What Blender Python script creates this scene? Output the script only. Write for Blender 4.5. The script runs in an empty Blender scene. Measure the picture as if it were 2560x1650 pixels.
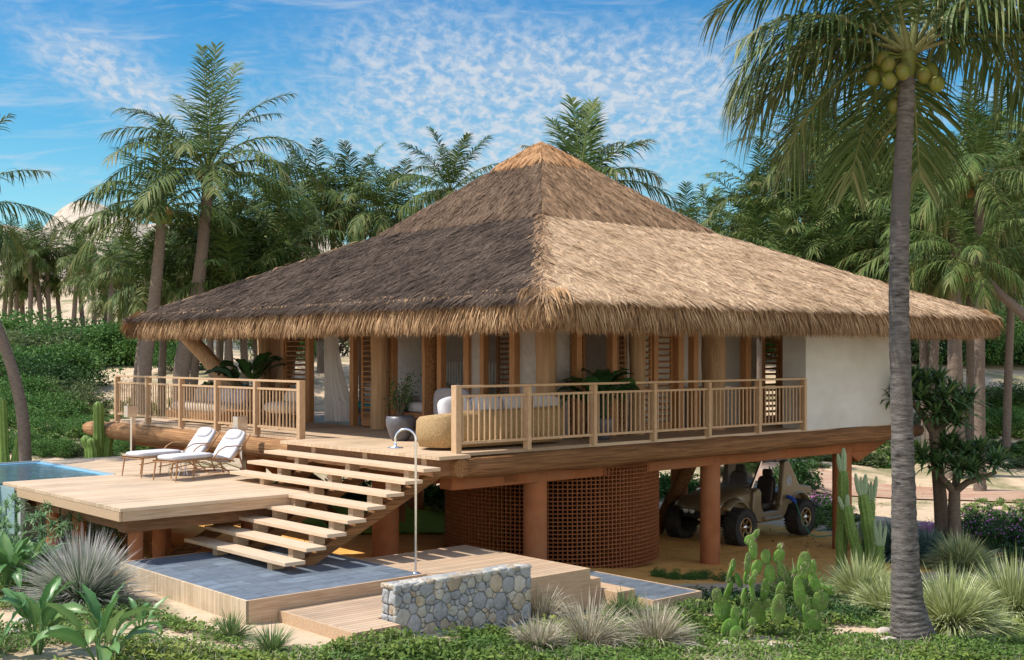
import bpy, math, random
import numpy as np
from math import radians, sin, cos, pi, sqrt
# ------------------------------------------------------------------ camera, sky, sun, exposure
scene = bpy.context.scene
COL = scene.collection
CAMZ = 5.0
cam_data = bpy.data.cameras.new("camera")
cam = bpy.data.objects.new("camera", cam_data); COL.objects.link(cam)
cam.location = (0, 0, CAMZ); cam.rotation_euler = (radians(90), 0, 0)
FPX = 3027.0
cam_data.sensor_width = 36.0
cam_data.lens = FPX / 2560 * 36.0
cam_data.shift_y = (885.0 - 825.0) / 2560.0
cam_data.clip_start = 0.2; cam_data.clip_end = 3000
scene.camera = cam

SUN_EL, SUN_AZ = radians(57), radians(-98)      # azimuth from +Y (view direction), negative = left
world = bpy.data.worlds.new("World"); scene.world = world; world.use_nodes = True
nt = world.node_tree; nt.nodes.clear()
def N(nt, t, **kw):
    n = nt.nodes.new(t)
    for k, v in kw.items():
        if k in n.inputs: n.inputs[k].default_value = v
        else: setattr(n, k, v)
    return n
def LK(nt, a, b): nt.links.new(a, b)
out = N(nt, 'ShaderNodeOutputWorld'); bg = N(nt, 'ShaderNodeBackground'); bg.inputs['Strength'].default_value = 0.15
sky = N(nt, 'ShaderNodeTexSky'); sky.sky_type = 'NISHITA'; sky.sun_disc = False
sky.sun_elevation = SUN_EL; sky.sun_rotation = SUN_AZ; sky.altitude = 0; sky.air_density = 1.0; sky.dust_density = 0.35; sky.ozone_density = 2.2
tc = N(nt, 'ShaderNodeTexCoord')
sep = N(nt, 'ShaderNodeSeparateXYZ'); LK(nt, tc.outputs['Generated'], sep.inputs[0])
zz = N(nt, 'ShaderNodeMath', operation='ADD'); LK(nt, sep.outputs['Z'], zz.inputs[0]); zz.inputs[1].default_value = 0.24
zm = N(nt, 'ShaderNodeMath', operation='MAXIMUM'); LK(nt, zz.outputs[0], zm.inputs[0]); zm.inputs[1].default_value = 0.05
dx_ = N(nt, 'ShaderNodeMath', operation='DIVIDE'); LK(nt, sep.outputs['X'], dx_.inputs[0]); LK(nt, zm.outputs[0], dx_.inputs[1])
dy_ = N(nt, 'ShaderNodeMath', operation='DIVIDE'); LK(nt, sep.outputs['Y'], dy_.inputs[0]); LK(nt, zm.outputs[0], dy_.inputs[1])
cmb = N(nt, 'ShaderNodeCombineXYZ'); LK(nt, dx_.outputs[0], cmb.inputs[0]); LK(nt, dy_.outputs[0], cmb.inputs[1])
def ramp(nt, src, stops, interp='LINEAR'):
    r = nt.nodes.new('ShaderNodeValToRGB'); r.color_ramp.interpolation = interp
    el = r.color_ramp.elements
    while len(el) > 1: el.remove(el[-1])
    el[0].position = stops[0][0]; el[0].color = stops[0][1]
    for p, c in stops[1:]:
        e = el.new(p); e.color = c
    LK(nt, src, r.inputs[0]); return r
g = lambda v: (v, v, v, 1)
wm = N(nt, 'ShaderNodeMapping'); LK(nt, cmb.outputs[0], wm.inputs[0]); wm.inputs['Rotation'].default_value = (0, 0, radians(-24)); wm.inputs['Scale'].default_value = (1.0, .62, 1)
n1 = N(nt, 'ShaderNodeTexNoise', Scale=42.0, Detail=6.0, Roughness=0.58, Distortion=0.25); LK(nt, wm.outputs[0], n1.inputs['Vector'])
n2 = N(nt, 'ShaderNodeTexNoise', Scale=2.3, Detail=4.0, Roughness=0.55, Distortion=0.5)
m2 = N(nt, 'ShaderNodeMapping'); LK(nt, cmb.outputs[0], m2.inputs[0]); m2.inputs['Location'].default_value = (3.1, 0.35, 0); LK(nt, m2.outputs[0], n2.inputs['Vector'])
m3 = N(nt, 'ShaderNodeMapping'); LK(nt, cmb.outputs[0], m3.inputs[0]); m3.inputs['Rotation'].default_value = (0, 0, radians(-14)); m3.inputs['Scale'].default_value = (1.6, 5.0, 1)
n3 = N(nt, 'ShaderNodeTexNoise', Scale=2.6, Detail=8.0, Roughness=0.62, Distortion=0.5); LK(nt, m3.outputs[0], n3.inputs['Vector'])
def mth(op, a, b=None, c=None, clamp=False):
    n = N(nt, 'ShaderNodeMath', operation=op, use_clamp=clamp)
    for k, v in enumerate((a, b, c)):
        if v is None: continue
        if isinstance(v, (int, float)): n.inputs[k].default_value = v
        else: LK(nt, v, n.inputs[k])
    return n.outputs[0]
# a bank of small mottled clouds high ahead, a thin band of it low at the left
ax_w = mth('DIVIDE', sep.outputs['X'], mth('MAXIMUM', sep.outputs['Y'], .05)); az_w = mth('DIVIDE', sep.outputs['Z'], mth('MAXIMUM', sep.outputs['Y'], .05))
def blob(cx, cz, wx, wz):
    u = mth('POWER', mth('ABSOLUTE', mth('DIVIDE', mth('SUBTRACT', ax_w, cx), wx)), 2.0); v = mth('POWER', mth('ABSOLUTE', mth('DIVIDE', mth('SUBTRACT', az_w, cz), wz)), 2.0)
    return mth('POWER', 2.718, mth('MULTIPLY', mth('ADD', u, v), -1.0))
# shear the second band so that it falls from upper left
band = mth('POWER', 2.718, mth('MULTIPLY', mth('POWER', mth('ABSOLUTE', mth('DIVIDE', mth('ADD', mth('SUBTRACT', az_w, .235), mth('MULTIPLY', mth('ADD', ax_w, .34), .62)), .035)), 2.0), -1.0))
cov = mth('ADD', mth('MULTIPLY', blob(.0, .205, .22, .085), .56), mth('MULTIPLY', band, mth('MULTIPLY', blob(-.34, .22, .13, .12), .32)))
cov = mth('ADD', cov, mth('MULTIPLY', n2.outputs[0], .50))
r1 = ramp(nt, n1.outputs[0], [(0.33, g(0)), (0.74, g(1))], 'EASE')
r2 = ramp(nt, cov, [(0.30, g(0)), (0.72, g(1))], 'EASE')
r3 = ramp(nt, n3.outputs[0], [(0.46, g(0)), (0.78, g(0.8))], 'EASE')
mu = mth('MULTIPLY', r1.outputs[0], r2.outputs[0])
m_b = mth('ADD', mth('MAXIMUM', mu, mth('MULTIPLY', r3.outputs[0], .85)), mth('MULTIPLY', r2.outputs[0], .24), None, True)
m_c = N(nt, 'ShaderNodeMath', operation='MULTIPLY'); LK(nt, m_b, m_c.inputs[0]); m_c.inputs[1].default_value = 0.86
# the air above: a slightly deeper blue than the model gives this close to the horizon
tint = N(nt, 'ShaderNodeMix', data_type='RGBA', blend_type='MULTIPLY'); tint.inputs[0].default_value = 1.0
LK(nt, sky.outputs[0], tint.inputs[6])
rt = ramp(nt, sep.outputs['Z'], [(0.0, (0.66, 0.70, 0.62, 1)), (0.10, (0.33, 0.52, 0.51, 1)), (0.19, (0.17, 0.43, 0.50, 1)), (0.32, (0.08, 0.35, 0.51, 1)), (0.62, (0.9, 1.0, 1.0, 1))])
LK(nt, rt.outputs[0], tint.inputs[7])
mixc = N(nt, 'ShaderNodeMix', data_type='RGBA'); LK(nt, m_c.outputs[0], mixc.inputs[0]); LK(nt, tint.outputs[2], mixc.inputs[6]); mixc.inputs[7].default_value = (2.45, 2.6, 2.8, 1)
# unseen bright cloud added behind the viewer as fill light under the house
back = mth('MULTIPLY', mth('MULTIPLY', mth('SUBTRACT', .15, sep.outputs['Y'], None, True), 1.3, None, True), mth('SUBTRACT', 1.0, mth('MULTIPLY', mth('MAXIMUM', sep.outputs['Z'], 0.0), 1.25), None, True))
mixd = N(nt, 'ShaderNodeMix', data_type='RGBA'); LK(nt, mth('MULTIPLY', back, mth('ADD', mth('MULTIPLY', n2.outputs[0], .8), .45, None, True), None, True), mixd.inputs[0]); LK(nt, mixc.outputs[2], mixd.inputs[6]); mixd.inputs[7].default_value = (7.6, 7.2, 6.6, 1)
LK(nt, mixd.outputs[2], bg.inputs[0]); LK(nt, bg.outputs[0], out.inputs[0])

sun_d = bpy.data.lights.new("sun", 'SUN'); sun = bpy.data.objects.new("sun", sun_d); COL.objects.link(sun)
sun_d.energy = 3.1; sun_d.angle = radians(0.55); sun_d.color = (1.0, 0.93, 0.83)
sdir = (sin(SUN_AZ) * cos(SUN_EL), cos(SUN_AZ) * cos(SUN_EL), sin(SUN_EL))
from mathutils import Vector, Matrix, Euler
sun.rotation_euler = Vector(sdir).to_track_quat('Z', 'Y').to_euler()
vs = scene.view_settings; vs.view_transform = 'Standard'; vs.look = 'None'; vs.gamma = 1.0; vs.use_curve_mapping = False; vs.exposure = 0.92
scene.render.engine = 'CYCLES'
cy = scene.cycles; cy.max_bounces = 9; cy.diffuse_bounces = 6; cy.glossy_bounces = 3; cy.transmission_bounces = 5; cy.transparent_max_bounces = 8
cy.use_denoising = True; cy.caustics_reflective = False; cy.caustics_refractive = False; cy.sample_clamp_indirect = 6

# ------------------------------------------------------------------ frame of the house: s runs right and away, i runs left and away
UA = math.atan2(.663, .749); CU, SU = cos(UA), sin(UA)
R0 = (-0.9, 19.6)
def hw(s, i, z=0.0): return (R0[0] + s * CU - i * SU, R0[1] + s * SU + i * CU, z)
def to_si(x, y):
    dx, dy = x - R0[0], y - R0[1]
    return dx * CU + dy * SU, -dx * SU + dy * CU
DZ = CAMZ - 1.61                      # top of the upper deck

# ------------------------------------------------------------------ materials
def mat(name, base, rough=0.7, spec=0.3, var=None, vscale=5.0, bump=0.0, bscale=40.0, stretch=(1, 1, 1), metallic=0.0, attr=0.0, attr_cols=None, transl=0.0, coat=0.0, detail=5.0, var2=None):
    m = bpy.data.materials.new(name); m.use_nodes = True; t = m.node_tree; p = t.nodes['Principled BSDF']
    p.inputs['Roughness'].default_value = rough; p.inputs['Metallic'].default_value = metallic
    p.inputs['Specular IOR Level'].default_value = spec
    if coat: p.inputs['Coat Weight'].default_value = coat
    tc = N(t, 'ShaderNodeTexCoord'); mp = N(t, 'ShaderNodeMapping'); mp.inputs['Scale'].default_value = stretch
    LK(t, tc.outputs['Object'], mp.inputs[0])
    col = None
    rgb = N(t, 'ShaderNodeRGB'); rgb.outputs[0].default_value = (*base, 1); col = rgb.outputs[0]
    if attr_cols:
        a = N(t, 'ShaderNodeAttribute'); a.attribute_name = 'rnd'
        n = len(attr_cols)
        r = ramp(t, a.outputs['Fac'], [(k / (n - 1), (*c, 1)) for k, c in enumerate(attr_cols)])
        col = r.outputs[0]
    if var:
        nz = N(t, 'ShaderNodeTexNoise', Scale=vscale, Detail=detail, Roughness=0.6); LK(t, mp.outputs[0], nz.inputs['Vector'])
        rr = ramp(t, nz.outputs[0], [(0.32, g(0)), (0.68, g(1))])
        mx = N(t, 'ShaderNodeMix', data_type='RGBA'); LK(t, rr.outputs[0], mx.inputs[0]); LK(t, col, mx.inputs[6]); mx.inputs[7].default_value = (*var, 1)
        col = mx.outputs[2]
    if var2:
        nz2 = N(t, 'ShaderNodeTexNoise', Scale=vscale * 0.23, Detail=4.0, Roughness=0.6); LK(t, tc.outputs['Object'], nz2.inputs['Vector'])
        rr = ramp(t, nz2.outputs[0], [(0.45, g(0)), (0.62, g(1))])
        mx = N(t, 'ShaderNodeMix', data_type='RGBA'); LK(t, rr.outputs[0], mx.inputs[0]); LK(t, col, mx.inputs[6]); mx.inputs[7].default_value = (*var2, 1)
        col = mx.outputs[2]
    LK(t, col, p.inputs['Base Color'])
    if bump:
        nb = N(t, 'ShaderNodeTexNoise', Scale=bscale, Detail=4.0, Roughness=0.6); LK(t, mp.outputs[0], nb.inputs['Vector'])
        b = N(t, 'ShaderNodeBump'); b.inputs['Strength'].default_value = bump; b.inputs['Distance'].default_value = 0.02
        LK(t, nb.outputs[0], b.inputs['Height']); LK(t, b.outputs[0], p.inputs['Normal'])
    if transl:
        tr = N(t, 'ShaderNodeBsdfTranslucent'); LK(t, col, tr.inputs[0])
        ms = N(t, 'ShaderNodeMixShader'); ms.inputs[0].default_value = transl
        o = t.nodes['Material Output']
        LK(t, p.outputs[0], ms.inputs[1]); LK(t, tr.outputs[0], ms.inputs[2]); LK(t, ms.outputs[0], o.inputs[0])
    return m

def plank_mat(name, a, b, width=0.14, axis=0, gap=0.055, rough=0.65, gapcol=0.35):
    """boards of one width laid side by side; axis = the local axis across the boards"""
    m = bpy.data.materials.new(name); m.use_nodes = True; t = m.node_tree; p = t.nodes['Principled BSDF']
    p.inputs['Roughness'].default_value = rough; p.inputs['Specular IOR Level'].default_value = 0.25
    tc = N(t, 'ShaderNodeTexCoord'); sp = N(t, 'ShaderNodeSeparateXYZ'); LK(t, tc.outputs['Object'], sp.inputs[0])
    d = N(t, 'ShaderNodeMath', operation='DIVIDE'); LK(t, sp.outputs[axis], d.inputs[0]); d.inputs[1].default_value = width
    fl = N(t, 'ShaderNodeMath', operation='FLOOR'); LK(t, d.outputs[0], fl.inputs[0])
    fr = N(t, 'ShaderNodeMath', operation='FRACT'); LK(t, d.outputs[0], fr.inputs[0])
    wn = N(t, 'ShaderNodeTexWhiteNoise', noise_dimensions='1D'); LK(t, fl.outputs[0], wn.inputs['W'])
    mp = N(t, 'ShaderNodeMapping'); sc = [4, 4, 4]; sc[axis] = 70
    for k in range(3):
        if k != axis: sc[k] = 3.0 if k < 2 else 60
    mp.inputs['Scale'].default_value = sc; LK(t, tc.outputs['Object'], mp.inputs[0])
    off = N(t, 'ShaderNodeVectorMath', operation='ADD'); LK(t, mp.outputs[0], off.inputs[0]); LK(t, wn.outputs['Color'], off.inputs[1])
    nz = N(t, 'ShaderNodeTexNoise', Scale=1.0, Detail=5.0, Roughness=0.65); LK(t, off.outputs[0], nz.inputs['Vector'])
    f = N(t, 'ShaderNodeMath', operation='MULTIPLY_ADD'); LK(t, wn.outputs['Value'], f.inputs[0]); f.inputs[1].default_value = 0.75; 
    f2 = N(t, 'ShaderNodeMath', operation='MULTIPLY_ADD'); LK(t, nz.outputs[0], f2.inputs[0]); f2.inputs[1].default_value = 1.1; f2.inputs[2].default_value = -0.42
    LK(t, f2.outputs[0], f.inputs[2])
    mx = N(t, 'ShaderNodeMix', data_type='RGBA', clamp_factor=True); LK(t, f.outputs[0], mx.inputs[0]); mx.inputs[6].default_value = (*a, 1); mx.inputs[7].default_value = (*b, 1)
    big = N(t, 'ShaderNodeTexNoise', Scale=0.9, Detail=5.0, Roughness=0.65); LK(t, tc.outputs['Object'], big.inputs['Vector'])
    bigr = ramp(t, big.outputs[0], [(0.30, (.74, .76, .78, 1)), (0.48, g(.97)), (0.68, g(1.08))])
    mb = N(t, 'ShaderNodeMix', data_type='RGBA', blend_type='MULTIPLY'); mb.inputs[0].default_value = 1.0; LK(t, mx.outputs[2], mb.inputs[6]); LK(t, bigr.outputs[0], mb.inputs[7])
    gp = N(t, 'ShaderNodeMath', operation='LESS_THAN'); LK(t, fr.outputs[0], gp.inputs[0]); gp.inputs[1].default_value = gap
    gm = N(t, 'ShaderNodeMath', operation='MULTIPLY'); LK(t, gp.outputs[0], gm.inputs[0]); gm.inputs[1].default_value = 1 - gapcol
    mg = N(t, 'ShaderNodeMix', data_type='RGBA'); LK(t, gm.outputs[0], mg.inputs[0]); LK(t, mb.outputs[2], mg.inputs[6]); mg.inputs[7].default_value = (0.05, 0.03, 0.02, 1)
    LK(t, mg.outputs[2], p.inputs['Base Color'])
    b = N(t, 'ShaderNodeBump'); b.inputs['Strength'].default_value = 0.25; b.inputs['Distance'].default_value = 0.01; LK(t, nz.outputs[0], b.inputs['Height']); LK(t, b.outputs[0], p.inputs['Normal'])
    return m

M = {}
M['deck'] = plank_mat('pale_deck_boards', (.46, .325, .205), (.63, .475, .325), 0.14, 0)
M['deck_i'] = plank_mat('pale_deck_boards_across', (.46, .325, .205), (.63, .475, .325), 0.14, 1)
M['walk'] = plank_mat('slatted_boardwalk', (.40, .27, .175), (.54, .395, .265), 0.10, 1, 0.14)
M['upper'] = plank_mat('upper_deck_boards', (.47, .33, .21), (.62, .46, .31), 0.14, 1)
M['side'] = plank_mat('vertical_board_cladding', (.46, .345, .22), (.64, .51, .36), 0.05, 1, 0.06)
M['slatwall'] = plank_mat('timber_wall_boards', (.21, .10, .045), (.33, .18, .09), 0.09, 0, 0.07)
M['slatwall_i'] = plank_mat('timber_wall_boards_across', (.21, .10, .045), (.33, .18, .09), 0.09, 1, 0.07)
M['tread'] = mat('pale_sawn_timber', (.55, .40, .275), .6, .25, (.42, .28, .18), 3.0, .25, 30, (0.7, 0.7, 14))
M['treadi'] = mat('pale_sawn_timber_grain', (.66, .50, .345), .6, .25, (.50, .355, .235), 3.0, .25, 8, (22, 0.9, 22))
M['treads'] = mat('pale_sawn_timber_grain_along', (.58, .42, .275), .6, .25, (.40, .25, .145), 3.0, .25, 8, (0.9, 22, 22))
M['rail'] = mat('railing_timber', (.56, .38, .23), .6, .25, (.44, .28, .155), 4.0, .15, 20, (8, 8, 2))
M['beam'] = mat('red_brown_timber', (.27, .14, .07), .65, .25, (.16, .075, .035), 3.0, .35, 10, (1, 1, 12))
M['frame'] = mat('door_frame_timber', (.46, .235, .10), .55, .3, (.34, .155, .06), 4.0, .2, 20, (9, 9, 1))
M['log'] = mat('debarked_log', (.36, .18, .075), .75, .2, (.11, .048, .02), 1.6, 1.0, 5, (.45, 22, 22), detail=8)
M['logi'] = mat('debarked_log_across', (.46, .255, .115), .75, .2, (.17, .075, .03), 1.6, 1.0, 5, (22, .45, 22), detail=8)
M['post'] = mat('round_timber_post', (.50, .33, .185), .7, .2, (.33, .19, .10), 2.0, .7, 8, (14, 14, .5), detail=8)
M['plaster'] = mat('terracotta_plaster', (.40, .155, .066), .92, .08, (.31, .115, .05), 3.5, .6, 34, detail=9, var2=(.34, .15, .075))
M['white'] = mat('white_render', (.68, .67, .64), .9, .1, (.60, .59, .56), 1.2, .8, 30, (1, 1, 2.5), detail=9, var2=(.52, .50, .45))
M['whitein'] = mat('white_inner_wall', (.86, .83, .78), .85, .1, (.80, .77, .72), 1.5, .1, 20)
M['greywall'] = mat('grey_textured_plaster', (.46, .42, .39), .9, .1, (.37, .335, .31), 8, .6, 60)
M['darkfloor'] = mat('dark_inner_floor', (.30, .19, .12), .35, .4, (.22, .135, .08), 4, .1, 20, (8, 1, 1))
M['ceiling'] = mat('cane_ceiling', (.42, .28, .16), .8, .1, (.30, .19, .10), 10, .4, 60, (1, 10, 1))
M['lattice'] = mat('clay_lattice', (.30, .105, .036), .7, .25, (.20, .066, .022), 12, .2, 60)
M['steel'] = mat('brushed_steel', (.75, .76, .78), .18, .5, metallic=1.0)
M['fabric'] = mat('white_cushion_fabric', (.60, .59, .60), .9, .1, (.52, .51, .54), 12, .3, 90)
M['cream'] = mat('cream_upholstery', (.58, .50, .41), .9, .1, (.50, .43, .35), 9, .3, 70)
M['lilac'] = mat('patterned_lilac_cushion', (.46, .37, .46), .9, .1, (.6, .55, .52), 30, .2, 60)
M['teak'] = mat('teak', (.38, .20, .09), .5, .3, (.28, .14, .06), 8, .1, 40, (1, 1, 6))

# ------------------------------------------------------------------ object helpers
def rot_z(a): return Matrix.Rotation(a, 4, 'Z')
def setp(o, label=None, cat=None, group=None, kind=None):
    if label: o['label'] = label
    if cat: o['category'] = cat
    if group: o['group'] = group
    if kind: o['kind'] = kind
    return o
def thing(name, label, cat, loc=(0, 0, 0), rz=0.0, group=None, scale=None):
    o = bpy.data.objects.new(name, None); COL.objects.link(o); o.location = loc; o.rotation_euler = (0, 0, rz); o.empty_display_size = .2
    if scale: o.scale = scale if hasattr(scale, '__len__') else (scale,) * 3
    return setp(o, label, cat, group)
def link(name, me, m=None, parent=None, loc=None, rot=None, label=None):
    o = bpy.data.objects.new(name, me); COL.objects.link(o)
    if m is not None:
        for mm in (m if isinstance(m, (list, tuple)) else [m]): me.materials.append(mm)
    if parent: o.parent = parent
    if loc: o.location = loc
    if rot: o.rotation_euler = rot
    if label: o['label'] = label
    return o
def copy_tree(o, parent=None):
    c = o.copy(); COL.objects.link(c)
    if parent is not None: c.parent = parent
    for ch in list(o.children): copy_tree(ch, c)
    return c

class MB:
    """collects shapes, then links them as one mesh"""
    def __init__(s): s.v = []; s.f = []; s.sm = []; s.mi = []
    def add(s, vs, fs, smooth=False, mi=0):
        n = len(s.v); s.v.extend([tuple(v) for v in vs]); s.f.extend([tuple(n + k for k in f) for f in fs]); s.sm.extend([smooth] * len(fs)); s.mi.extend([mi] * len(fs)); return s
    def box(s, x0, x1, y0, y1, z0, z1, mi=0):
        v = [(x0, y0, z0), (x1, y0, z0), (x1, y1, z0), (x0, y1, z0), (x0, y0, z1), (x1, y0, z1), (x1, y1, z1), (x0, y1, z1)]
        return s.add(v, [(0, 3, 2, 1), (4, 5, 6, 7), (0, 1, 5, 4), (1, 2, 6, 5), (2, 3, 7, 6), (3, 0, 4, 7)], mi=mi)
    def bar(s, p0, p1, w, h, up=(0, 0, 1), mi=0):
        p0, p1 = Vector(p0), Vector(p1); d = (p1 - p0).normalized(); up = Vector(up)
        if abs(d.dot(up)) > .98: up = Vector((1, 0, 0))
        a = d.cross(up).normalized() * w / 2; b = a.cross(d).normalized() * h / 2
        v = [p0 - a - b, p0 + a - b, p0 + a + b, p0 - a + b, p1 - a - b, p1 + a - b, p1 + a + b, p1 - a + b]
        return s.add(v, [(0, 1, 2, 3), (7, 6, 5, 4), (0, 4, 5, 1), (1, 5, 6, 2), (2, 6, 7, 3), (3, 7, 4, 0)], mi=mi)
    def tube(s, pts, rad, n=10, caps=True, mi=0, smooth=True, flat=1.0, jit=None):
        pts = [Vector(p) for p in pts]; m = len(pts)
        if not hasattr(rad, '__len__'): rad = [rad] * m
        vs = []; prev = None
        for k, p in enumerate(pts):
            d = (pts[min(k + 1, m - 1)] - pts[max(k - 1, 0)]).normalized()
            if prev is None: a = d.cross(Vector((0, 0, 1)) if abs(d.z) < .9 else Vector((1, 0, 0))).normalized()
            else: a = (prev - d * prev.dot(d)).normalized()
            prev = a; b = d.cross(a)
            for q in range(n):
                t = 2 * pi * q / n; r = rad[k] * (1 + (jit(k, q) if jit else 0))
                vs.append(p + a * cos(t) * r + b * sin(t) * r * flat)
        fs = [(k * n + q, k * n + (q + 1) % n, (k + 1) * n + (q + 1) % n, (k + 1) * n + q) for k in range(m - 1) for q in range(n)]
        s.add(vs, fs, smooth, mi)
        if caps:
            s.add(vs[:n], [tuple(range(n - 1, -1, -1))], False, mi); s.add(vs[-n:], [tuple(range(n))], False, mi)
        return s
    def lathe(s, prof, n=20, c=(0, 0, 0), mi=0, sx=1, sy=1):
        vs = [(c[0] + r * cos(2 * pi * q / n) * sx, c[1] + r * sin(2 * pi * q / n) * sy, c[2] + z) for r, z in prof for q in range(n)]
        fs = [(k * n + q, k * n + (q + 1) % n, (k + 1) * n + (q + 1) % n, (k + 1) * n + q) for k in range(len(prof) - 1) for q in range(n)]
        return s.add(vs, fs, True, mi)
    def ell(s, c, r, nu=12, nv=8, M3=None, mi=0, pw=1.0):
        vs = []; fs = []
        sp = lambda v: math.copysign(abs(v) ** pw, v)
        for a in range(nv + 1):
            th = pi * a / nv
            for b in range(nu):
                ph = 2 * pi * b / nu; v = Vector((r[0] * sp(sin(th)) * sp(cos(ph)), r[1] * sp(sin(th)) * sp(sin(ph)), r[2] * sp(cos(th))))
                if M3: v = M3 @ v
                vs.append((c[0] + v.x, c[1] + v.y, c[2] + v.z))
        for a in range(nv):
            for b in range(nu): fs.append((a * nu + b, (a + 1) * nu + b, (a + 1) * nu + (b + 1) % nu, a * nu + (b + 1) % nu))
        return s.add(vs, fs, True, mi)
    def prism(s, poly, y0, y1, axis='y', mi=0):
        n = len(poly)
        mk = (lambda a, b, y: (a, y, b)) if axis == 'y' else ((lambda a, b, y: (y, a, b)) if axis == 'x' else (lambda a, b, y: (a, b, y)))
        vs = [mk(a, b, y0) for a, b in poly] + [mk(a, b, y1) for a, b in poly]
        fs = [tuple(range(n)), tuple(range(2 * n - 1, n - 1, -1))] + [(k, k + n, (k + 1) % n + n, (k + 1) % n) for k in range(n)]
        return s.add(vs, fs, False, mi)
    def mesh(s, name):
        me = bpy.data.meshes.new(name); me.from_pydata(s.v, [], s.f); me.polygons.foreach_set('use_smooth', s.sm); me.polygons.foreach_set('material_index', s.mi)
        me.update(); return me
    def build(s, name, m, parent=None, bev=0.0, label=None, loc=None, rot=None, fix=True):
        me = s.mesh(name)
        if fix:
            import bmesh
            b = bmesh.new(); b.from_mesh(me); bmesh.ops.recalc_face_normals(b, faces=b.faces); b.to_mesh(me); b.free()
        o = link(name, me, m, parent, loc, rot, label)
        if bev:
            md = o.modifiers.new('bevel', 'BEVEL'); md.width = bev; md.segments = 2; md.limit_method = 'ANGLE'; md.angle_limit = radians(40)
        return o

def np_mesh(name, V, Q, rnd=None, smooth=False):
    """V (n,3), Q (m,4) quads, rnd (n,) per vertex"""
    me = bpy.data.meshes.new(name); V = np.asarray(V, np.float32); Q = np.asarray(Q, np.int32)
    me.vertices.add(len(V)); me.vertices.foreach_set('co', V.ravel())
    me.loops.add(Q.size); me.loops.foreach_set('vertex_index', Q.ravel())
    me.polygons.add(len(Q)); me.polygons.foreach_set('loop_start', np.arange(0, Q.size, 4, dtype=np.int32)); me.polygons.foreach_set('loop_total', np.full(len(Q), 4, np.int32))
    if smooth: me.polygons.foreach_set('use_smooth', np.ones(len(Q), bool))
    me.update(calc_edges=True)
    if rnd is not None:
        at = me.attributes.new('rnd', 'FLOAT', 'POINT'); at.data.foreach_set('value', np.asarray(rnd, np.float32))
    return me
def nrm(a): return a / np.maximum(np.linalg.norm(a, axis=-1, keepdims=True), 1e-9)
def blades(B, D, U, L, W, droop, k=2, prof=None, rnd=None, fold=0.0):
    """N leaf or straw blades as strips of k quads; U = up side of the blade"""
    Nn = len(B); B = np.asarray(B, float); D = nrm(np.asarray(D, float)); U = np.broadcast_to(np.asarray(U, float), (Nn, 3))
    L = np.broadcast_to(L, (Nn,))[:, None]; W = np.broadcast_to(W, (Nn,))[:, None]; droop = np.broadcast_to(droop, (Nn,))[:, None]
    S = nrm(np.cross(D, U) + 1e-6)
    if prof is None: prof = lambda t: (0.55 + 1.1 * t if t < .4 else 1.0) * (1 - t ** 3) if t < 1 else 0.06
    rows = []
    for j in range(k + 1):
        t = j / k; p = B + D * L * t * (1 - .18 * droop * t); p[:, 2] -= (droop * L * t * t * .75)[:, 0]
        w = W * prof(t) * .5
        rows.append(p - S * w); rows.append(p + S * w)
    V = np.stack(rows, 1).reshape(-1, 3); n = 2 * (k + 1)
    base = (np.arange(Nn) * n)[:, None, None]
    q = np.array([[2 * j, 2 * j + 1, 2 * j + 3, 2 * j + 2] for j in range(k)])[None]
    Q = (base + q).reshape(-1, 4)
    r = None if rnd is None else np.repeat(rnd, n)
    return V, Q, r
def cat_geo(L):
    V = []; Q = []; R = []; o = 0
    for v, q, r in L:
        V.append(v); Q.append(q + o); R.append(r if r is not None else np.zeros(len(v))); o += len(v)
    return np.concatenate(V), np.concatenate(Q), np.concatenate(R)

# ------------------------------------------------------------------ terrain
def sst(t): t = np.clip(t, 0, 1); return t * t * (3 - 2 * t)
def ground_z(x, y):
    x = np.asarray(x, float); y = np.asarray(y, float)
    s, i = to_si(x, y)
    h = np.interp(s, [-14, -5, -3.3, -.84, 2.57, 7.2, 12, 22], [3.25, 3.40, 3.50, 3.70, 3.85, 4.3, 4.5, 4.35])
    wl = sst((3 - x) / 10)
    hl = np.maximum(h - .105 * np.maximum(0, y - 29.5), .35); hr = np.maximum(h - .14 * np.maximum(0, y - 39), .5)
    h = hl * wl + hr * (1 - wl)
    z = CAMZ - h
    z = z + sst((y - 65) / 12) * 5.2 * sst((x - 12) / 10)
    z = z + sst((y - 78) / 55) * 8.5 * sst((-8 - x) / 16)
    z = z + .05 * np.sin(x * 1.3 + .6 * y) * np.cos(y * .9) * sst((np.abs(y - 24) - 8) / 6) + .35 * np.sin(x * .21 + 1) * np.sin(y * .17) * sst((y - 34) / 12)
    return z
def gz(x, y): return float(ground_z(x, y))
RAYD = np.arange(9, 300, .1)
def ray_ground(px, py):
    """the place on the ground seen at a spot of the photograph (used to measure where things stand)"""
    rx, rz = (px - 1280) / FPX, (885 - py) / FPX; d = RAYD
    k = np.argmax(CAMZ + rz * d < ground_z(rx * d, d)); return float(rx * d[k]), float(d[k])
def nonuni(a, b, fine0, fine1, st, grow=1.18):
    L = list(np.arange(fine0, fine1 + 1e-6, st)); d = st; x = L[-1]
    while x < b: d *= grow; x += d; L.append(x)
    d = st; x = L[0]; pre = []
    while x > a: d *= grow; x -= d; pre.append(x)
    return np.array(pre[::-1] + L)
gx = nonuni(-1500, 1500, -24, 24, .35); gy = nonuni(-300, 2500, 8, 60, .35)
X, Y = np.meshgrid(gx, gy); Zt = ground_z(X, Y)
nx, ny = len(gx), len(gy)
idx = np.arange(nx * ny).reshape(ny, nx)
Q = np.stack([idx[:-1, :-1], idx[:-1, 1:], idx[1:, 1:], idx[1:, :-1]], -1).reshape(-1, 4)
S_, I_ = to_si(X, Y)
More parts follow.
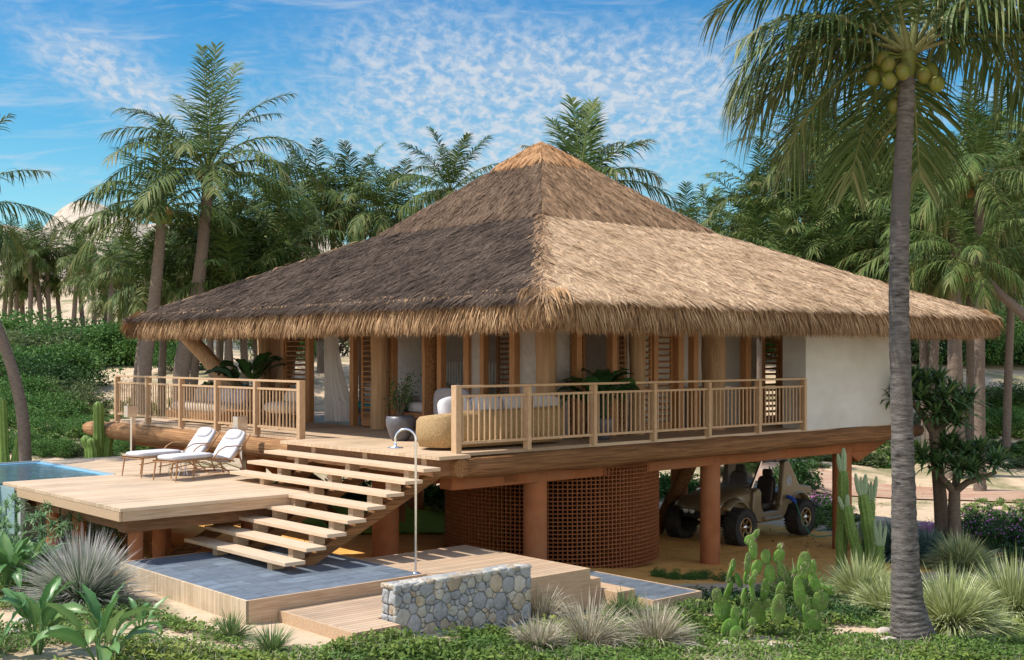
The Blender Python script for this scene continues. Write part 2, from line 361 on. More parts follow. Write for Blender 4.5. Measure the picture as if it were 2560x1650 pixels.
orange = sst((S_ + 5.0) / 1.0) * sst((14.5 - S_) / 1.5) * sst((I_ + 1.6 + .13 * np.maximum(S_, 0)) / 1.0) * sst((10.5 - I_) / 2.5)
me = np_mesh('ground', np.stack([X, Y, Zt], -1).reshape(-1, 3), Q, orange.ravel(), True)
gm = bpy.data.materials.new('sandy_ground'); gm.use_nodes = True; t = gm.node_tree; p = t.nodes['Principled BSDF']; p.inputs['Roughness'].default_value = .95; p.inputs['Specular IOR Level'].default_value = .1
tcg = N(t, 'ShaderNodeTexCoord')
na = N(t, 'ShaderNodeTexNoise', Scale=.35, Detail=8.0, Roughness=.65); LK(t, tcg.outputs['Object'], na.inputs['Vector'])
nb_ = N(t, 'ShaderNodeTexNoise', Scale=3.2, Detail=8.0, Roughness=.7); LK(t, tcg.outputs['Object'], nb_.inputs['Vector'])
sand = N(t, 'ShaderNodeMix', data_type='RGBA'); LK(t, ramp(t, nb_.outputs[0], [(.35, g(0)), (.7, g(1))]).outputs[0], sand.inputs[0]); sand.inputs[6].default_value = (.58, .45, .31, 1); sand.inputs[7].default_value = (.46, .34, .22, 1)
oc = N(t, 'ShaderNodeMix', data_type='RGBA'); LK(t, ramp(t, nb_.outputs[0], [(.35, g(0)), (.65, g(1))]).outputs[0], oc.inputs[0]); oc.inputs[6].default_value = (.84, .45, .13, 1); oc.inputs[7].default_value = (.66, .32, .085, 1)
at = N(t, 'ShaderNodeAttribute'); at.attribute_name = 'rnd'
pert = N(t, 'ShaderNodeMath', operation='MULTIPLY_ADD'); LK(t, nb_.outputs[0], pert.inputs[0]); pert.inputs[1].default_value = .8; LK(t, at.outputs['Fac'], pert.inputs[2])
mo = N(t, 'ShaderNodeMix', data_type='RGBA'); LK(t, ramp(t, pert.outputs[0], [(.72, g(0)), (1.0, g(1))]).outputs[0], mo.inputs[0]); LK(t, sand.outputs[2], mo.inputs[6]); LK(t, oc.outputs[2], mo.inputs[7])
gv = N(t, 'ShaderNodeMix', data_type='RGBA')
gsub = N(t, 'ShaderNodeMath', operation='MULTIPLY_ADD'); LK(t, at.outputs['Fac'], gsub.inputs[0]); gsub.inputs[1].default_value = -.5; LK(t, na.outputs[0], gsub.inputs[2])
LK(t, ramp(t, gsub.outputs[0], [(.50, g(0)), (.62, g(.75))]).outputs[0], gv.inputs[0]); LK(t, mo.outputs[2], gv.inputs[6]); gv.inputs[7].default_value = (.13, .14, .055, 1)
LK(t, gv.outputs[2], p.inputs['Base Color'])
bb = N(t, 'ShaderNodeBump'); bb.inputs['Strength'].default_value = .5; bb.inputs['Distance'].default_value = .06; LK(t, nb_.outputs[0], bb.inputs['Height']); LK(t, bb.outputs[0], p.inputs['Normal'])
ground = link('ground', me, gm); setp(ground, kind='structure')

# far hill of bare sand with scrub
def make_hill():
    xs = np.linspace(-190, 30, 120); ys = np.linspace(175, 330, 70); X, Y = np.meshgrid(xs, ys)
    H = 23 / (1 + np.exp(-(X + 112) / 9)) * np.exp(-(np.maximum(X + 50, 0) / 60) ** 2) * np.exp(-((Y - 262) / 46) ** 2) + 7 * np.exp(-((X + 112) / 40) ** 2 - ((Y - 255) / 45) ** 2) + 1 * np.exp(-((X + 88) / 14) ** 2 - ((Y - 262) / 40) ** 2)
    rs = np.random.RandomState(3)
    for k in range(26):
        fx, fy, ph = rs.uniform(.02, .35), rs.uniform(.02, .3), rs.uniform(0, 6.3); H += np.sin(X * fx + Y * fy + ph) * .22 / max(fx, .08) ** .6 * np.minimum(H / 12, 1)
    Z = 7 + H
    n, m = len(xs), len(ys); idx = np.arange(n * m).reshape(m, n)
    Q = np.stack([idx[:-1, :-1], idx[:-1, 1:], idx[1:, 1:], idx[1:, :-1]], -1).reshape(-1, 4)
    me = np_mesh('hill', np.stack([X, Y, Z], -1).reshape(-1, 3), Q, None, True)
    m_ = bpy.data.materials.new('hill_sand_and_scrub'); m_.use_nodes = True; t = m_.node_tree; p = t.nodes['Principled BSDF']; p.inputs['Roughness'].default_value = 1; p.inputs['Specular IOR Level'].default_value = 0
    tc = N(t, 'ShaderNodeTexCoord'); a = N(t, 'ShaderNodeTexNoise', Scale=.055, Detail=9.0, Roughness=.72); LK(t, tc.outputs['Object'], a.inputs['Vector'])
    sp = N(t, 'ShaderNodeSeparateXYZ'); LK(t, tc.outputs['Object'], sp.inputs[0])
    k = N(t, 'ShaderNodeMath', operation='MULTIPLY_ADD'); LK(t, sp.outputs['X'], k.inputs[0]); k.inputs[1].default_value = -.0068; LK(t, a.outputs[0], k.inputs[2])
    mx = N(t, 'ShaderNodeMix', data_type='RGBA'); LK(t, ramp(t, k.outputs[0], [(1.18, g(0)), (1.26, g(1))]).outputs[0], mx.inputs[0]); mx.inputs[6].default_value = (.52, .44, .36, 1); mx.inputs[7].default_value = (.075, .12, .06, 1)
    b = N(t, 'ShaderNodeTexNoise', Scale=.5, Detail=6.0, Roughness=.7); LK(t, tc.outputs['Object'], b.inputs['Vector'])
    mx2 = N(t, 'ShaderNodeMix', data_type='RGBA'); LK(t, ramp(t, b.outputs[0], [(.52, g(0)), (.62, g(.9))]).outputs[0], mx2.inputs[0]); LK(t, mx.outputs[2], mx2.inputs[6]); mx2.inputs[7].default_value = (.16, .16, .09, 1)
    LK(t, mx2.outputs[2], p.inputs['Base Color']); bu = N(t, 'ShaderNodeBump'); bu.inputs['Strength'].default_value = .9; bu.inputs['Distance'].default_value = 3; LK(t, a.outputs[0], bu.inputs['Height']); LK(t, bu.outputs[0], p.inputs['Normal'])
    setp(link('hill', me, m_), kind='structure')
make_hill()

def sheet(name, outline, m, lift=.03, st=.25, kind='structure', inside=None):
    """a draped ground sheet over the (s,i) or world polygon given as rows of left/right points"""
    L, R = outline; n = 40; V = []; k = 10
    for a in range(n + 1):
        t = a / n * (len(L) - 1); q = min(int(t), len(L) - 2); f = t - q
        p0 = [L[q][c] * (1 - f) + L[q + 1][c] * f for c in (0, 1)]; p1 = [R[q][c] * (1 - f) + R[q + 1][c] * f for c in (0, 1)]
        for b in range(k + 1):
            x = p0[0] + (p1[0] - p0[0]) * b / k; y = p0[1] + (p1[1] - p0[1]) * b / k; V.append((x, y, gz(x, y) + lift))
    idx = np.arange((n + 1) * (k + 1)).reshape(n + 1, k + 1)
    Q = np.stack([idx[:-1, :-1], idx[:-1, 1:], idx[1:, 1:], idx[1:, :-1]], -1).reshape(-1, 4)
    return setp(link(name, np_mesh(name, V, Q, None, True), m), kind=kind)
M['road'] = mat('red_brick_track', (.36, .19, .12), .9, .1, (.45, .33, .24), .7, .3, 30, (1, 3, 1), detail=8)
sheet('track', ([(6.5, 46.5), (12, 39.8), (20, 36.6), (34, 33.5)], [(5.0, 44.2), (10, 37.2), (19, 33.0), (32, 29.6)]), M['road'], .04)
M['lawn'] = mat('bright_lawn', (.32, .54, .06), .9, .1, (.24, .44, .05), 3, .5, 80)
# ------------------------------------------------------------------ the house on stilts
house = thing('beach_house', 'raised beach house under a huge two-tier thatched roof', 'house', (R0[0], R0[1], 0), UA)
rs = np.random.RandomState(11); random.seed(5)
S0, I0, LS, LI = .18, -1.86, 14.0, 14.55          # eave rectangle
AP = np.array([7.155, 5.685])
ZB, ZL, ZK, ZA = CAMZ + .40, CAMZ + .86, CAMZ + 2.83, CAMZ + 5.0    # eave bottom, eave lip, kink, apex
TK, TC = .629, .905
def roofz(t):
    return np.where(t < TK, ZL + (ZK - ZL) * t / TK, ZK + .07 + (ZA - ZK - .07) * (t - TK) / (1 - TK))
corners = [np.array([S0, I0]), np.array([S0 + LS, I0]), np.array([S0 + LS, I0 + LI]), np.array([S0, I0 + LI])]
# faces: 0 = right (i0 side), 1 = back right, 2 = back left, 3 = left (s0 side)
faces4 = [(corners[0], corners[1]), (corners[1], corners[2]), (corners[2], corners[3]), (corners[3], corners[0])]
def thatch_mat(name, cols, rough=.9, patch=None, side=False):
    m = bpy.data.materials.new(name); m.use_nodes = True; t = m.node_tree; p = t.nodes['Principled BSDF']; p.inputs['Roughness'].default_value = rough; p.inputs['Specular IOR Level'].default_value = .12
    a = N(t, 'ShaderNodeAttribute'); a.attribute_name = 'rnd'
    tc = N(t, 'ShaderNodeTexCoord'); nz = N(t, 'ShaderNodeTexNoise', Scale=.9, Detail=6.0, Roughness=.65); LK(t, tc.outputs['Object'], nz.inputs['Vector'])
    k = N(t, 'ShaderNodeMath', operation='MULTIPLY_ADD'); LK(t, a.outputs['Fac'], k.inputs[0]); k.inputs[1].default_value = .6
    k2 = N(t, 'ShaderNodeMath', operation='MULTIPLY_ADD'); LK(t, nz.outputs[0], k2.inputs[0]); k2.inputs[1].default_value = 1.3; k2.inputs[2].default_value = -.45; LK(t, k2.outputs[0], k.inputs[2])
    n = len(cols); r = ramp(t, k.outputs[0], [(q / (n - 1), (*c, 1)) for q, c in enumerate(cols)])
    LK(t, r.outputs[0], p.inputs['Base Color']); return m
M['thatch_grey'] = thatch_mat('dark_grey_thatch', [(.026, .018, .0135), (.062, .043, .032), (.105, .074, .054), (.17, .122, .09)])  # darker colours than the straw slope, for the left and back slopes
M['thatch_straw'] = thatch_mat('straw_thatch', [(.30, .19, .105), (.50, .34, .20), (.60, .42, .265), (.72, .53, .35)])
M['thatch_upper'] = thatch_mat('brown_upper_thatch', [(.10, .06, .035), (.22, .135, .075), (.32, .20, .115), (.42, .27, .16)])
M['thatch_upper_l'] = thatch_mat('brown_upper_thatch_dark', [(.05, .031, .020), (.11, .071, .047), (.17, .112, .073), (.24, .16, .103)])  # darker version of the upper thatch colours, for the left face
M['thatch_cap'] = thatch_mat('ochre_ridge_thatch', [(.26, .13, .06), (.42, .23, .11), (.52, .31, .16)])
M['fringe'] = thatch_mat('golden_eave_straw', [(.16, .085, .04), (.34, .20, .10), (.48, .31, .17), (.60, .42, .25)])
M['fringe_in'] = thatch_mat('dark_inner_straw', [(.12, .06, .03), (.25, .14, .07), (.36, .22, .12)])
def face_pt(fc, u, t):
    a, b = faces4[fc]
    u = np.asarray(u)[..., None]; t = np.asarray(t)[..., None]
    e = a * (1 - u) + b * u
    c = np.array([AP[0], AP[1]])
    A = a + (c - a) * t; B = b + (c - b) * t
    return A * (1 - u) + B * u
def course(u, t):
    u = np.asarray(u); t = np.asarray(t); return .022 * ((1 - (t * 17 + .5 * np.sin(u * 11) + .3 * np.sin(u * 37 + t * 5) + .25 * np.sin(u * 83))) % 1.0)
def roof_slab(fc, t0, t1, zf, nu=60, ntt=20, amp=.03):
    u, t = np.meshgrid(np.linspace(0, 1, nu), np.linspace(t0, t1, ntt)); P = face_pt(fc, u, t); Z = zf(t)
    Z = Z + amp * np.sin(u * 37 + t * 9) * np.sin(t * 31 + u * 11) * np.minimum(u, 1 - u) * 4
    idx = np.arange(nu * ntt).reshape(ntt, nu); Q = np.stack([idx[:-1, :-1], idx[:-1, 1:], idx[1:, 1:], idx[1:, :-1]], -1).reshape(-1, 4)
    V = np.concatenate([P, Z[..., None]], -1).reshape(-1, 3)
    return V, Q, np.full(len(V), .25)
def strands(fc, t0, t1, n, zf, L=.34, W=.03, lift=.05, jit=.45, droop=.12):
    # even over the area: the face narrows towards the apex
    tt = np.sqrt(rs.uniform((1 - t1) ** 2, (1 - t0) ** 2, n)); t = 1 - tt; u = rs.uniform(0, 1, n)
    P = face_pt(fc, u, t); Z = zf(t)
    a, b = faces4[fc]; mid = (a + b) / 2; dn = mid - AP; dl = np.linalg.norm(dn); dn = dn / dl
    slope = (zf(np.array([t0 + .001]))[0] - zf(np.array([t1 - .001]))[0]) / ((t1 - t0) * dl)
    al = (b - a) / np.linalg.norm(b - a)
    # the straws wander together in clumps
    ang = rs.normal(0, jit * .5, n) + .35 * np.sin(u * 47 + t * 30 + fc) + .3 * np.sin(u * 113 - t * 61)
    D = np.stack([dn[0] * np.cos(ang) + al[0] * np.sin(ang), dn[1] * np.cos(ang) + al[1] * np.sin(ang), slope + rs.uniform(-.02, .16, n)], 1)
    B = np.concatenate([P, (Z + rs.uniform(0, lift, n) + course(u, t))[:, None]], 1)
    U = np.array([dn[0] * .4, dn[1] * .4, 1.0]) + rs.normal(0, .25, (n, 3))
    return blades(B, D, U, rs.uniform(.6, 1.25, n) * L, rs.uniform(.5, 1.3, n) * W, droop + rs.uniform(0, .15, n), 2, rnd=np.clip(rs.uniform(0, 1, n) * (.85 + 12 * course(u, t)), 0, 1))
zlow = lambda t: ZL + (ZK - ZL) * t / TK
zup = lambda t: ZK + .10 + (ZA - .05 - ZK - .10) * (t - TK) / (1 - TK)
zcap = lambda t: ZK + .16 + (ZA + .03 - ZK - .16) * (t - TK) / (1 - TK)
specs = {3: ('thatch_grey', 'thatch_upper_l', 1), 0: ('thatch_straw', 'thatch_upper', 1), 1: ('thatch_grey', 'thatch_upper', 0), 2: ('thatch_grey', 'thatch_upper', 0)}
roof_main = None
labels = {3: 'dark thatch slope on the left', 0: 'pale straw thatch slope on the right'}
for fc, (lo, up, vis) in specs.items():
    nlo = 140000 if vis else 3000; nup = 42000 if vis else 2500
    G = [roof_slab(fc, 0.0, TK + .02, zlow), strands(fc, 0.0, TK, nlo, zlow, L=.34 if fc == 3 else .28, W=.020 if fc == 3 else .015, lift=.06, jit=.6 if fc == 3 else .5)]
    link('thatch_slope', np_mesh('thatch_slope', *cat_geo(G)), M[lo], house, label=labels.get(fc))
    G = [roof_slab(fc, TK - .022, TC + .01, zup), strands(fc, TK - .018, TC, nup, zup, L=.23, W=.019, lift=.05, jit=.35)]
    o = link('upper_thatch_tier', np_mesh('upper_thatch_tier', *cat_geo(G)), M[up], house)
    G = [roof_slab(fc, TC - .01, 1.0, zcap, 20, 10, 0), strands(fc, TC - .012, .985, 2600, zcap, L=.3, W=.03, lift=.02, jit=.12)]
    link('roof_cap', np_mesh('roof_cap', *cat_geo(G)), M['thatch_cap'], house)
# hip tufts soften the hips
def hip(ci, n):
    c = corners[ci]; t = rs.uniform(0, TK, n); P = c + (AP - c) * t[:, None]; d = (c - AP) / np.linalg.norm(c - AP)
    side = np.array([-d[1], d[0]])
    a = rs.normal(0, .7, n); D = np.stack([d[0] * np.cos(a) + side[0] * np.sin(a), d[1] * np.cos(a) + side[1] * np.sin(a), rs.uniform(-.42, -.15, n)], 1)
    B = np.concatenate([P + rs.normal(0, .05, (n, 2)), (zlow(t) + rs.uniform(0, .06, n))[:, None]], 1)
    return blades(B, D, np.array([0, 0, 1.]) + rs.normal(0, .3, (n, 3)), rs.uniform(.15, .35, n), .03, .35, 2, rnd=rs.uniform(0, 1, n))
link('hip_thatch', np_mesh('hip_thatch', *cat_geo([hip(k, 2600 if k == 0 else 900) for k in (0, 1, 3)])), M['thatch_upper'], house)
# the thick rounded eave
PER = []
for a, b in faces4:
    PER.append((a, b))
def eave_ring(prof, n=90):
    """prof = (offset outwards, z) pairs; corners rounded"""
    V = []; rnd = 1.0
    path = []
    for fc, (a, b) in enumerate(faces4):
        d = (b - a) / np.linalg.norm(b - a); nn = np.array([d[1], -d[0]])
        for k in range(n): path.append((a + (b - a) * k / n, nn))
    path2 = []
    m = len(path)
    for k in range(m):
        nn = sum(path[(k + q) % m][1] for q in range(-3, 4)); nn = nn / np.linalg.norm(nn)
        path2.append((path[k][0], nn))
    wob = [1 + .06 * sin(k * .9) + .05 * sin(k * .37 + 1) for k in range(m)]
    for (o, z) in prof:
        for k, (p, nn) in enumerate(path2): V.append((p[0] + nn[0] * o, p[1] + nn[1] * o, z + .02 * (wob[k] - 1) * 10 * .3))
    r = len(prof); idx = np.arange(r * m).reshape(r, m); nx_ = np.roll(idx, -1, 1)
    Q = np.stack([idx[:-1], nx_[:-1], nx_[1:], idx[1:]], -1).reshape(-1, 4)
    return np.array(V), Q, np.full(len(V), .3)
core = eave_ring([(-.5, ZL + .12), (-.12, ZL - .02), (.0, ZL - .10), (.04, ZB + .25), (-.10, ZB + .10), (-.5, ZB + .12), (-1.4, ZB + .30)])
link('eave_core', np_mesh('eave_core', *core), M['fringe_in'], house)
def fringe(fc, n, off, zo, L, W, inner=False, seed=0):
    a, b = faces4[fc]; ln = np.linalg.norm(b - a); d = (b - a) / ln; nn = np.array([d[1], -d[0]])
    u = rs.uniform(-.01, 1.01, n); e = np.minimum(u, 1 - u) * ln
    o = rs.uniform(off[0], off[1], n); z = rs.uniform(zo[0], zo[1], n)
    P = a + (b - a) * np.clip(u, 0, 1)[:, None] + nn * o[:, None]
    # towards the corners the straw fans out
    fan = np.clip(1 - e / .9, 0, 1) * np.where(u < .5, -1, 1)
    sw = rs.normal(0, .10, n) + .10 * np.sin(u * ln * 2.2 + fc) + fan * .75
    out = rs.uniform(.15, .42, n) if not inner else rs.uniform(-.05, .12, n)
    dirx = nn[None] * out[:, None] + d[None] * sw[:, None]
    zz = -rs.uniform(.25, .5, n) if not inner else -np.ones(n)
    D = np.concatenate([dirx, zz[:, None]], 1)
    U = np.concatenate([np.repeat(nn[None], n, 0), np.full((n, 1), .5)], 1) + rs.normal(0, .25, (n, 3))
    return blades(np.concatenate([P, z[:, None]], 1), D, U, L * rs.uniform(.75, 1.2, n), W * rs.uniform(.6, 1.3, n), 0.75 if not inner else .0, 3, rnd=np.clip(rs.uniform(0, 1, n), 0, 1))
for fc in range(4):
    k = 1 if fc in (0, 3) else .3
    G = [fringe(fc, int(17000 * k), (-.34, .0), (ZL - .06, ZL + .10), .36, .021), fringe(fc, int(4500 * k), (-.5, -.2), (ZL + .06, ZL + .18), .30, .026)]
    link('eave_fringe', np_mesh('eave_fringe', *cat_geo(G)), M['fringe'], house)
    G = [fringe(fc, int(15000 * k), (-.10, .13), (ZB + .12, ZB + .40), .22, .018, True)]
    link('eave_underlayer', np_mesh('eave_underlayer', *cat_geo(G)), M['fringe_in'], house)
# inner ceiling follows the slope
mb = MB()
for fc, (a, b) in enumerate(faces4):
    R_ = [(t_, z_) for t_, z_ in ((.06, ZB + .32), (.58, ZK - .55), (.93, ZA - 1.1))]
    vv = []
    for t_, z_ in R_: vv += [(*(a + (AP - a) * t_), z_), (*(b + (AP - b) * t_), z_)]
    mb.add(vv, [(0, 1, 3, 2), (2, 3, 5, 4)])
mb.build('ceiling', M['ceiling'], house, fix=False)

# floor and beams
mb = MB(); mb.box(-.62, 0.02, -.34, 4.45, DZ - .055, DZ); mb.build('entry_step_board', M['upper'], house)
mb = MB(); mb.box(0.02, 3.05, .0, 13.6, DZ - .055, DZ); mb.box(3.05, 13.5, .02, 1.25, DZ - .055, DZ); mb.build('terrace_floor', M['upper'], house)
mb = MB(); mb.box(3.05, 13.5, 1.25, 13.6, DZ - .06, DZ - .004); mb.build('room_floor', M['darkfloor'], house)
mb = MB(); mb.box(-.02, 13.5, .2, 13.6, DZ - .22, DZ - .065); mb.build('floor_underside', M['beam'], house)
rj = lambda sd: (lambda k, q: .035 * sin(k * 1.7 + q * 2.1 + sd) + .03 * sin(k * .6 + q * 5 + sd))
def logbar(name, p0, p1, r, m, n=30, seed=0, blunt=True):
    mb = MB(); pts = []; rad = []
    for k in range(n + 1):
        t = k / n; pts.append([p0[c] + (p1[c] - p0[c]) * t + (.015 * sin(k * .9 + seed) if c < 2 else .012 * sin(k * 1.3 + seed)) for c in range(3)])
        e = min(t, 1 - t) * n; rad.append(r * (min(1, .72 + .28 * e) if blunt else 1) * (1 + .03 * sin(k * .8 + seed)))
    mb.tube(pts, rad, 16, jit=rj(seed)); return mb.build(name, m, house)
logbar('edge_log', (.0, -.12, DZ - .24), (.0, 14.9, DZ - .27), .205, M['logi'], seed=1)
logbar('edge_log', (-.1, .04, DZ - .25), (14.3, .04, DZ - .22), .185, M['log'], seed=2)
mb = MB()
mb.box(.25, 13.1, .42, .78, DZ - .66, DZ - .34)
mb.box(1.35, 1.75, .42, 7, DZ - .64, DZ - .36); mb.box(.3, .7, 1, 13, DZ - .6, DZ - .36)
mb.build('plaster_beam', M['plaster'], house, .03)
mb = MB(); mb.prism([(12.6, DZ - .34), (14.0, DZ - .34), (12.4, DZ - .9), (12.0, DZ - .7)], .46, .74); mb.build('beam_haunch', M['plaster'], house, .03)
mb = MB(); mb.box(-.5, -.05, -.02, 4.4, DZ - .35, DZ - .07); mb.build('stair_head_beam', M['beam'], house)
# columns under the house
def column(s, i, r, square=False, ztop=DZ - .5, zb=None):
    x, y, _ = hw(s, i); zb = gz(x, y) - .15
    mb = MB()
    if square: mb.box(s - r, s + r, i - r, i + r, zb, ztop)
    else: mb.tube([(s, i, zb), (s, i, zb + .1), (s, i, ztop)], [r, r, r], 28, caps=False)
    return mb.build('column', M['plaster'], house, .02 if square else 0)
column(2.3, .62, .215); column(7.15, .6, .205)
column(11.9, .6, .22); column(.85, 3.15, .25); column(1.0, 8.2, .22); column(9.9, 5.0, .22); column(5.0, 8.5, .22); column(11.9, 5.5, .22); column(11.9, 9.9, .22); column(.9, 12.4, .22)
column(7.0, 10.4, .22)
# slanting logs under the floor
_a, _b = ((1640 - 1280) / FPX * 30, 30), ((1765 - 1280) / FPX * 29, 29)
for p0, p1 in (((*to_si(*_a), .6), (*to_si(*_b), DZ - .3)), ((2.2, 7.0, 1.4), (.3, 6.9, DZ - .35)), ((3.9, 9.6, 1.6), (1.4, 9.5, DZ - .35))):
    logbar('slanting_log', p0, p1, .17, M['log'], 12, seed=p0[0], blunt=False)
# outward leaning supports of the left eave
for p0, p1, r in (((2.75, 10.9, DZ - .02), (1.5, 13.0, ZB + .35), .20), ((2.8, 10.5, DZ - .02), (3.7, 10.9, ZB + .45), .17), ((2.95, 11.2, DZ - .02), (4.4, 13.8, ZB + .4), .16)):
    logbar('leaning_post', p0, p1, r, M['post'], 12, seed=p0[1], blunt=False)

# round timber posts of the facade
def rpost(s, i, r, m='post'):
    mb = MB(); zs = np.linspace(DZ - .01, ZB + .4, 9)
    mb.tube([(s + .01 * sin(z * 3), i, z) for z in zs], [r * (1 + .02 * sin(z * 4)) for z in zs], 18, caps=False, jit=rj(s)); return mb.build('round_post', M[m], house)
rpost(2.85, 6.15, .20); rpost(3.28, 1.38, .20); rpost(3.05, 4.6, .14, 'log'); rpost(5.66, 1.25, .16); rpost(8.0, 1.2, .25)
rpost(3.1, 11.4, .18); rpost(5.45, 1.5, .12, 'log')
# squared frame posts
def fpost(s0, s1, i0, i1, z0=DZ - .004, z1=ZB + .4, m='frame', nm='door_post'):
    mb = MB(); mb.box(s0, s1, i0, i1, z0, z1); return mb.build(nm, M[m], house, .006)
ZT = ZB + .35
for i0, i1 in ((10.42, 10.58), (9.27, 9.43), (7.43, 7.58), (5.93, 6.03), (4.77, 4.89), (4.25, 4.39), (3.37, 3.53), (2.9, 3.02), (1.99, 2.14)):
    fpost(3.02, 3.16, i0, i1)
for s0, s1 in ((3.94, 4.08), (4.92, 5.05), (6.14, 6.27), (6.89, 7.06), (7.38, 7.53), (9.14, 9.33), (10.43, 10.59), (11.03, 11.3)):
    fpost(s0, s1, 1.22, 1.38)
# louvred shutters: frame and slats
def shutter(a0, a1, side, zb=DZ + .02, zt=ZT, step=.115, slat=.05, off=0, tilt=.35, m='frame', nm='louvred_shutter'):
    mb = MB(); base = MB()
    if side == 's': B = lambda a, b, c, d, z0, z1: base.box(3.05 + c + off, 3.05 + d + off, a, b, z0, z1)
    else: B = lambda a, b, c, d, z0, z1: base.box(a, b, 1.27 + c + off, 1.27 + d + off, z0, z1)
    B(a0, a0 + .06, 0, .05, zb, zt); B(a1 - .06, a1, 0, .05, zb, zt); B(a0 + .06, a1 - .06, 0, .05, zb, zb + .14); B(a0 + .06, a1 - .06, 0, .05, zt - .1, zt)
    o = base.build(nm, M[m], house, .003)
    z = zb + .18
    while z < zt - .12:
        if side == 's': mb.add(*slatbox(3.075 + off, a0 + .06, a1 - .06, z, slat, tilt, 's'))
        else: mb.add(*slatbox(1.295 + off, a0 + .06, a1 - .06, z, slat, tilt, 'i'))
        z += step
    mb.build('slats', M[m], o); return o
def slatbox(c, a0, a1, z, w, tilt, side):
    dx, dz = cos(tilt) * w, sin(tilt) * w; th = .008; pts = []
    for a in (a0, a1):
        for (sx, sz) in ((-dx, -dz - th), (dx, dz - th), (dx, dz + th), (-dx, -dz + th)):
            pts.append((c + sx * .8, a, z + sz) if side == 's' else (a, c + sx * .8, z + sz))
    return pts, [(0, 1, 2, 3), (7, 6, 5, 4), (0, 4, 5, 1), (1, 5, 6, 2), (2, 6, 7, 3), (3, 7, 4, 0)]
shutter(9.43, 10.42, 's'); shutter(6.6, 7.16, 's'); shutter(2.14, 2.9, 's', off=.3, step=.1, m='beam')
shutter(4.25, 4.92, 'i', off=.7, step=.13); shutter(5.05, 5.32, 'i', off=-.05, step=.1, m='beam')
shutter(5.80, 6.14, 'i', step=.12); shutter(6.27, 6.89, 'i', off=.1, step=.125)
shutter(9.85, 10.43, 'i', step=.12); shutter(10.59, 11.03, 'i', step=.1, tilt=.1)
for s in (.3, 1.6): pass
# white wall at the right end, and inner walls
mb = MB(); mb.box(9.62, 13.5, .0, .22, DZ - .03, ZB + .45); mb.box(13.28, 13.5, .22, 2.0, DZ - .03, ZB + .45); mb.box(9.62, 9.82, .22, .6, DZ - .03, ZB + .45); mb.build('white_wall', M['white'], house)
mb = MB(); mb.box(6.0, 10.95, 2.3, 2.42, DZ, ZT + .3); mb.build('inner_white_wall', M['whitein'], house)
mb = MB(); mb.box(7.6, 7.72, 2.42, 12.4, DZ, ZT + .3); mb.build('grey_inner_wall', M['greywall'], house)
mb = MB(); mb.box(3.2, 3.94, 1.42, 1.52, DZ, ZT); mb.box(3.16, 3.26, 1.42, 1.99, DZ, ZT); mb.box(3.10, 3.2, 3.05, 3.37, DZ, ZT); mb.build('grey_inner_wall', M['greywall'], house)
mb = MB(); mb.box(5.2, 5.3, 8.95, 10.4, DZ, DZ + 2.0); mb.build('timber_wall', M['slatwall_i'], house)
mb = MB(); mb.box(3.1, 3.2, 10.58, 11.6, DZ, ZT); mb.build('timber_wall', M['slatwall_i'], house)
# white door standing in the room, with handle
mb = MB(); mb.box(8.95, 9.85, 2.23, 2.29, DZ, DZ + 1.98); d_ = mb.build('inner_door', M['whitein'], house, .01, label='plain white door inside the room')
mb = MB(); mb.tube([(9.03, 2.20, DZ + 1.35), (9.15, 2.20, DZ + 1.35)], .012, 8); mb.build('handle', M['steel'], d_)
mb = MB(); mb.box(9.22, 9.40, 2.205, 2.23, DZ + 1.42, DZ + 1.82); 
pic = mb.build('wall_picture', mat('small_dark_picture', (.14, .11, .08), .6, .3, (.3, .28, .2), 12), None, 0); pic.location = house.location; pic.rotation_euler = house.rotation_euler
setp(pic, 'small dark upright picture hanging on the white inner door', 'picture')

# railings: posts, rails, balusters
def railing(along, a_list, fixed, lab):
    """along 's' or 'i'"""
    def box(mb, a0, a1, w0, w1, z0, z1):
        if along == 's': mb.box(a0, a1, fixed + w0, fixed + w1, z0, z1)
        else: mb.box(fixed + w0, fixed + w1, a0, a1, z0, z1)
    mb = MB(); box(mb, a_list[0] - .06, a_list[-1] + .06, -.045, .045, DZ + 1.06, DZ + 1.10); r = mb.build('railing', M['rail'], house, .004, label=lab)
    for a in a_list:
        mb = MB(); big = .07 if a == a_list[0] else .05
        box(mb, a - big * .8, a + big * .8, -.065, .065, DZ - .02, DZ + 1.058 + (.045 if a == a_list[0] else 0)); mb.build('railing_post', M['rail'], r, .004)
    mb = MB(); box(mb, a_list[0] + .05, a_list[-1] - .05, -.025, .025, DZ + .90, DZ + .94); mb.build('mid_rail', M['rail'], r)
    mb = MB(); box(mb, a_list[0] + .05, a_list[-1] - .05, -.025, .025, DZ + .14, DZ + .185); mb.build('bottom_rail', M['rail'], r)
    cnt = 0
    for k in range(len(a_list) - 1):
        a0, a1 = a_list[k] + .07, a_list[k + 1] - .07; n = 12
        for q in range(n):
            a = a0 + (a1 - a0) * (q + .5) / n
            mb = MB(); box(mb, a - .011, a + .011, -.011, .011, DZ + .185, DZ + .90); mb.build('baluster', M['rail'], r)
    return r
railing('s', [.0, 1.55, 3.15, 4.75, 6.35, 7.95, 9.53], .0, 'railing in the shade of the eave')
railing('i', [4.73, 6.4, 8.05, 9.7, 11.4, 13.1], .0, 'sunlit railing of the left terrace')

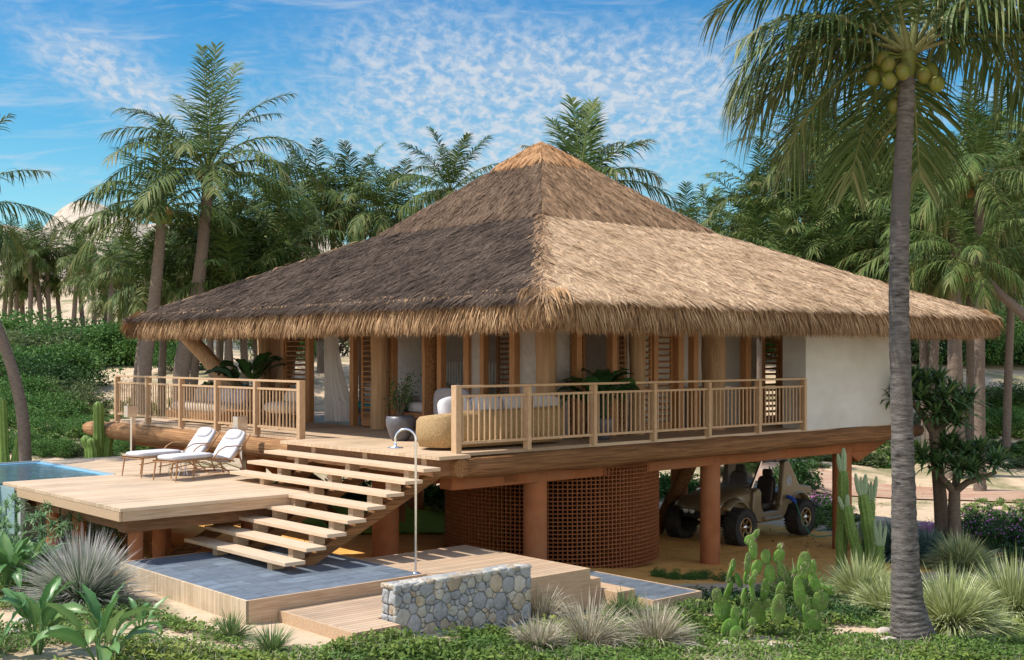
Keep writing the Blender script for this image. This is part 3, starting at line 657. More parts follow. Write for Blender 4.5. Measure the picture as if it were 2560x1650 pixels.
# ------------------------------------------------------------------ clay lattice drum under the house
lat = thing('lattice_drum', 'round clay lattice screen under the house behind the front column', 'screen wall', (.8, 24.4, 1.2))
RL = 2.15; zg = 1.0 - 1.2; zt_ = DZ - .5 - 1.2
mb = MB(); nc = 150; rows = 25; hh = (zt_ - zg) / rows; th = .075
for k in range(nc):
    a = 2 * pi * k / nc; ca, sa = cos(a), sin(a); w = .0085; tx, ty = -sa, ca
    v = []
    for r in (RL - th, RL):
        for sg in (-1, 1):
            for z in (zg, zt_): v.append((ca * r + tx * w * sg, sa * r + ty * w * sg, z))
    mb.add(v, [(0, 1, 3, 2), (4, 6, 7, 5), (0, 4, 5, 1), (2, 3, 7, 6)])
mb.build('upright_fins', M['lattice'], lat)
mb = MB(); n = 120
for r_ in range(rows + 1):
    z = zg + r_ * hh; v = []
    for (r, dz) in ((RL - th + .002, -.0085), (RL + .002, -.0085), (RL + .002, .0085), (RL - th + .002, .0085)):
        v += [(cos(2 * pi * q / n) * r, sin(2 * pi * q / n) * r, z + dz) for q in range(n)]
    f = [(a * n + q, a * n + (q + 1) % n, ((a + 1) % 4) * n + (q + 1) % n, ((a + 1) % 4) * n + q) for a in range(4) for q in range(n)]
    mb.add(v, f)
mb.build('rings', M['lattice'], lat)
mb = MB(); mb.lathe([(RL - .45, zg), (RL - .45, zt_)], 60); mb.build('hole_shade_drum', mat('lattice_hole_shade', (.018, .009, .006), .95, .05), lat)  # near-black drum added so the lattice holes look shaded inside

# ------------------------------------------------------------------ lower lounge deck
LZ = CAMZ - 2.28
ld = thing('lounge_deck', 'pale timber deck on round posts where the loungers stand', 'deck', (R0[0], R0[1], 0), UA)
mb = MB(); mb.box(-4.82, -1.98, 1.9, 4.5, LZ - .05, LZ); mb.box(-4.82, -.75, 4.5, 6.88, LZ - .05, LZ); mb.box(-2.72, -.75, 6.88, 10.75, LZ - .05, LZ); mb.box(-1.98, -1.35, 1.9, 4.5, LZ - .05, LZ)
mb.build('deck_boards', M['deck_i'], ld)
mb = MB(); mb.box(-4.815, -4.77, 1.95, 6.88, LZ - .2, LZ - .05); mb.box(-4.77, -1.4, 1.92, 1.97, LZ - .2, LZ - .05); mb.box(-.8, -.76, 4.5, 10.7, LZ - .2, LZ - .05); mb.build('fascia', M['treads'], ld, .004)
mb = MB(); mb.box(-4.6, -1.0, 2.25, 2.5, LZ - .42, LZ - .2); mb.box(-4.5, -4.25, 2.5, 6.6, LZ - .42, LZ - .2); mb.box(-2.5, -2.2, 2.5, 10.5, LZ - .42, LZ - .2); mb.box(-4.6, -1, 5.6, 5.85, LZ - .42, LZ - .2); mb.build('deck_beam', M['beam'], ld, .01)
for s, i in ((-4.35, 2.42), (-4.35, 4.6), (-4.35, 5.75), (-2.3, 2.42), (-3.5, 3.4), (-2.3, 5.7), (-2.3, 10.2), (-1.0, 10.2), (-1.0, 5.0)):
    x, y, _ = hw(s, i); mb = MB(); mb.tube([(s, i, gz(x, y) - .1), (s, i, LZ - .2)], .115, 20); mb.build('deck_post', M['plaster'] if i < 6 else M['beam'], ld)
# pool
pool = thing('swimming_pool', 'blue swimming pool let into the lounge deck with a glass front', 'pool', (R0[0], R0[1], 0), UA)
M['tile'] = mat('pale_blue_mosaic', (.22, .52, .72), .3, .4, (.15, .40, .62), 14, .1, 60)
mb = MB(); mb.box(-5.6, -2.76, 6.9, 10.7, LZ - 1.1, LZ - 1.0); mb.box(-2.86, -2.76, 6.9, 10.7, LZ - 1.0, LZ - .02); mb.box(-5.6, -2.86, 10.6, 10.7, LZ - 1.0, LZ - .02); mb.build('basin', M['tile'], pool)
mb = MB(); mb.box(-2.76, -2.725, 6.89, 10.72, LZ - .1, LZ + .012); mb.box(-5.6, -2.76, 10.7, 10.74, LZ - .1, LZ + .012); mb.build('coping', mat('pale_stone_coping', (.34, .36, .36), .8), pool)
wm_ = bpy.data.materials.new('pool_water'); wm_.use_nodes = True; t = wm_.node_tree; p = t.nodes['Principled BSDF']; p.inputs['Base Color'].default_value = (.55, .88, 1.0, 1); p.inputs['Roughness'].default_value = .04; p.inputs['Transmission Weight'].default_value = .9; p.inputs['IOR'].default_value = 1.33
tcw = N(t, 'ShaderNodeTexCoord'); nw = N(t, 'ShaderNodeTexNoise', Scale=5.0, Detail=3.0, Roughness=.5, Distortion=.5); LK(t, tcw.outputs['Object'], nw.inputs['Vector'])
bw = N(t, 'ShaderNodeBump'); bw.inputs['Strength'].default_value = .35; bw.inputs['Distance'].default_value = .05; LK(t, nw.outputs[0], bw.inputs['Height']); LK(t, bw.outputs[0], p.inputs['Normal'])
mb = MB(); mb.add([(-5.55, 6.93, LZ - .03), (-2.87, 6.93, LZ - .03), (-2.87, 10.59, LZ - .03), (-5.55, 10.59, LZ - .03)], [(0, 1, 2, 3)]); mb.build('water', wm_, pool)
gl = bpy.data.materials.new('clear_glass'); gl.use_nodes = True; t = gl.node_tree; p = t.nodes['Principled BSDF']; p.inputs['Base Color'].default_value = (.55, .78, .85, 1); p.inputs['Roughness'].default_value = .02; p.inputs['Transmission Weight'].default_value = .55; p.inputs['IOR'].default_value = 1.2
mb = MB(); mb.box(-5.6, -4.86, 6.905, 6.925, LZ - 1.0, LZ - .03); mb.box(-4.855, -4.84, 6.2, 6.9, LZ - .85, LZ - .05); mb.build('glass_front', gl, pool)
mb = MB(); mb.box(-4.80, -4.72, 6.05, 6.85, LZ - .9, LZ - .05); mb.box(-4.72, -2.9, 6.84, 6.895, LZ - 1.05, LZ - .06); mb.build('pool_support_wall', mat('pool_grey_concrete', (.4, .42, .43), .8), pool)

# ------------------------------------------------------------------ stairs
st = thing('timber_staircase', 'wide open staircase of pale timber treads down from the terrace', 'staircase', (R0[0], R0[1], 0), UA)
RISE, GO = .168, .3505
for n_ in range(1, 9):
    z = DZ - RISE * n_; sf = -.58 - GO * n_
    i1 = 4.5 if n_ <= 3 else (4.5 if n_ == 4 else 2.75)
    if n_ == 4: i1 = 1.9
    mb = MB(); mb.box(sf, sf + .335, -.345, i1, z - .055, z); mb.build('tread', M['treadi'], st, .004)
for i0 in (.12, 1.78, 3.4):
    last = 8 if i0 < 3 else 3
    for n_ in range(0, last + 1):
        z = DZ - RISE * n_ - .055; sf = -.58 - GO * n_ + .06
        zb = z - (RISE - .055) - .0 if n_ < 8 else CAMZ - 3.12 + .002
        mb = MB(); mb.box(sf, sf + .20, i0, i0 + .13, zb - .06 * (n_ < 8), z - .001); mb.build('riser_block', M['treads'], st)
    mb = MB(); zt0 = DZ - .30; s0 = -.25; nl = 8.2 if i0 < 3 else 4.2
    mb.bar((s0, i0 + .065, zt0), (s0 - GO * nl, i0 + .065, zt0 - RISE * nl), .16, .17)
    mb.build('stringer', M['log'], st, .02)
mb = MB(); mb.bar((-1.9, 3.46, DZ - 1.10), (-3.45, 3.46, DZ - 1.90), .17, .18); mb.build('stringer', M['log'], st, .02)

# ------------------------------------------------------------------ shower platform
PZ = CAMZ - 3.12
M['slate'] = mat('blue_grey_slate', (.08, .10, .125), .45, .35, (.125, .15, .18), 5, .3, 30, detail=8, var2=(.06, .08, .10))
def tiles_mat():
    m = bpy.data.materials.new('slate_tiles'); m.use_nodes = True; t = m.node_tree; p = t.nodes['Principled BSDF']; p.inputs['Roughness'].default_value = .5; p.inputs['Specular IOR Level'].default_value = .35
    tc = N(t, 'ShaderNodeTexCoord'); br = N(t, 'ShaderNodeTexBrick', Scale=1.0); LK(t, tc.outputs['Object'], br.inputs['Vector'])
    br.inputs['Brick Width'].default_value = .62; br.inputs['Row Height'].default_value = .31; br.inputs['Mortar Size'].default_value = .006; br.inputs['Color1'].default_value = (.115, .14, .17, 1); br.inputs['Color2'].default_value = (.165, .20, .24, 1); br.inputs['Mortar'].default_value = (.05, .06, .07, 1); br.inputs['Bias'].default_value = 0
    nz = N(t, 'ShaderNodeTexNoise', Scale=4.0, Detail=9.0, Roughness=.7); mp = N(t, 'ShaderNodeMapping'); mp.inputs['Scale'].default_value = (1, 2.5, 1); LK(t, tc.outputs['Object'], mp.inputs[0]); LK(t, mp.outputs[0], nz.inputs['Vector'])
    mx = N(t, 'ShaderNodeMix', data_type='RGBA', blend_type='MULTIPLY'); mx.inputs[0].default_value = 1; LK(t, br.outputs[0], mx.inputs[6]); LK(t, ramp(t, nz.outputs[0], [(.3, g(.62)), (.55, g(1.0)), (.75, g(1.45))]).outputs[0], mx.inputs[7]); LK(t, mx.outputs[2], p.inputs['Base Color'])
    b = N(t, 'ShaderNodeBump'); b.inputs['Strength'].default_value = .3; b.inputs['Distance'].default_value = .01; LK(t, nz.outputs[0], b.inputs['Height']); LK(t, b.outputs[0], p.inputs['Normal']); return m
M['tiles'] = tiles_mat()
pf = thing('shower_platform', 'slate topped platform with timber sides at the foot of the stairs', 'platform', (R0[0], R0[1], 0), UA)
mb = MB(); mb.box(-4.66, -1.87, -1.56, 2.2, PZ - .04, PZ - .003); mb.build('slate_top', M['tiles'], pf)
mb = MB(); mb.box(-4.70, -4.66, -1.6, 2.2, PZ - .33, PZ); mb.build('board_cladding', M['side'], pf)
mb = MB(); mb.box(-4.66, -1.84, -1.6, -1.56, PZ - .33, PZ); mb.box(-1.87, -1.84, -1.56, 2.2, PZ - .33, PZ); mb.box(-4.66, -1.87, 2.2, 2.24, PZ - .33, PZ); mb.build('timber_edge', M['treads'], pf)
mb = MB(); mb.box(-4.6, -1.95, -1.5, 2.15, PZ - .6, PZ - .33); mb.build('footing', mat('pale_footing', (.5, .4, .3), .9, .1, (.4, .3, .22), 5), pf)
# boardwalk, steps, lower walk, second slate platform
bwk = thing('boardwalk', 'slatted timber walkway running from the shower platform under the house', 'boardwalk', (R0[0], R0[1], 0), UA)
mb = MB(); mb.box(-1.82, .22, -2.75, .1, PZ - .05, PZ - .01); mb.build('boards', M['walk'], bwk)
mb = MB(); mb.box(-1.82, .22, -2.79, -2.75, PZ - .6, PZ - .01); mb.box(.22, .26, -2.79, .1, PZ - .6, PZ - .01); mb.build('side_boards', M['treads'], bwk)
mb = MB(); mb.box(-1.8, .2, -2.7, 0, PZ - .8, PZ - .1); mb.build('footing', M['beam'], bwk)
for k, (s0, s1, i1, dz, nm) in enumerate(((.262, .55, -1.9, .19, 'upper timber step down beside the slatted boardwalk'), (.555, .95, -2.0, .36, 'lower timber step resting against the small slate platform'))):
    tb = thing('timber_step', nm, 'step', (R0[0], R0[1], 0), UA, 'timber block steps by the boardwalk')
    mb = MB(); mb.box(s0, s1, -2.72 - .33 * k, i1, PZ - .9, PZ - dz); mb.build('block', M['treads'], tb, .006)
wk = thing('lower_walk', 'low slatted timber walk in front of the shower platform', 'boardwalk', (R0[0], R0[1], 0), UA)
mb = MB(); mb.box(-4.2, -1.9, -2.83, -1.61, CAMZ - 3.34, CAMZ - 3.30); mb.box(-4.2, -3.55, -3.28, -2.83, CAMZ - 3.34, CAMZ - 3.30); mb.build('boards', M['walk'], wk)
mb = MB(); mb.box(-4.24, -4.2, -3.3, -1.62, CAMZ - 3.62, CAMZ - 3.30); mb.box(-4.2, -3.55, -3.32, -3.28, CAMZ - 3.62, CAMZ - 3.30); mb.build('side_boards', M['treads'], wk)
sp2 = thing('slate_landing', 'small slate topped landing with timber edge right of the boardwalk', 'platform', (R0[0], R0[1], 0), UA)
mb = MB(); mb.box(.98, 2.0, -3.37, .3, CAMZ - 3.63, CAMZ - 3.603); mb.build('slate_top', M['tiles'], sp2)
mb = MB(); mb.box(.94, 2.04, -3.41, -3.37, CAMZ - 3.85, CAMZ - 3.6); mb.box(2.0, 2.04, -3.37, .3, CAMZ - 3.85, CAMZ - 3.6); mb.box(.94, .98, -3.37, .3, CAMZ - 3.85, CAMZ - 3.6); mb.build('timber_edge', M['treads'], sp2)

# ------------------------------------------------------------------ stone wall of separate stones in mortar
def stone_wall():
    w = thing('stone_wall', 'freestanding wall of rounded fieldstones in front of the boardwalk', 'wall', (R0[0], R0[1], 0), UA)
    s0, s1, i0, i1 = -3.52, -1.25, -3.17, -2.84; zb, zt = CAMZ - 3.95, CAMZ - 2.85
    mb = MB(); mb.box(s0 + .03, s1 - .03, i0 + .03, i1 - .03, zb, zt - .03); mb.build('mortar_core', mat('grey_mortar', (.24, .24, .24), .95, .1, (.18, .19, .21), 14, .5, 40), w)
    rnd = random.Random(4)
    cols = [(.37, .37, .36), (.47, .45, .39), (.50, .42, .31), (.34, .345, .35), (.57, .52, .44), (.42, .34, .25), (.42, .42, .42)]
    ms = [mat('fieldstone', c, .85, .2, tuple(v * .68 for v in c), 9, .8, 22, detail=9) for c in cols]
    W, H = s1 - s0, zt - zb
    # poisson-like seeds, then a voronoi cell per stone
    seeds = []
    for big, n in ((.125, 8), (.08, 60), (.045, 600)):
        for _ in range(n * 12):
            x, z = rnd.uniform(0.02, W - .02), rnd.uniform(.02, H - .02)
            if all(((x - a) ** 2 + (z - b) ** 2) ** .5 > (big + r) * .72 for a, b, r in seeds): seeds.append((x, z, big))
    def cell(sd):
        x, z, r = sd; poly = [(-0.0, 0.0), (W, 0.0), (W, H), (0.0, H)]
        for a, b, r2 in seeds:
            if (a, b) == (x, z) or abs(a - x) > .8 or abs(b - z) > .8: continue
            dx, dz = a - x, b - z; D = sqrt(dx * dx + dz * dz); nx_, nz_ = dx / D, dz / D; off = (D * D + r * r - r2 * r2) / (2 * D) - .004
            new = []
            for k in range(len(poly)):
                p, q = poly[k], poly[(k + 1) % len(poly)]; dp = (p[0] - x) * nx_ + (p[1] - z) * nz_ - off; dq = (q[0] - x) * nx_ + (q[1] - z) * nz_ - off
                if dp <= 0: new.append(p)
                if dp * dq < 0: f = dp / (dp - dq); new.append((p[0] + (q[0] - p[0]) * f, p[1] + (q[1] - p[1]) * f))
            poly = new
            if len(poly) < 3: return None
        return poly
    def stone(poly, mk, depth, mb, mi):
        # smooth the outline by corner cutting, then dome it
        for _ in range(0):
            q = []
            for k in range(len(poly)):
                a, b = poly[k], poly[(k + 1) % len(poly)]; q += [(a[0] * .86 + b[0] * .14, a[1] * .86 + b[1] * .14), (a[0] * .14 + b[0] * .86, a[1] * .14 + b[1] * .86)]
            poly = q
        cx_, cz_ = sum(p[0] for p in poly) / len(poly), sum(p[1] for p in poly) / len(poly); n = len(poly); V = []
        jt = [rnd.uniform(-.006, .006) for _ in range(n)]
        tl = (rnd.uniform(-.25, .25), rnd.uniform(-.25, .25))
        poly = [(a[0] + (b[0] - a[0]) * w, a[1] + (b[1] - a[1]) * w) for a, b in zip(poly, poly[1:] + poly[:1]) for w in (.06, .5, .94)]; n = len(poly); jt = [rnd.uniform(-.004, .004) for _ in range(n)]; poly = [(a + rnd.uniform(-.004, .004), b + rnd.uniform(-.004, .004)) for a, b in poly]
        for f, d in ((1.0, -.02), (.99, depth * .45), (.93, depth * .85), (.70, depth * .98), (.3, depth * 1.02)):
            for k, p in enumerate(poly): V.append(mk(cx_ + (p[0] - cx_) * f, cz_ + (p[1] - cz_) * f, d + jt[k] * (1 if d > 0 else 0)))
        V.append(mk(cx_, cz_, depth * 1.05)); F = [(a * n + k, a * n + (k + 1) % n, (a + 1) * n + (k + 1) % n, (a + 1) * n + k) for a in range(4) for k in range(n)] + [(4 * n + k, 4 * n + (k + 1) % n, 5 * n) for k in range(n)]
        mb.add(V, F, True, mi)
    mb = MB()
    for sd in seeds:
        poly = cell(sd)
        if poly: stone(poly, lambda a, b, d: (s0 + a, i0 + .03 - d, zb + b), rnd.uniform(.02, .034), mb, rnd.choice([0, 0, 1, 1, 2, 3, 3, 3, 4, 5, 6, 6]))
    # ends and top: single stones
    z = zb
    while z < zt - .05:
        h = rnd.uniform(.09, .2); h = min(h, zt - z)
        poly = [(0, z + .004), (.13 + rnd.uniform(-.03, .03), z + .004), (.13 + rnd.uniform(-.03, .03), z + h - .004), (0, z + h - .004)]
        stone([(a, b) for a, b in poly], lambda a, b, d: (s0 + .03 - d, i0 + .02 + a, b), .03, mb, rnd.randrange(7))
        stone([(a + .15, b) for a, b in poly], lambda a, b, d: (s0 + .03 - d, i0 + .02 + a, b), .03, mb, rnd.randrange(7)); z += h
    x = 0
    while x < W:
        h = min(rnd.uniform(.12, .34), W - x + .02)
        stone([(x + .004, 0), (x + h - .004, 0), (x + h - .004, .17), (x + .004, .15)], lambda a, b, d: (s0 + a, i0 + b, zt - .03 + d * rnd.choice([.3, .6, .9, 1.3])), .03, mb, rnd.randrange(7))
        stone([(x + .004, .17), (x + h - .004, .15), (x + h - .004, .32), (x + .004, .32)], lambda a, b, d: (s0 + a, i0 + b, zt - .03 + d * .6), .03, mb, rnd.randrange(7)); x += h
    mb.build('stones', ms, w, fix=False)
stone_wall()

# lawn and grass seen through the stairs
def si_sheet(name, s0, s1, i0, i1, m, lift):
    a, b, c, d = hw(s0, i0), hw(s1, i0), hw(s0, i1), hw(s1, i1)
    return sheet(name, ([a, c], [b, d]), m, lift)
si_sheet('lawn', 2.2, 7.5, 6.0, 12.0, M['lawn'], .05)
# ------------------------------------------------------------------ palms
rs = np.random.RandomState(21)
LEAF = [(.022, .046, .011), (.045, .082, .018), (.082, .125, .028), (.15, .175, .055), (.27, .205, .09)]
M['palm'] = mat('palm_leaf', LEAF[1], .6, .15, attr_cols=LEAF, transl=.16)
M['palm_near'] = mat('near_palm_leaf', LEAF[1], .5, .25, attr_cols=[(.025, .055, .014), (.05, .09, .022), (.10, .145, .045), (.20, .22, .09), (.32, .25, .13)], transl=.15)
M['trunk'] = mat('palm_trunk', (.25, .195, .155), .9, .15, (.12, .09, .07), 6, .8, 14, (1.5, 1.5, 9), detail=8)
M['trunk_near'] = mat('grey_palm_trunk', (.235, .21, .19), .9, .12, (.035, .031, .028), 2.6, 1.0, 8, (2.4, 2.4, 11), detail=10, var2=(.12, .105, .095))
M['coco'] = mat('green_coconut', (.115, .165, .02), .5, .35, (.17, .13, .03), 5, .1, 30)
M['coco_o'] = mat('ripe_coconut', (.40, .17, .05), .5, .4, (.28, .14, .05), 5, .1, 30)

def frond(L, az, e0, bend, nl=42, ll=.8, lw=.045, hang=.5, k=2, age=.4, twist=0, npt=18, rr=.022, base=(0, 0, 0)):
    """one palm leaf: returns leaflets and rib; e0 = angle of its foot above level, bend = how far it curves over"""
    t = np.linspace(0, 1, npt); el = e0 - bend * t ** 1.25; a = az + twist * t
    d = np.stack([np.cos(el) * np.cos(a), np.cos(el) * np.sin(a), np.sin(el)], 1); P = np.zeros((npt, 3)); P[1:] = np.cumsum((d[:-1] + d[1:]) / 2 * L / (npt - 1), 0); P += np.array(base)
    G = []
    # rib
    n = 4; V = []
    for q in range(npt):
        s = nrm(np.cross(d[q], [0, 0, 1.]) + 1e-5); u = np.cross(s, d[q]); r = rr * (1 - .85 * t[q]) + .003; rw = r * (1.6 if t[q] < .12 else 1)
        for m in range(n): th = 2 * pi * m / n; V.append(P[q] + s * cos(th) * rw + u * sin(th) * r)
    idx = np.arange(npt * n).reshape(npt, n); nx_ = np.roll(idx, -1, 1); Q = np.stack([idx[:-1], nx_[:-1], nx_[1:], idx[1:]], -1).reshape(-1, 4)
    G.append((np.array(V), Q, np.full(len(V), min(.98, .62 + .3 * age))))
    # leaflets
    tt = np.linspace(.14, .995, nl); tt = np.repeat(tt, 2) + rs.uniform(-.006, .006, nl * 2); tt = np.clip(tt, .1, .999); sg = np.tile([-1, 1], nl)
    B = np.stack([np.interp(tt, t, P[:, c]) for c in range(3)], 1); T = nrm(np.stack([np.interp(tt, t, d[:, c]) for c in range(3)], 1))
    S = nrm(np.cross(T, [0, 0, 1.]) + 1e-5) * sg[:, None]; U = np.cross(S, T) * sg[:, None]
    ang = np.radians(74 - 40 * tt) + rs.normal(0, .10, len(tt)); up = rs.normal(.12, .13, len(tt))[:, None]
    D = nrm(S * np.sin(ang)[:, None] + T * np.cos(ang)[:, None] + U * up)
    ln = ll * np.interp(tt, [0, .12, .3, .6, .85, 1], [.35, .55, .95, 1.0, .72, .42]) * rs.uniform(.85, 1.12, len(tt))
    hg = hang * rs.uniform(.65, 1.35, len(tt))
    c = np.clip(rs.normal(.26 + .40 * age, .15, len(tt)) + .22 * (tt > .88), 0, 1)
    G.append(blades(B, D, U, ln, lw * rs.uniform(.7, 1.2, len(tt)), hg, k, rnd=c, prof=lambda x: (.5 + 1.2 * x if x < .4 else 1) * (1 - x ** 2.2) + .05))
    return cat_geo(G)
def crown_geo(nf=22, L=3.6, nl=40, ll=.78, lw=.05, k=2, hang=.5, droopy=1.0):
    G = []; a0 = rs.uniform(0, 6.3)
    for q in range(nf):
        f = q / (nf - 1); az = a0 + q * 2.39996 + rs.normal(0, .12)
        e0 = radians(84 - 100 * f ** .9) + rs.normal(0, .07); bend = radians((38 + 52 * f) * droopy) + rs.normal(0, .10)
        if f > .6: bend = radians(62 + 20 * rs.rand()) * droopy
        G.append(frond(L * (.78 + .3 * sin(pi * min(f * 1.1 + .1, 1))) * rs.uniform(.88, 1.1), az, e0, bend, nl, ll, lw, hang * (.45 + .9 * f), k, age=f * .7 + .3 * (rs.rand() > .85), twist=rs.normal(0, .15)))
    # a few dead hanging leaves
    for q in range(2): G.append(frond(L * .6, rs.uniform(0, 6.3), radians(-35), radians(50), nl // 2, ll * .6, lw, 1.0, k, age=1.3))
    return cat_geo(G)
def crown_mesh(name='crown', mt='palm', **kw):
    me = np_mesh(name, *crown_geo(**kw)); me.materials.append(M[mt]); return me
CROWNS = [crown_mesh(nf=17 + (q % 3) * 2, L=3.4 + .15 * (q % 3), nl=30, lw=.085, ll=1.05, hang=.8, droopy=(1.0, 1.15, .85, 1.05, .95, 1.1, .9)[q]) for q in range(7)]
CROWN_MID = [crown_mesh(mt='palm', nf=20, L=3.7, nl=44, ll=.95, lw=.062, k=3, hang=1.0, droopy=d) for d in (1.0, 1.12)]
def trunk_mesh(pts, r0, r1, rings=46, n=14, mt='trunk', flare=1.5, bump=.035):
    mb = MB(); P = []; R = []
    pts = [Vector(p) for p in pts]; m = len(pts) - 1
    # smooth path through the points
    def cr(t):
        x = t * m; k = min(int(x), m - 1); f = x - k; p = [pts[max(k - 1, 0)], pts[k], pts[k + 1], pts[min(k + 2, m)]]
        return .5 * ((2 * p[1]) + (p[2] - p[0]) * f + (2 * p[0] - 5 * p[1] + 4 * p[2] - p[3]) * f * f + (3 * p[1] - p[0] - 3 * p[2] + p[3]) * f ** 3)
    for k in range(rings * 2 + 1):
        t = k / (rings * 2); P.append(cr(t)); r = r0 + (r1 - r0) * t ** .8; r *= 1 + (flare - 1) * max(0, 1 - t / .12) ** 2
        R.append(r * (1 + (bump if k % 2 else -bump * .4) + .02 * sin(k * 1.7)))
    mb.tube(P, R, n, jit=lambda k, q: .025 * sin(k * 2.3 + q * 1.9)); me = mb.mesh('trunk'); me.materials.append(M[mt]); return me
def coconuts(parent, c, n, r=.13, spread=.32, orange=.2):
    for q in range(n):
        a = rs.uniform(0, 6.28); rad = spread * rs.uniform(.55, 1.1); mb = MB(); mb.ell((c[0] + cos(a) * rad, c[1] + sin(a) * rad, c[2] - rs.uniform(.0, .42)), (r, r, r * 1.15), 12, 8)
        mb.build('coconut', M['coco_o'] if rs.rand() < orange else M['coco'], parent, fix=False)
def palm(label, base, top, crown, rz=0, sc=1.0, r0=.16, r1=.10, bow=.3, group='coconut palms behind the house', name='palm_tree', nuts=0, mids=None, rings=40, mt='trunk', n=12, cat='palm tree', tilt=None):
    """base and top in world coordinates"""
    b = Vector(base); tp = Vector(top); e = thing(name, label, cat, b, 0, group)
    rel = tp - b; path = [Vector((0, 0, -.3))]
    if mids: path += [Vector(m_) - b for m_ in mids]
    else: path += [Vector((rel.x * (.33 - bow * .25), rel.y * .33, rel.z * .33)), Vector((rel.x * (.66 - bow * .2), rel.y * .66, rel.z * .66))]
    path += [rel]
    link('trunk', trunk_mesh(path, r0, r1, rings, n, mt), None, e)
    c = link('crown', crown, None, e); c.location = rel; c.rotation_euler = tilt if tilt else (0, 0, rz); c.scale = (sc,) * 3
    if nuts: coconuts(e, rel + Vector((0, 0, -.05)), nuts)
    return e
def at(px, py, d): return ((px - 1280) / FPX * d, d, CAMZ - (py - 885) / FPX * d)
D_ = 1.0711
def gbase(px, d): x = (px - 1280) / FPX * d; return (x, d, gz(x, d))

# ---- the tall grey palm in front at the right: every leaf its own part
PD = ray_ground(2282, 1606)[1]
def near_palm():
    base = at(2282, 1612, PD); e = thing('palm_tree', 'tall grey trunked coconut palm in front of the right eave, with big green nuts', 'palm tree', (base[0], base[1], gz(base[0], base[1])))
    o = Vector(e.location); mids = [Vector(at(x * D_, y * D_, PD)) - o for x, y in ((2119, 1415), (2113, 1300), (2108, 1100), (2103, 900), (2098, 700), (2102, 480), (2112, 300))]
    top = Vector(at(2118 * D_, 175 * D_, PD)) - o
    mb = MB(); P = [Vector((0, 0, -.3)), Vector((0, 0, .02))] + mids + [top]; m = len(P) - 1; pts = []; rad = []
    wid = [.31, .305, .22, .18, .150, .138, .130, .120, .110, .105]
    def cr(A, t):
        x = t * m; k = min(int(x), m - 1); f = x - k; p = [A[max(k - 1, 0)], A[k], A[k + 1], A[min(k + 2, m)]]
        return .5 * ((2 * p[1]) + (p[2] - p[0]) * f + (2 * p[0] - 5 * p[1] + 4 * p[2] - p[3]) * f * f + (3 * p[1] - p[0] - 3 * p[2] + p[3]) * f ** 3)
    W = [Vector((w, 0, 0)) for w in wid]; nn = 260
    for k in range(nn + 1):
        t = k / nn; pts.append(cr(P, t)); rad.append(cr(W, t).x * (1 + (.022 if (k // 2) % 2 else -.014) + .015 * sin(k * .37)))
    mb.tube(pts, rad, 32, jit=lambda k, q: .02 * sin(k * .31 + q * 1.3) + .014 * sin(k * 1.9 + q * 2.7)); mb.build('trunk', M['trunk_near'], e, fix=False)
    cpos = Vector(at(2122 * D_, 120 * D_, PD)) - o
    R_ = radians
    #          az(from +x, ccw; camera looks +y)  foot angle  bend  length hang
    fr = [(170, 40, 120, 2.75, 1.1, .55), (150, 60, 95, 3.0, .9, .35), (196, 30, 70, 2.5, .8, .5), (176, 66, 75, 3.0, .8, .3), (205, 52, 80, 2.9, .8, .5),
          (12, 42, 92, 2.8, 1.1, .6), (-12, 55, 96, 2.9, 1.15, .55), (30, 60, 95, 3.0, 1.0, .4), (-30, 70, 110, 2.9, 1.0, .45), (-50, 40, 90, 2.7, 1.1, .6),
          (60, 75, 60, 3.0, .5, .2), (100, 50, 75, 2.9, .7, .3), (130, 25, 70, 2.7, .8, .5), (75, 20, 75, 2.6, .8, .6), (100, -18, 55, 2.3, .55, .25),
          (68, -30, 45, 2.0, .6, .35), (140, -5, 75, 2.3, .8, .5), (235, 62, 85, 2.6, .9, .5), (-75, 78, 80, 2.6, .8, .3), (120, 82, 45, 3.0, .4, .1), (-5, 22, 80, 2.6, 1.0, .7), (185, 20, 75, 2.4, 1.0, .7), (158, 10, 70, 2.3, 1.0, .6), (25, 25, 85, 2.7, 1.1, .5), (-20, 35, 95, 2.8, 1.1, .5)]
    for az, e0, bd, L, hg, ag in fr:
        g_ = frond(L * 1.03, R_(az), R_(e0), R_(bd), 62, 1.0, .046, hg * .95, 4, ag, rs.normal(0, .12), 26, .035, (cos(R_(az)) * .08, sin(R_(az)) * .08, 0))
        f_ = link('frond', np_mesh('frond', *g_), M['palm_near'], e); f_.location = cpos
    mb = MB(); mb.tube([top - Vector((0, 0, .05)), top + Vector((0, 0, .25)), cpos + Vector((0, 0, .25))], [.11, .13, .05], 16); mb.build('crown_shaft', mat('green_leaf_sheaths', (.16, .19, .035), .5, .3, (.10, .08, .03), 6), e)
    for x, y, dy in ((2073, 152, -.2), (2107, 168, -.28), (2075, 188, -.25), (2038, 181, -.05), (2060, 138, -.1), (2157, 176, -.15), (2187, 196, -.2), (2090, 247, .15), (2172, 165, .05), (2050, 165, .15), (2135, 150, .2)):
        c = Vector(at(x * D_, y * D_, PD + dy)) - o; mb = MB(); mb.ell(c, (.098, .096, .112), 18, 12); cc = mb.build('coconut', M['coco'], e, fix=False)
        mb = MB(); mb.tube([c + Vector((0, 0, .1)), c * .5 + (cpos + Vector((0, 0, -.1))) * .5 + Vector((0, 0, .06)), cpos + Vector((0, 0, -.05))], [.014, .016, .02], 6); mb.build('nut_stalk', M['coco'], e)
near_palm()

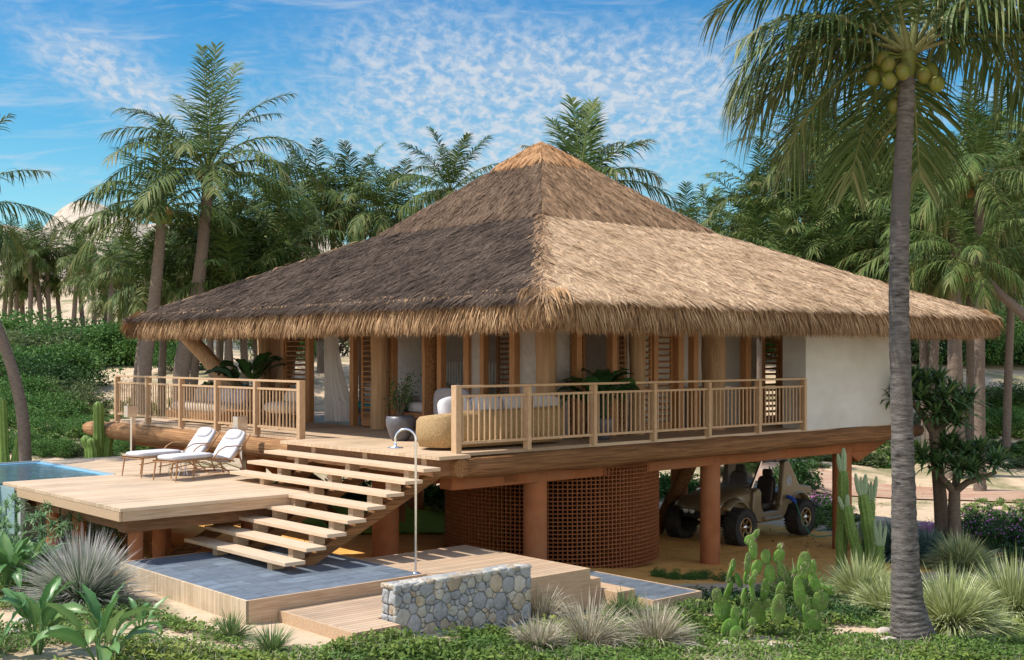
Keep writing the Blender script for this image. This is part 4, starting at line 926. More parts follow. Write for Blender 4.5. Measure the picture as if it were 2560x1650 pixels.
# ---- two tall palms on the left
def tall_palm(label, base_px, mid_px, top_px, d, r0, r1, fr, nuts, L=3.9):
    base = gbase(base_px[0], d); o = Vector(base)
    e = thing('palm_tree', label, 'palm tree', base); path = [Vector((0, 0, -.3))] + [Vector(at(x, y, d)) - o for x, y in mid_px]; top = Vector(at(*top_px, d)) - o
    link('trunk', trunk_mesh(path + [top], r0, r1, 60, 16), None, e)
    G = []
    for az, e0, bd, k_, hg, ag in fr: G.append(frond(L * k_, radians(az), radians(e0), radians(bd), 46, 1.12, .070, hg, 3, ag, rs.normal(0, .1), 22, .04))
    c = link('crown', np_mesh('crown', *cat_geo(G)), M['palm'], e); c.location = top
    coconuts(e, top + Vector((0, 0, .0)), nuts, .15, .42, .15)
F1 = [(90, 84, 16, 1.1, .3, .15), (110, 80, 20, 1.15, .35, .1), (70, 76, 28, 1.1, .4, .15), (130, 68, 45, 1.0, .4, .3), (55, 66, 60, .95, .5, .3), (180, 58, 85, .95, .8, .5), (5, 55, 100, .95, .9, .5), (20, 28, 70, 1.0, 1.0, .6), (-5, 5, 60, 1.05, .9, .4), (165, 30, 75, 1.05, .9, .5), (190, 10, 60, 1.0, .9, .6), (-70, 10, 60, 1.0, .6, .45), (-110, 5, 60, .95, .6, .5), (-90, 45, 90, .8, .6, .4), (45, 10, 60, 1.0, .8, .5), (135, 10, 60, 1.0, .8, .5), (150, 50, 70, 1.0, .6, .3), (230, 35, 80, 1.0, .8, .6), (-40, 30, 80, 1.0, .8, .5), (90, 30, 60, 1.0, .7, .4), (215, 60, 70, .9, .6, .3), (20, 72, 60, 1.0, .5, .2)]
F2 = [(100, 86, 25, 1.0, .3, .1), (150, 70, 50, .95, .4, .2), (172, 42, 80, 1.0, .9, .4), (185, 8, 50, 1.1, .9, .5), (205, -8, 60, 1.1, .9, .9), (60, 65, 60, .9, .5, .3), (10, 50, 90, .9, .7, .4), (-20, 20, 70, .9, .7, .5), (-80, 25, 80, .8, .7, .5), (-120, 20, 70, .9, .7, .6), (130, 30, 60, .9, .6, .4), (90, 20, 60, .9, .6, .5), (40, 5, 60, .9, .7, .5), (240, 45, 80, .9, .7, .4), (160, 15, 60, .9, .8, .4), (80, 75, 35, .95, .4, .15)]
tall_palm('tallest coconut palm left of the roof, leaning right with upright top leaves', (452, 926), [(455, 915), (482, 800), (497, 700), (512, 560)], (521, 432), 47, .36, .19, F1, 9, 4.9)
tall_palm('shorter coconut palm beside the tallest one, left of the roof with a nut cluster', (360, 926), [(362, 915), (380, 800), (392, 690), (400, 600)], (403, 528), 46, .30, .17, F2, 9, 3.8)
palm('leaning coconut palm cut by the left edge of the picture', (at(64, 1150, 27)[0], 27, gz(at(64, 1150, 27)[0], 27)), at(-135, 530, 27), CROWN_MID[0], 1.0, .72, .145, .10, group=None, mids=[at(60, 1080, 27), at(38, 950, 27), at(2, 840, 27), at(-55, 700, 27)], rings=60, n=16)
# extra trunks behind the left railing
for px, tpx, tpy, d, lab in ((402, 415, 700, 50, 'slim coconut palm close behind the shorter tall palm'), (335, 372, 705, 49, 'slim curved coconut palm left of the shorter tall palm'), (478, 520, 640, 50, 'coconut palm directly behind the foot of the tallest palm'), (545, 560, 620, 52, 'coconut palm seen between the leaning posts and the tallest palm'), (655, 612, 660, 52, 'coconut palm rising behind the leaning posts of the terrace')):
    palm(lab, gbase(px, d), at(tpx, tpy, d), CROWNS[rs.randint(7)], rs.uniform(0, 6), .85, .19, .13)

# ---- palms on the dunes at the far left
far_l = [(8, 850, 655), (30, 850, 690), (75, 858, 640), (105, 850, 665), (128, 848, 630), (150, 838, 690), (212, 830, 610), (240, 860, 700), (270, 880, 655), (262, 875, 735), (318, 860, 620), (60, 845, 715), (180, 850, 650), (345, 850, 660), (425, 840, 650), (300, 845, 700), (20, 835, 620), (460, 850, 600)]
for q, (px, by, ty) in enumerate(far_l):
    x, d = ray_ground(px, by + 14); d = min(d, 112)
    x = (px - 1280) / FPX * d
    palm('coconut palm standing on the pale dune slope at the far left', (x, d, gz(x, d)), at(px + rs.uniform(-18, 18), ty, d), CROWNS[q % 7], rs.uniform(0, 6), .78, .2, .14, rs.uniform(-1, 1), group='palms on the dune at the far left')
# ---- the grove behind the house, left of the peak
mid = [(560, 590, 56), (600, 655, 50), (650, 560, 60), (700, 520, 58), (735, 610, 52), (785, 490, 60), (830, 545, 62), (885, 500, 60), (950, 530, 57), (1000, 540, 58), (520, 690, 58), (580, 720, 48), (680, 690, 50), (470, 680, 62)]
for q, (px, py, d) in enumerate(mid):
    palm('coconut palm in the dense grove behind the dark left slope of the roof', gbase(px + rs.uniform(-25, 25), d), at(px, py, d), CROWNS[(q * 3) % 7], rs.uniform(0, 6), rs.uniform(.82, 1.0), .19, .12, rs.uniform(-1, 1), group='palms in the grove left of the roof')
palm('bright green palm rising just left of the roof peak', gbase(1130, 50), at(1125, 480, 50), CROWN_MID[0], 2.2, .85, .19, .12, group=None)
# the palm behind the peak
Fp = [(100, 80, 22, 1.15, .3, .15), (75, 78, 25, 1.15, .3, .1), (50, 65, 55, 1.0, .5, .3), (20, 45, 75, 1.05, .8, .4), (5, 25, 70, 1.15, .9, .5), (0, 2, 55, 1.05, .8, .5), (150, 60, 50, .95, .5, .3), (90, 50, 60, 1.0, .5, .4), (-60, 40, 70, .8, .6, .4), (130, 72, 30, 1.0, .35, .2), (60, 85, 20, 1.0, .3, .1), (180, 40, 70, .9, .7, .4), (-20, 60, 60, .95, .6, .3)]
tall_palm('palm with upright leaves standing behind the roof peak', (1430, 880), [(1435, 850), (1440, 700), (1450, 600)], (1452, 478), 42, .2, .14, Fp, 3, 3.2)
# ---- the grove at the right
right = [(1790, 600, 60), (1715, 585, 62), (1870, 565, 55), (1905, 500, 54), (1950, 590, 50), (1985, 455, 52), (2010, 385, 50), (2035, 540, 48), (2060, 620, 46), (2095, 455, 54), (2120, 580, 50), (2150, 520, 47), (2180, 430, 52), (2205, 620, 48), (2255, 560, 52), (2300, 500, 56), (2325, 640, 50), (2380, 560, 54), (2420, 500, 50), (2470, 580, 48), (2510, 470, 52), (2545, 560, 50), (2500, 340, 50), (2560, 380, 46), (2340, 440, 60), (1900, 640, 47), (1975, 665, 45), (2090, 690, 44), (2160, 680, 47), (2290, 690, 52), (2440, 680, 56), (2530, 680, 50), (2230, 470, 60), (2130, 380, 58), (2050, 350, 56), (2440, 420, 60)]
for q, (px, py, d) in enumerate(right):
    if px > 2240:
        if py > 600: continue
        d = 84 + (q % 4) * 3
    else: d += 4
    palm('coconut palm in the dense grove behind the right half of the roof', gbase(px + rs.uniform(-25, 25), d), at(px, py, d), CROWNS[(q * 5 + 2) % 7], rs.uniform(0, 6), rs.uniform(.82, 1.0) * (1.5 if d > 80 else 1), .19 * (1.3 if d > 80 else 1), .13, rs.uniform(-1, 1), group='palms in the grove at the right')
palm('coconut palm with orange and green nuts high at the right', gbase(2450, 38), at(2448, 445, 38), CROWN_MID[1], .6, .9, .18, .13, nuts=10, group=None, n=16)
palm('slanting coconut palm leaning in from the right edge with orange nuts', gbase(2660, 36), at(2425, 655, 36), CROWN_MID[0], 2.6, .66, .17, .12, nuts=9, group=None, mids=[at(2640, 900, 36), at(2570, 800, 36), at(2490, 725, 36)], n=16)
for bx, tx, ty, d, r, lab in ((2318, 2300, 640, 45, .20, 'left trunk of the pair of palms right of the white wall'), (2325, 2350, 620, 44.6, .19, 'right trunk of the pair of palms right of the white wall'), (2383, 2392, 560, 41, .27, 'thick straight palm trunk under the right end of the eave'), (2432, 2425, 590, 47, .24, 'palm standing before the dark green hedge beyond the right eave'), (2515, 2535, 600, 46, .17, 'thin palm trunk beside the slanting palm'), (2405, 2385, 650, 43, .16, 'slim palm behind the thick straight trunk at the right')):
    palm(lab, gbase(bx, d), at(tx, ty, d), CROWNS[rs.randint(7)], rs.uniform(0, 6), .95, r, r * .75, group=None, rings=60)
# ------------------------------------------------------------------ shrubs, grasses, cacti, ground cover
rs = np.random.RandomState(77)
def leafmat(nm, cols, rough=.5, tr=.2): return mat(nm, cols[1], rough + .1, .16, attr_cols=cols, transl=tr)
M['bush'] = leafmat('shrub_leaf', [(.035, .09, .02), (.06, .145, .03), (.10, .20, .045), (.16, .25, .065)])
M['bush_dark'] = leafmat('dark_shrub_leaf', [(.018, .045, .014), (.03, .075, .02), (.05, .11, .03), (.08, .14, .04)])
M['bush_olive'] = leafmat('olive_shrub_leaf', [(.05, .075, .03), (.09, .13, .05), (.14, .18, .07), (.20, .22, .10)])
M['twig'] = mat('grey_twig', (.16, .12, .09), .9, .1, (.09, .065, .05), 10)
def bush_mesh(nb=14, nl=2600, ls=.15, flat=.75, mt='bush', spread=1.0, lw=.5, twigs=9):
    """a shrub of unit radius: leaf clumps round branch ends, with gaps between them"""
    c = nrm(rs.normal(0, 1, (nb, 3))) * rs.uniform(.35, .95, (nb, 1)); c[:, 2] = np.abs(c[:, 2]) * flat + .15; c[:, :2] *= spread
    w = rs.uniform(.22, .42, nb); k = rs.randint(0, nb, nl)
    dirn = nrm(rs.normal(0, 1, (nl, 3))); rad = w[k] * rs.uniform(.55, 1.08, nl)
    P = c[k] + dirn * rad[:, None] * np.array([1, 1, .8]); P[:, 2] = np.maximum(P[:, 2], .02)
    D = nrm(dirn + rs.normal(0, .6, (nl, 3)) + [0, 0, .25])
    V, Q, R = blades(P, D, rs.normal(0, .5, (nl, 3)) + [0, 0, 1], ls * rs.uniform(.6, 1.2, nl), ls * lw * rs.uniform(.7, 1.2, nl), .3, 2, rnd=np.clip(rs.normal(.5, .2, nl) + (rs.rand(nb)[k] - .5) * .3, 0, 1))
    me = np_mesh('foliage', V, Q, R); me.materials.append(M[mt])
    mb = MB()
    for q in range(twigs):
        e = c[q % nb]; mb.tube([(0, 0, -.1), tuple(e * .45 + rs.normal(0, .06, 3)), tuple(e)], [.035, .022, .008], 5)
    tm = mb.mesh('branches'); tm.materials.append(M['twig'])
    return me, tm
BUSH = {m: [bush_mesh(nb=12 + 3 * q, nl=2400 + 300 * q, mt=m, ls=.14 if q % 2 else .17) for q in range(3)] for m in ('bush', 'bush_dark', 'bush_olive')}
BUSH['tree'] = [bush_mesh(nb=34, nl=11000, mt=m_, ls=.055, flat=.9) for m_ in ('bush_dark', 'bush', 'bush_olive')]
for m_ in ('bush', 'bush_dark', 'bush_olive'): BUSH[m_ + '_fine'] = [bush_mesh(nb=20 + 5 * q, nl=7500, mt=m_, ls=.07, spread=1.15) for q in range(2)]
BUSH['near'] = [bush_mesh(nb=18, nl=5000, mt='bush', ls=.075)]
def bush(x, y, r, kind='bush', label=None, group=None, h=1.0, name='shrub', v=None, sink=.08, z=None):
    me, tm = BUSH[kind][rs.randint(len(BUSH[kind])) if v is None else v]
    e = thing(name, label, 'shrub', (x, y, (gz(x, y) if z is None else z) - sink), rs.uniform(0, 6.3), group, (r, r, r * h))
    link('foliage', me, None, e); link('branches', tm, None, e); return e
# thicket at the left
LB = [(20, 960, 2.0), (80, 975, 2.2), (140, 960, 2.2), (250, 906, 1.9), (290, 900, 2.1), (330, 898, 1.9), (60, 930, 2.2), (120, 920, 2.4), (175, 905, 2.2), (235, 888, 2.2), (15, 1040, 1.5), (70, 1060, 1.3), (110, 1040, 1.5), (160, 1010, 1.5), (130, 1090, 1.2), (190, 1080, 1.1), (240, 1070, 1.0), (285, 1075, 1.0), (30, 1120, 1.1), (90, 1130, 1.0), (150, 1130, .9), (200, 1130, .8), (10, 890, 2.6), (370, 896, 1.7), (410, 898, 1.6), (440, 918, 1.2), (300, 1120, .8), (340, 1115, .7), (395, 1110, .7), (265, 1130, .7), (430, 1130, .7), (30, 1010, 1.6), (0, 960, 2.2)]
for px, py, r in LB:
    x, y = ray_ground(px, py + 8)
    k = 'bush' if rs.rand() < .55 else ('bush_dark' if rs.rand() < .3 else 'bush_olive')
    bush(x, y, r * y / 42 * .92, k + '_fine', 'leafy green shrub in the thicket left of the terrace', 'thicket left of the terrace', .85)
# hedge and shrubs at the right
for px, py, r, k in ((2330, 900, 2.6, 'bush_dark'), (2400, 905, 2.8, 'bush_dark'), (2450, 905, 2.6, 'bush_dark'), (2500, 905, 2.8, 'bush_dark'), (2555, 905, 3.0, 'bush_dark'), (2600, 905, 3.0, 'bush_dark'), (2290, 905, 1.8, 'bush')):
    x, y = ray_ground(px, py); bush(x, y, r * .72, k + '_fine', 'dense dark green bush in the hedge beyond the right eave', 'dark hedge beyond the right eave', 1.0)
for px, py, r, k in ((2420, 1010, 1.35, 'bush_olive'), (2480, 1015, 1.2, 'bush'), (2530, 1010, 1.5, 'bush_dark'), (2440, 1070, 1.2, 'bush'), (2500, 1075, 1.2, 'bush'), (2550, 1065, 1.2, 'bush'), (2380, 1080, .9, 'bush'), (2340, 1060, .9, 'bush_olive'), (2410, 1040, 1.0, 'bush')):
    x, y = ray_ground(px, py); bush(x, y, r, k + '_fine', 'rounded green shrub on the sand right of the dragon trees', 'shrubs on the sand at the right', .85)
for px, py, r, k in ((2080, 1145, .6, 'bush_olive'), (2150, 1150, .8, 'bush_olive'), (2210, 1160, .5, 'bush'), (2250, 1130, .6, 'bush_olive'), (2330, 1130, .8, 'bush'), (2400, 1120, .9, 'bush'), (2460, 1115, .9, 'bush_olive'), (2520, 1125, .8, 'bush'), (2300, 1150, .4, 'bush_olive'), (2030, 1160, .5, 'bush_olive'), (2560, 1160, .7, 'bush_olive'), (2130, 1110, .8, 'bush'), (2060, 1115, .8, 'bush')):
    x, y = ray_ground(px, py + 5); bush(x, y, r * 1.1, k, 'low straggling shrub on the sand beyond the brick track', 'low shrubs beyond the track', .5)
x, y = ray_ground(1985, 1230); bush(x, y, 1.0, 'bush_dark', 'dark fine leaved shrub behind the tail of the buggy', None, 1.25)
for px, py, r, k in ((1700, 1240, 1.2, 'bush'), (1760, 1235, 1.0, 'bush_olive'), (1900, 1235, .8, 'bush'), (2050, 1265, .5, 'bush'), (2100, 1275, .5, 'bush'), (2130, 1300, .4, 'bush_olive'), (2020, 1300, .35, 'bush')):
    x, y = ray_ground(px, py); bush(x, y, r, k, 'green shrub seen under the house beyond the buggy', 'shrubs seen under the house', .7)
for s, i, r, k in ((4.2, 12.6, 1.0, 'bush'), (6.2, 12.2, .9, 'bush_dark'), (8.0, 11.5, 1.0, 'bush'), (2.4, 13.0, .9, 'bush_olive'), (7.8, 9.5, .8, 'bush'), (.5, 14.0, .8, 'bush'), (-1.2, 12.2, .7, 'bush_olive'), (-1.8, 13.2, .8, 'bush'), (9, 13.5, 1.1, 'bush_dark'), (1.2, 9.6, .5, 'bush_olive'), (4.0, 10.9, .7, 'bush'), (-.4, 11.6, .6, 'bush')):
    x, y, _ = hw(s, i); bush(x, y, r, k, 'green shrub seen through the stairs behind the lawn', 'shrubs behind the stairs', .8)
for px, py, r in ((1655, 1462, .22), (1690, 1466, .26), (1730, 1462, .24), (1765, 1455, .25), (1640, 1448, .16), (1810, 1462, .25)):
    d = 4.15 * 3027 / (py - 885) ; x = (px - 1280) / FPX * d; bush(x, d, r, 'near', 'little dark leafed plant on the earth behind the slate landing', 'little plants behind the slate landing', .8, v=0, sink=.03)

# dark broad crowned trees that close the view behind the palms
for px, d, r in [(q, 66 + (k % 3) * 3, 3.4 + (k % 4) * .3) for k, q in enumerate((690, 830))] + [(q, 66 + (k % 3) * 3, 3.6 + (k % 4) * .4) for k, q in enumerate(range(1730, 2620, 80))]:
    x, y, z = gbase(px, d); bush(x, y, r * .72, 'tree', 'dark broad crowned tree standing behind the palms', 'dark trees behind the palm groves', 1.25, name='broadleaf_tree')['category'] = 'tree'
# ---- grasses
def tuft(name, label, x, y, n, L, W, spread, droop, mt, group=None, k=4, base=.06, rr=None, z=None, cat='grass clump', tipvar=0):
    az = rs.uniform(0, 2 * pi, n); el = np.arccos(rs.uniform(0, 1, n) ** spread)  # angle from vertical
    D = np.stack([np.sin(el) * np.cos(az), np.sin(el) * np.sin(az), np.cos(el) + .05], 1); B = np.stack([np.cos(az) * base * rs.rand(n), np.sin(az) * base * rs.rand(n), np.full(n, -.02)], 1)
    ln = L * rs.uniform(.65, 1.1, n); V, Q, R = blades(B, D, np.stack([np.cos(az) * -.3, np.sin(az) * -.3, np.ones(n)], 1) + rs.normal(0, .35, (n, 3)), ln, W * rs.uniform(.7, 1.3, n), droop * rs.uniform(.6, 1.3, n) * (.35 + .65 * np.sin(el)), k, rnd=rs.uniform(0, 1, n), prof=lambda t: (.8 + .5 * t) * (1 - t ** 2.5) + .04)
    if tipvar:
        hfrac = np.tile(np.repeat(np.linspace(0, 1, k + 1), 2), n); R = np.clip(R * .35 + hfrac * .65, 0, 1)
    me = np_mesh('blades', V, Q, R); me.materials.append(M[mt])
    e = thing(name, label, cat, (x, y, gz(x, y) if z is None else z), 0, group); link('blades', me, None, e); return e
M['g_tussock'] = leafmat('pale_green_tussock', [(.20, .24, .09), (.34, .39, .15), (.47, .50, .24), (.62, .62, .38)], .5, .2)
M['g_dry'] = leafmat('dry_tawny_grass', [(.22, .20, .12), (.34, .30, .20), (.48, .42, .31), (.62, .54, .43)], .7, .2)
M['g_green'] = leafmat('green_grass_tuft', [(.05, .10, .03), (.10, .18, .05), (.18, .26, .09), (.28, .33, .14)], .5, .2)
M['g_fount'] = leafmat('fountain_grass', [(.05, .13, .04), (.10, .20, .07), (.42, .42, .36), (.80, .70, .70)], .6, .2)
M['g_blue'] = leafmat('blue_green_grass', [(.05, .11, .09), (.09, .16, .13), (.13, .21, .17), (.2, .27, .22)], .5, .2)
def gpos(px, py):
    return ray_ground(px, py)
x, y = gpos(207, 1513); tuft('fountain_grass', 'big round fountain grass with grey purple plumes before the lounge deck', x, y, 2800, 1.18, .012, .62, .35, 'g_fount', k=4, tipvar=1)
for px, py, nm in ((576, 1600, 'left of two small green grass tufts in front of the slate platform'), (680, 1628, 'right of two small green grass tufts in front of the slate platform')):
    x, y = gpos(px, py); tuft('grass_tuft', nm, x, y, 420, .46, .009, .62, .4, 'g_green', 'small green tufts in the foreground', k=3)
for q, (px, py, L, mt, nm) in enumerate(((1352, 1548, .62, 'g_dry', 'tawny grass clump touching the right end of the stone wall'), (1345, 1622, .55, 'g_dry', 'low tawny grass clump nearest the picture bottom, below the wall end'), (1470, 1615, .85, 'g_dry', 'tallest tawny grass clump in the middle of the dry grasses'), (1640, 1612, .75, 'g_dry', 'rightmost tawny grass clump of the dry grasses'), (1563, 1545, .50, 'g_green', 'fresh green grass clump between the tawny ones'))):
    x, y = gpos(px, py); tuft('grass_clump', nm, x, y, 900, L * 1.12, .010, .85, .55, mt, 'dry grasses right of the stone wall', k=4, base=.13)
for px, py, L, mt, nm in ((2153, 1508, .78, 'g_tussock', 'pale green tussock left of the grey palm trunk'), (2403, 1425, .76, 'g_tussock', 'pale green tussock farthest back, right of the palm trunk'), (2222, 1540, .66, 'g_tussock', 'pale green tussock half hidden behind the grey palm trunk'), (2378, 1580, .90, 'g_tussock', 'large pale green tussock just right of the palm trunk foot'), (2535, 1550, .98, 'g_tussock', 'largest pale green tussock at the right picture edge'), (1992, 1512, .66, 'g_green', 'darker green tussock behind the prickly pears'), (2250, 1400, .85, 'g_blue', 'blue green grass clump behind the palm trunk, left side'), (2318, 1396, .70, 'g_blue', 'blue green grass clump behind the palm trunk, right side')):
    x, y = gpos(px, py); tuft('tussock', nm, x, y, 3600 if L > .7 else 2600, L * 1.4, .016, 1.05, .55, mt, 'tussocks round the grey palm', k=4, base=.12)

# ---- broad leafed plants in the left foreground
M['broad'] = mat('broad_leaf', (.07, .17, .05), .38, .45, attr_cols=[(.05, .13, .05), (.085, .20, .06), (.14, .27, .085), (.24, .34, .12)], transl=.25)
M['broad_dark'] = mat('glossy_dark_leaf', (.02, .07, .02), .3, .5, attr_cols=[(.012, .045, .015), (.02, .07, .02), (.04, .11, .03), (.07, .15, .04)], transl=.15)
def broadleaf_geo(leaves, W=.14, k=9, wav=.012):
    """leaves: rows (az, tilt from vertical, petiole, blade length, droop); a midrib fold, side veins and a wavy edge"""
    G = []
    for az, tl, pet, L, dr in leaves:
        d = np.array([sin(tl) * cos(az), sin(tl) * sin(az), cos(tl)]); side = np.array([-sin(az), cos(az), 0.]); p = np.array([cos(az) * .03, sin(az) * .03, 0.]); V = []; pts = []
        nst = 5; cur = d.copy()
        for q in range(nst): pts.append(p.copy()); p = p + cur * pet / nst; cur = cur + np.array([0, 0, -.03 * dr]); cur /= np.linalg.norm(cur)
        stem = pts + [p.copy()]; bl = [p.copy()]; dirs = [cur.copy()]
        for q in range(k): cur = cur + np.array([cos(az) * .05, sin(az) * .05, -dr * .22]); cur /= np.linalg.norm(cur); p = p + cur * L / k; bl.append(p.copy()); dirs.append(cur.copy())
        roll = rs.normal(0, .35); w_ = W * rs.uniform(.8, 1.2) * (L / .5) ** .5
        for q in range(k + 1):
            t = q / k; w = w_ * (sin(pi * min(1, t * .92 + .06)) ** .8) * (1 - .15 * t) * .5 if q < k else .002
            up = np.cross(side, dirs[q]); up *= -1 if up[2] < 0 else 1
            sd = side * cos(roll) + up * sin(roll); u2 = up * cos(roll) - side * sin(roll)
            for m, (a, f) in enumerate(((-1, .32), (-.5, .14), (0, 0), (.5, .14), (1, .32))): V.append(bl[q] + sd * w * a + u2 * (w * f + wav * sin(q * 2.4 + m * 1.7 + az * 5) * (abs(a))))
        idx = np.arange((k + 1) * 5).reshape(k + 1, 5); Q = np.stack([idx[:-1, :-1], idx[:-1, 1:], idx[1:, 1:], idx[1:, :-1]], -1).reshape(-1, 4)
        c = np.clip(rs.normal(.45, .2), 0, 1); R = np.tile([c, c + .04, c + .22, c + .04, c], k + 1); G.append((np.array(V), Q, R))
        # stalk
        r = .008; V = []
        for pp in stem: V += [pp + side * r, pp + np.array([r, 0, 0]) * 0 + np.cross(side, d) * r, pp - side * r, pp - np.cross(side, d) * r]
        idx = np.arange(len(stem) * 4).reshape(-1, 4); nx_ = np.roll(idx, -1, 1); Q = np.stack([idx[:-1], nx_[:-1], nx_[1:], idx[1:]], -1).reshape(-1, 4); G.append((np.array(V), Q, np.full(len(V), .7)))
    return cat_geo(G)
def broad_plant(label, x, y, n, pet, L, tmax=1.0, W=.14, group=None, mt='broad', z=None, name='broad_leaf_plant', dr=.7, cat='plant'):
    lv = [(q * 2.4 + rs.normal(0, .2), rs.uniform(.08, tmax) * (q / n) ** .6 + .05, pet * rs.uniform(.7, 1.1), L * rs.uniform(.75, 1.15), dr * rs.uniform(.4, 1.6) * (.5 + q / n)) for q in range(n)]
    e = thing(name, label, cat, (x, y, gz(x, y) - .02 if z is None else z), 0, group); me = np_mesh('leaves', *broadleaf_geo(lv, W), smooth=True); me.materials.append(M[mt]); link('leaves', me, None, e); return e
bg_ = 'broad leafed plants in the left foreground'
x, y = gpos(95, 1640); broad_plant('broad leafed plant with upright leaves at the lower left, left one in front', x, y, 15, .42, .50, .95, .17, bg_)
x, y = gpos(252, 1660); broad_plant('broad leafed plant with long arching leaves right of the front left one', x, y, 20, .38, .54, 1.15, .16, bg_)
x, y = gpos(352, 1575); broad_plant('small broad leafed plant standing between the big ones and the slate platform', x, y, 9, .16, .34, 1.1, .11, bg_)
x, y = gpos(20, 1500); broad_plant('dense broad leafed clump at the left edge behind the front plants', x, y, 34, .42, .55, 1.0, .17, bg_)
x, y = gpos(80, 1478); broad_plant('broad leafed clump left of the fountain grass', x, y, 22, .40, .50, .9, .15, bg_)
x, y = gpos(-25, 1660); broad_plant('broad leafed plant cut by the lower left corner', x, y, 12, .3, .48, 1.1, .16, bg_)

# ---- rosette plants (spiky leaf whorls)
def rosette(c, n, L, W, up=.5, droop=.6, k=3, ax=(0, 0, 1)):
    az = np.arange(n) * 2.39996; f = np.linspace(0, 1, n); el = .15 + 1.55 * f ** .8
    D = np.stack([np.sin(el) * np.cos(az), np.sin(el) * np.sin(az), np.cos(el)], 1) + np.array(ax) * .2 + rs.normal(0, .06, (n, 3))
    return blades(np.repeat(np.array([c], float), n, 0), D, np.stack([-np.cos(az) * .4, -np.sin(az) * .4, np.ones(n)], 1), L * rs.uniform(.8, 1.1, n), W, droop * rs.uniform(.5, 1.2, n), k, rnd=np.clip(rs.normal(.45, .2, n), 0, 1), prof=lambda t: (.7 + t) * (1 - t ** 2) + .03)
M['dragon'] = leafmat('dragon_tree_leaf', [(.04, .085, .03), (.07, .14, .045), (.12, .20, .065), (.22, .27, .10)], .4, .15)
M['papyrus'] = leafmat('pale_whorled_leaf', [(.08, .16, .07), (.14, .25, .11), (.24, .36, .18), (.34, .44, .25)], .5, .25)
M['bark'] = mat('dragon_tree_bark', (.20, .16, .12), .95, .1, (.11, .085, .065), 8, .7, 20, (1, 1, 4))
def dragon(label, bpx, d, limbs, heads, r=.13, L=.82, W=.085):
    b = gbase(bpx, d); o = Vector(b); e = thing('dragon_tree', label, 'tree', b, 0, 'dragon trees right of the palm')
    mb = MB()
    for pts, r0, r1 in limbs:
        P = [Vector(at(px, py, d + dd)) - o if py else Vector((0, 0, -.2)) for px, py, dd in pts]; n = len(P); mb.tube(P, list(np.linspace(r0, r1, n)), 10, jit=lambda k, q: .06 * sin(k * 2 + q * 3))
    mb.build('trunk', M['bark'], e, fix=False)
    G = [rosette(Vector(at(px, py, d + dd)) - o, 64, L * s_, W) for px, py, dd, s_ in heads]
    link('crown', np_mesh('crown', *cat_geo(G)), M['dragon'], e)
dragon('taller dragon tree close right of the grey palm trunk, head touching the wall corner', 2357, 28.5,
       [([(2357, 0, 0), (2352, 1250, 0), (2340, 1130, 0), (2335, 1080, 0)], .17, .12), ([(2335, 1085, 0), (2310, 1040, 0), (2285, 1010, -.3), (2270, 985, -.4)], .10, .05), ([(2335, 1085, 0), (2345, 1040, .2), (2360, 1000, .4)], .09, .05), ([(2335, 1085, 0), (2375, 1050, -.2), (2395, 1035, -.3)], .08, .04)],
       [(2270, 975, -.4, 1), (2225, 1005, -.2, 1), (2310, 965, 0, 1), (2345, 960, .4, 1), (2300, 1000, -.6, 1), (2360, 1000, -.4, 1), (2385, 990, .3, 1), (2400, 1030, -.3, 1), (2340, 1045, -.5, .9), (2290, 950, .4, .9), (2420, 1005, .2, .9), (2370, 1040, .4, .9), (2325, 1020, -.2, .9), (2250, 960, .5, .9), (2392, 1062, -.5, .8)])
dragon('shorter forked dragon tree with a long side branch at the right', 2388, 28.0,
       [([(2388, 0, 0), (2386, 1290, 0), (2386, 1225, 0)], .16, .13), ([(2386, 1230, 0), (2365, 1205, 0), (2345, 1185, .1), (2320, 1165, .1)], .10, .04), ([(2386, 1230, 0), (2395, 1195, .2), (2410, 1160, .3)], .09, .05), ([(2386, 1230, 0), (2420, 1205, -.2), (2460, 1193, -.3), (2490, 1180, -.3)], .09, .045), ([(2386, 1230, 0), (2388, 1180, .3), (2375, 1150, .4)], .07, .04)],
       [(2310, 1150, .1, 1), (2345, 1165, -.2, .9), (2375, 1135, .4, 1), (2412, 1140, .3, 1), (2440, 1165, 0, .9), (2490, 1165, -.3, 1), (2395, 1175, -.4, 1), (2450, 1130, .5, .9), (2350, 1125, .5, .9), (2425, 1185, -.5, .9), (2380, 1110, .6, .8)])
for q, (px, py, dd) in enumerate(((15, 1340, 17.5), (60, 1310, 18.2), (105, 1290, 18.8), (40, 1270, 19.3), (0, 1300, 18.4), (85, 1360, 17.8), (150, 1260, 20), (175, 1300, 19.6), (235, 1280, 21.2), (270, 1310, 21), (190, 1290, 21.8), (120, 1395, 17.4), (300, 1300, 22), (15, 1250, 20.5))):
    x, d, z = at(px, py, dd); zg_ = gz(x, d); o = Vector((x, d, zg_)); e = thing('whorled_plant', 'pale green plant with whorled narrow leaves under the left end of the lounge deck', 'plant', o, 0, 'whorled plants under the lounge deck')
    G = [rosette((rs.normal(0, .13), rs.normal(0, .13), (z - zg_) * f + rs.normal(0, .03)), 26, .30, .022, droop=.7) for f in (1.0, .9, .75, .6, .45)]
    link('leaves', np_mesh('leaves', *cat_geo(G)), M['papyrus'], e)
    mb = MB(); mb.tube([(0, 0, -.05), (0, 0, z - zg_)], .012, 5); mb.build('stem', M['bush'], e)

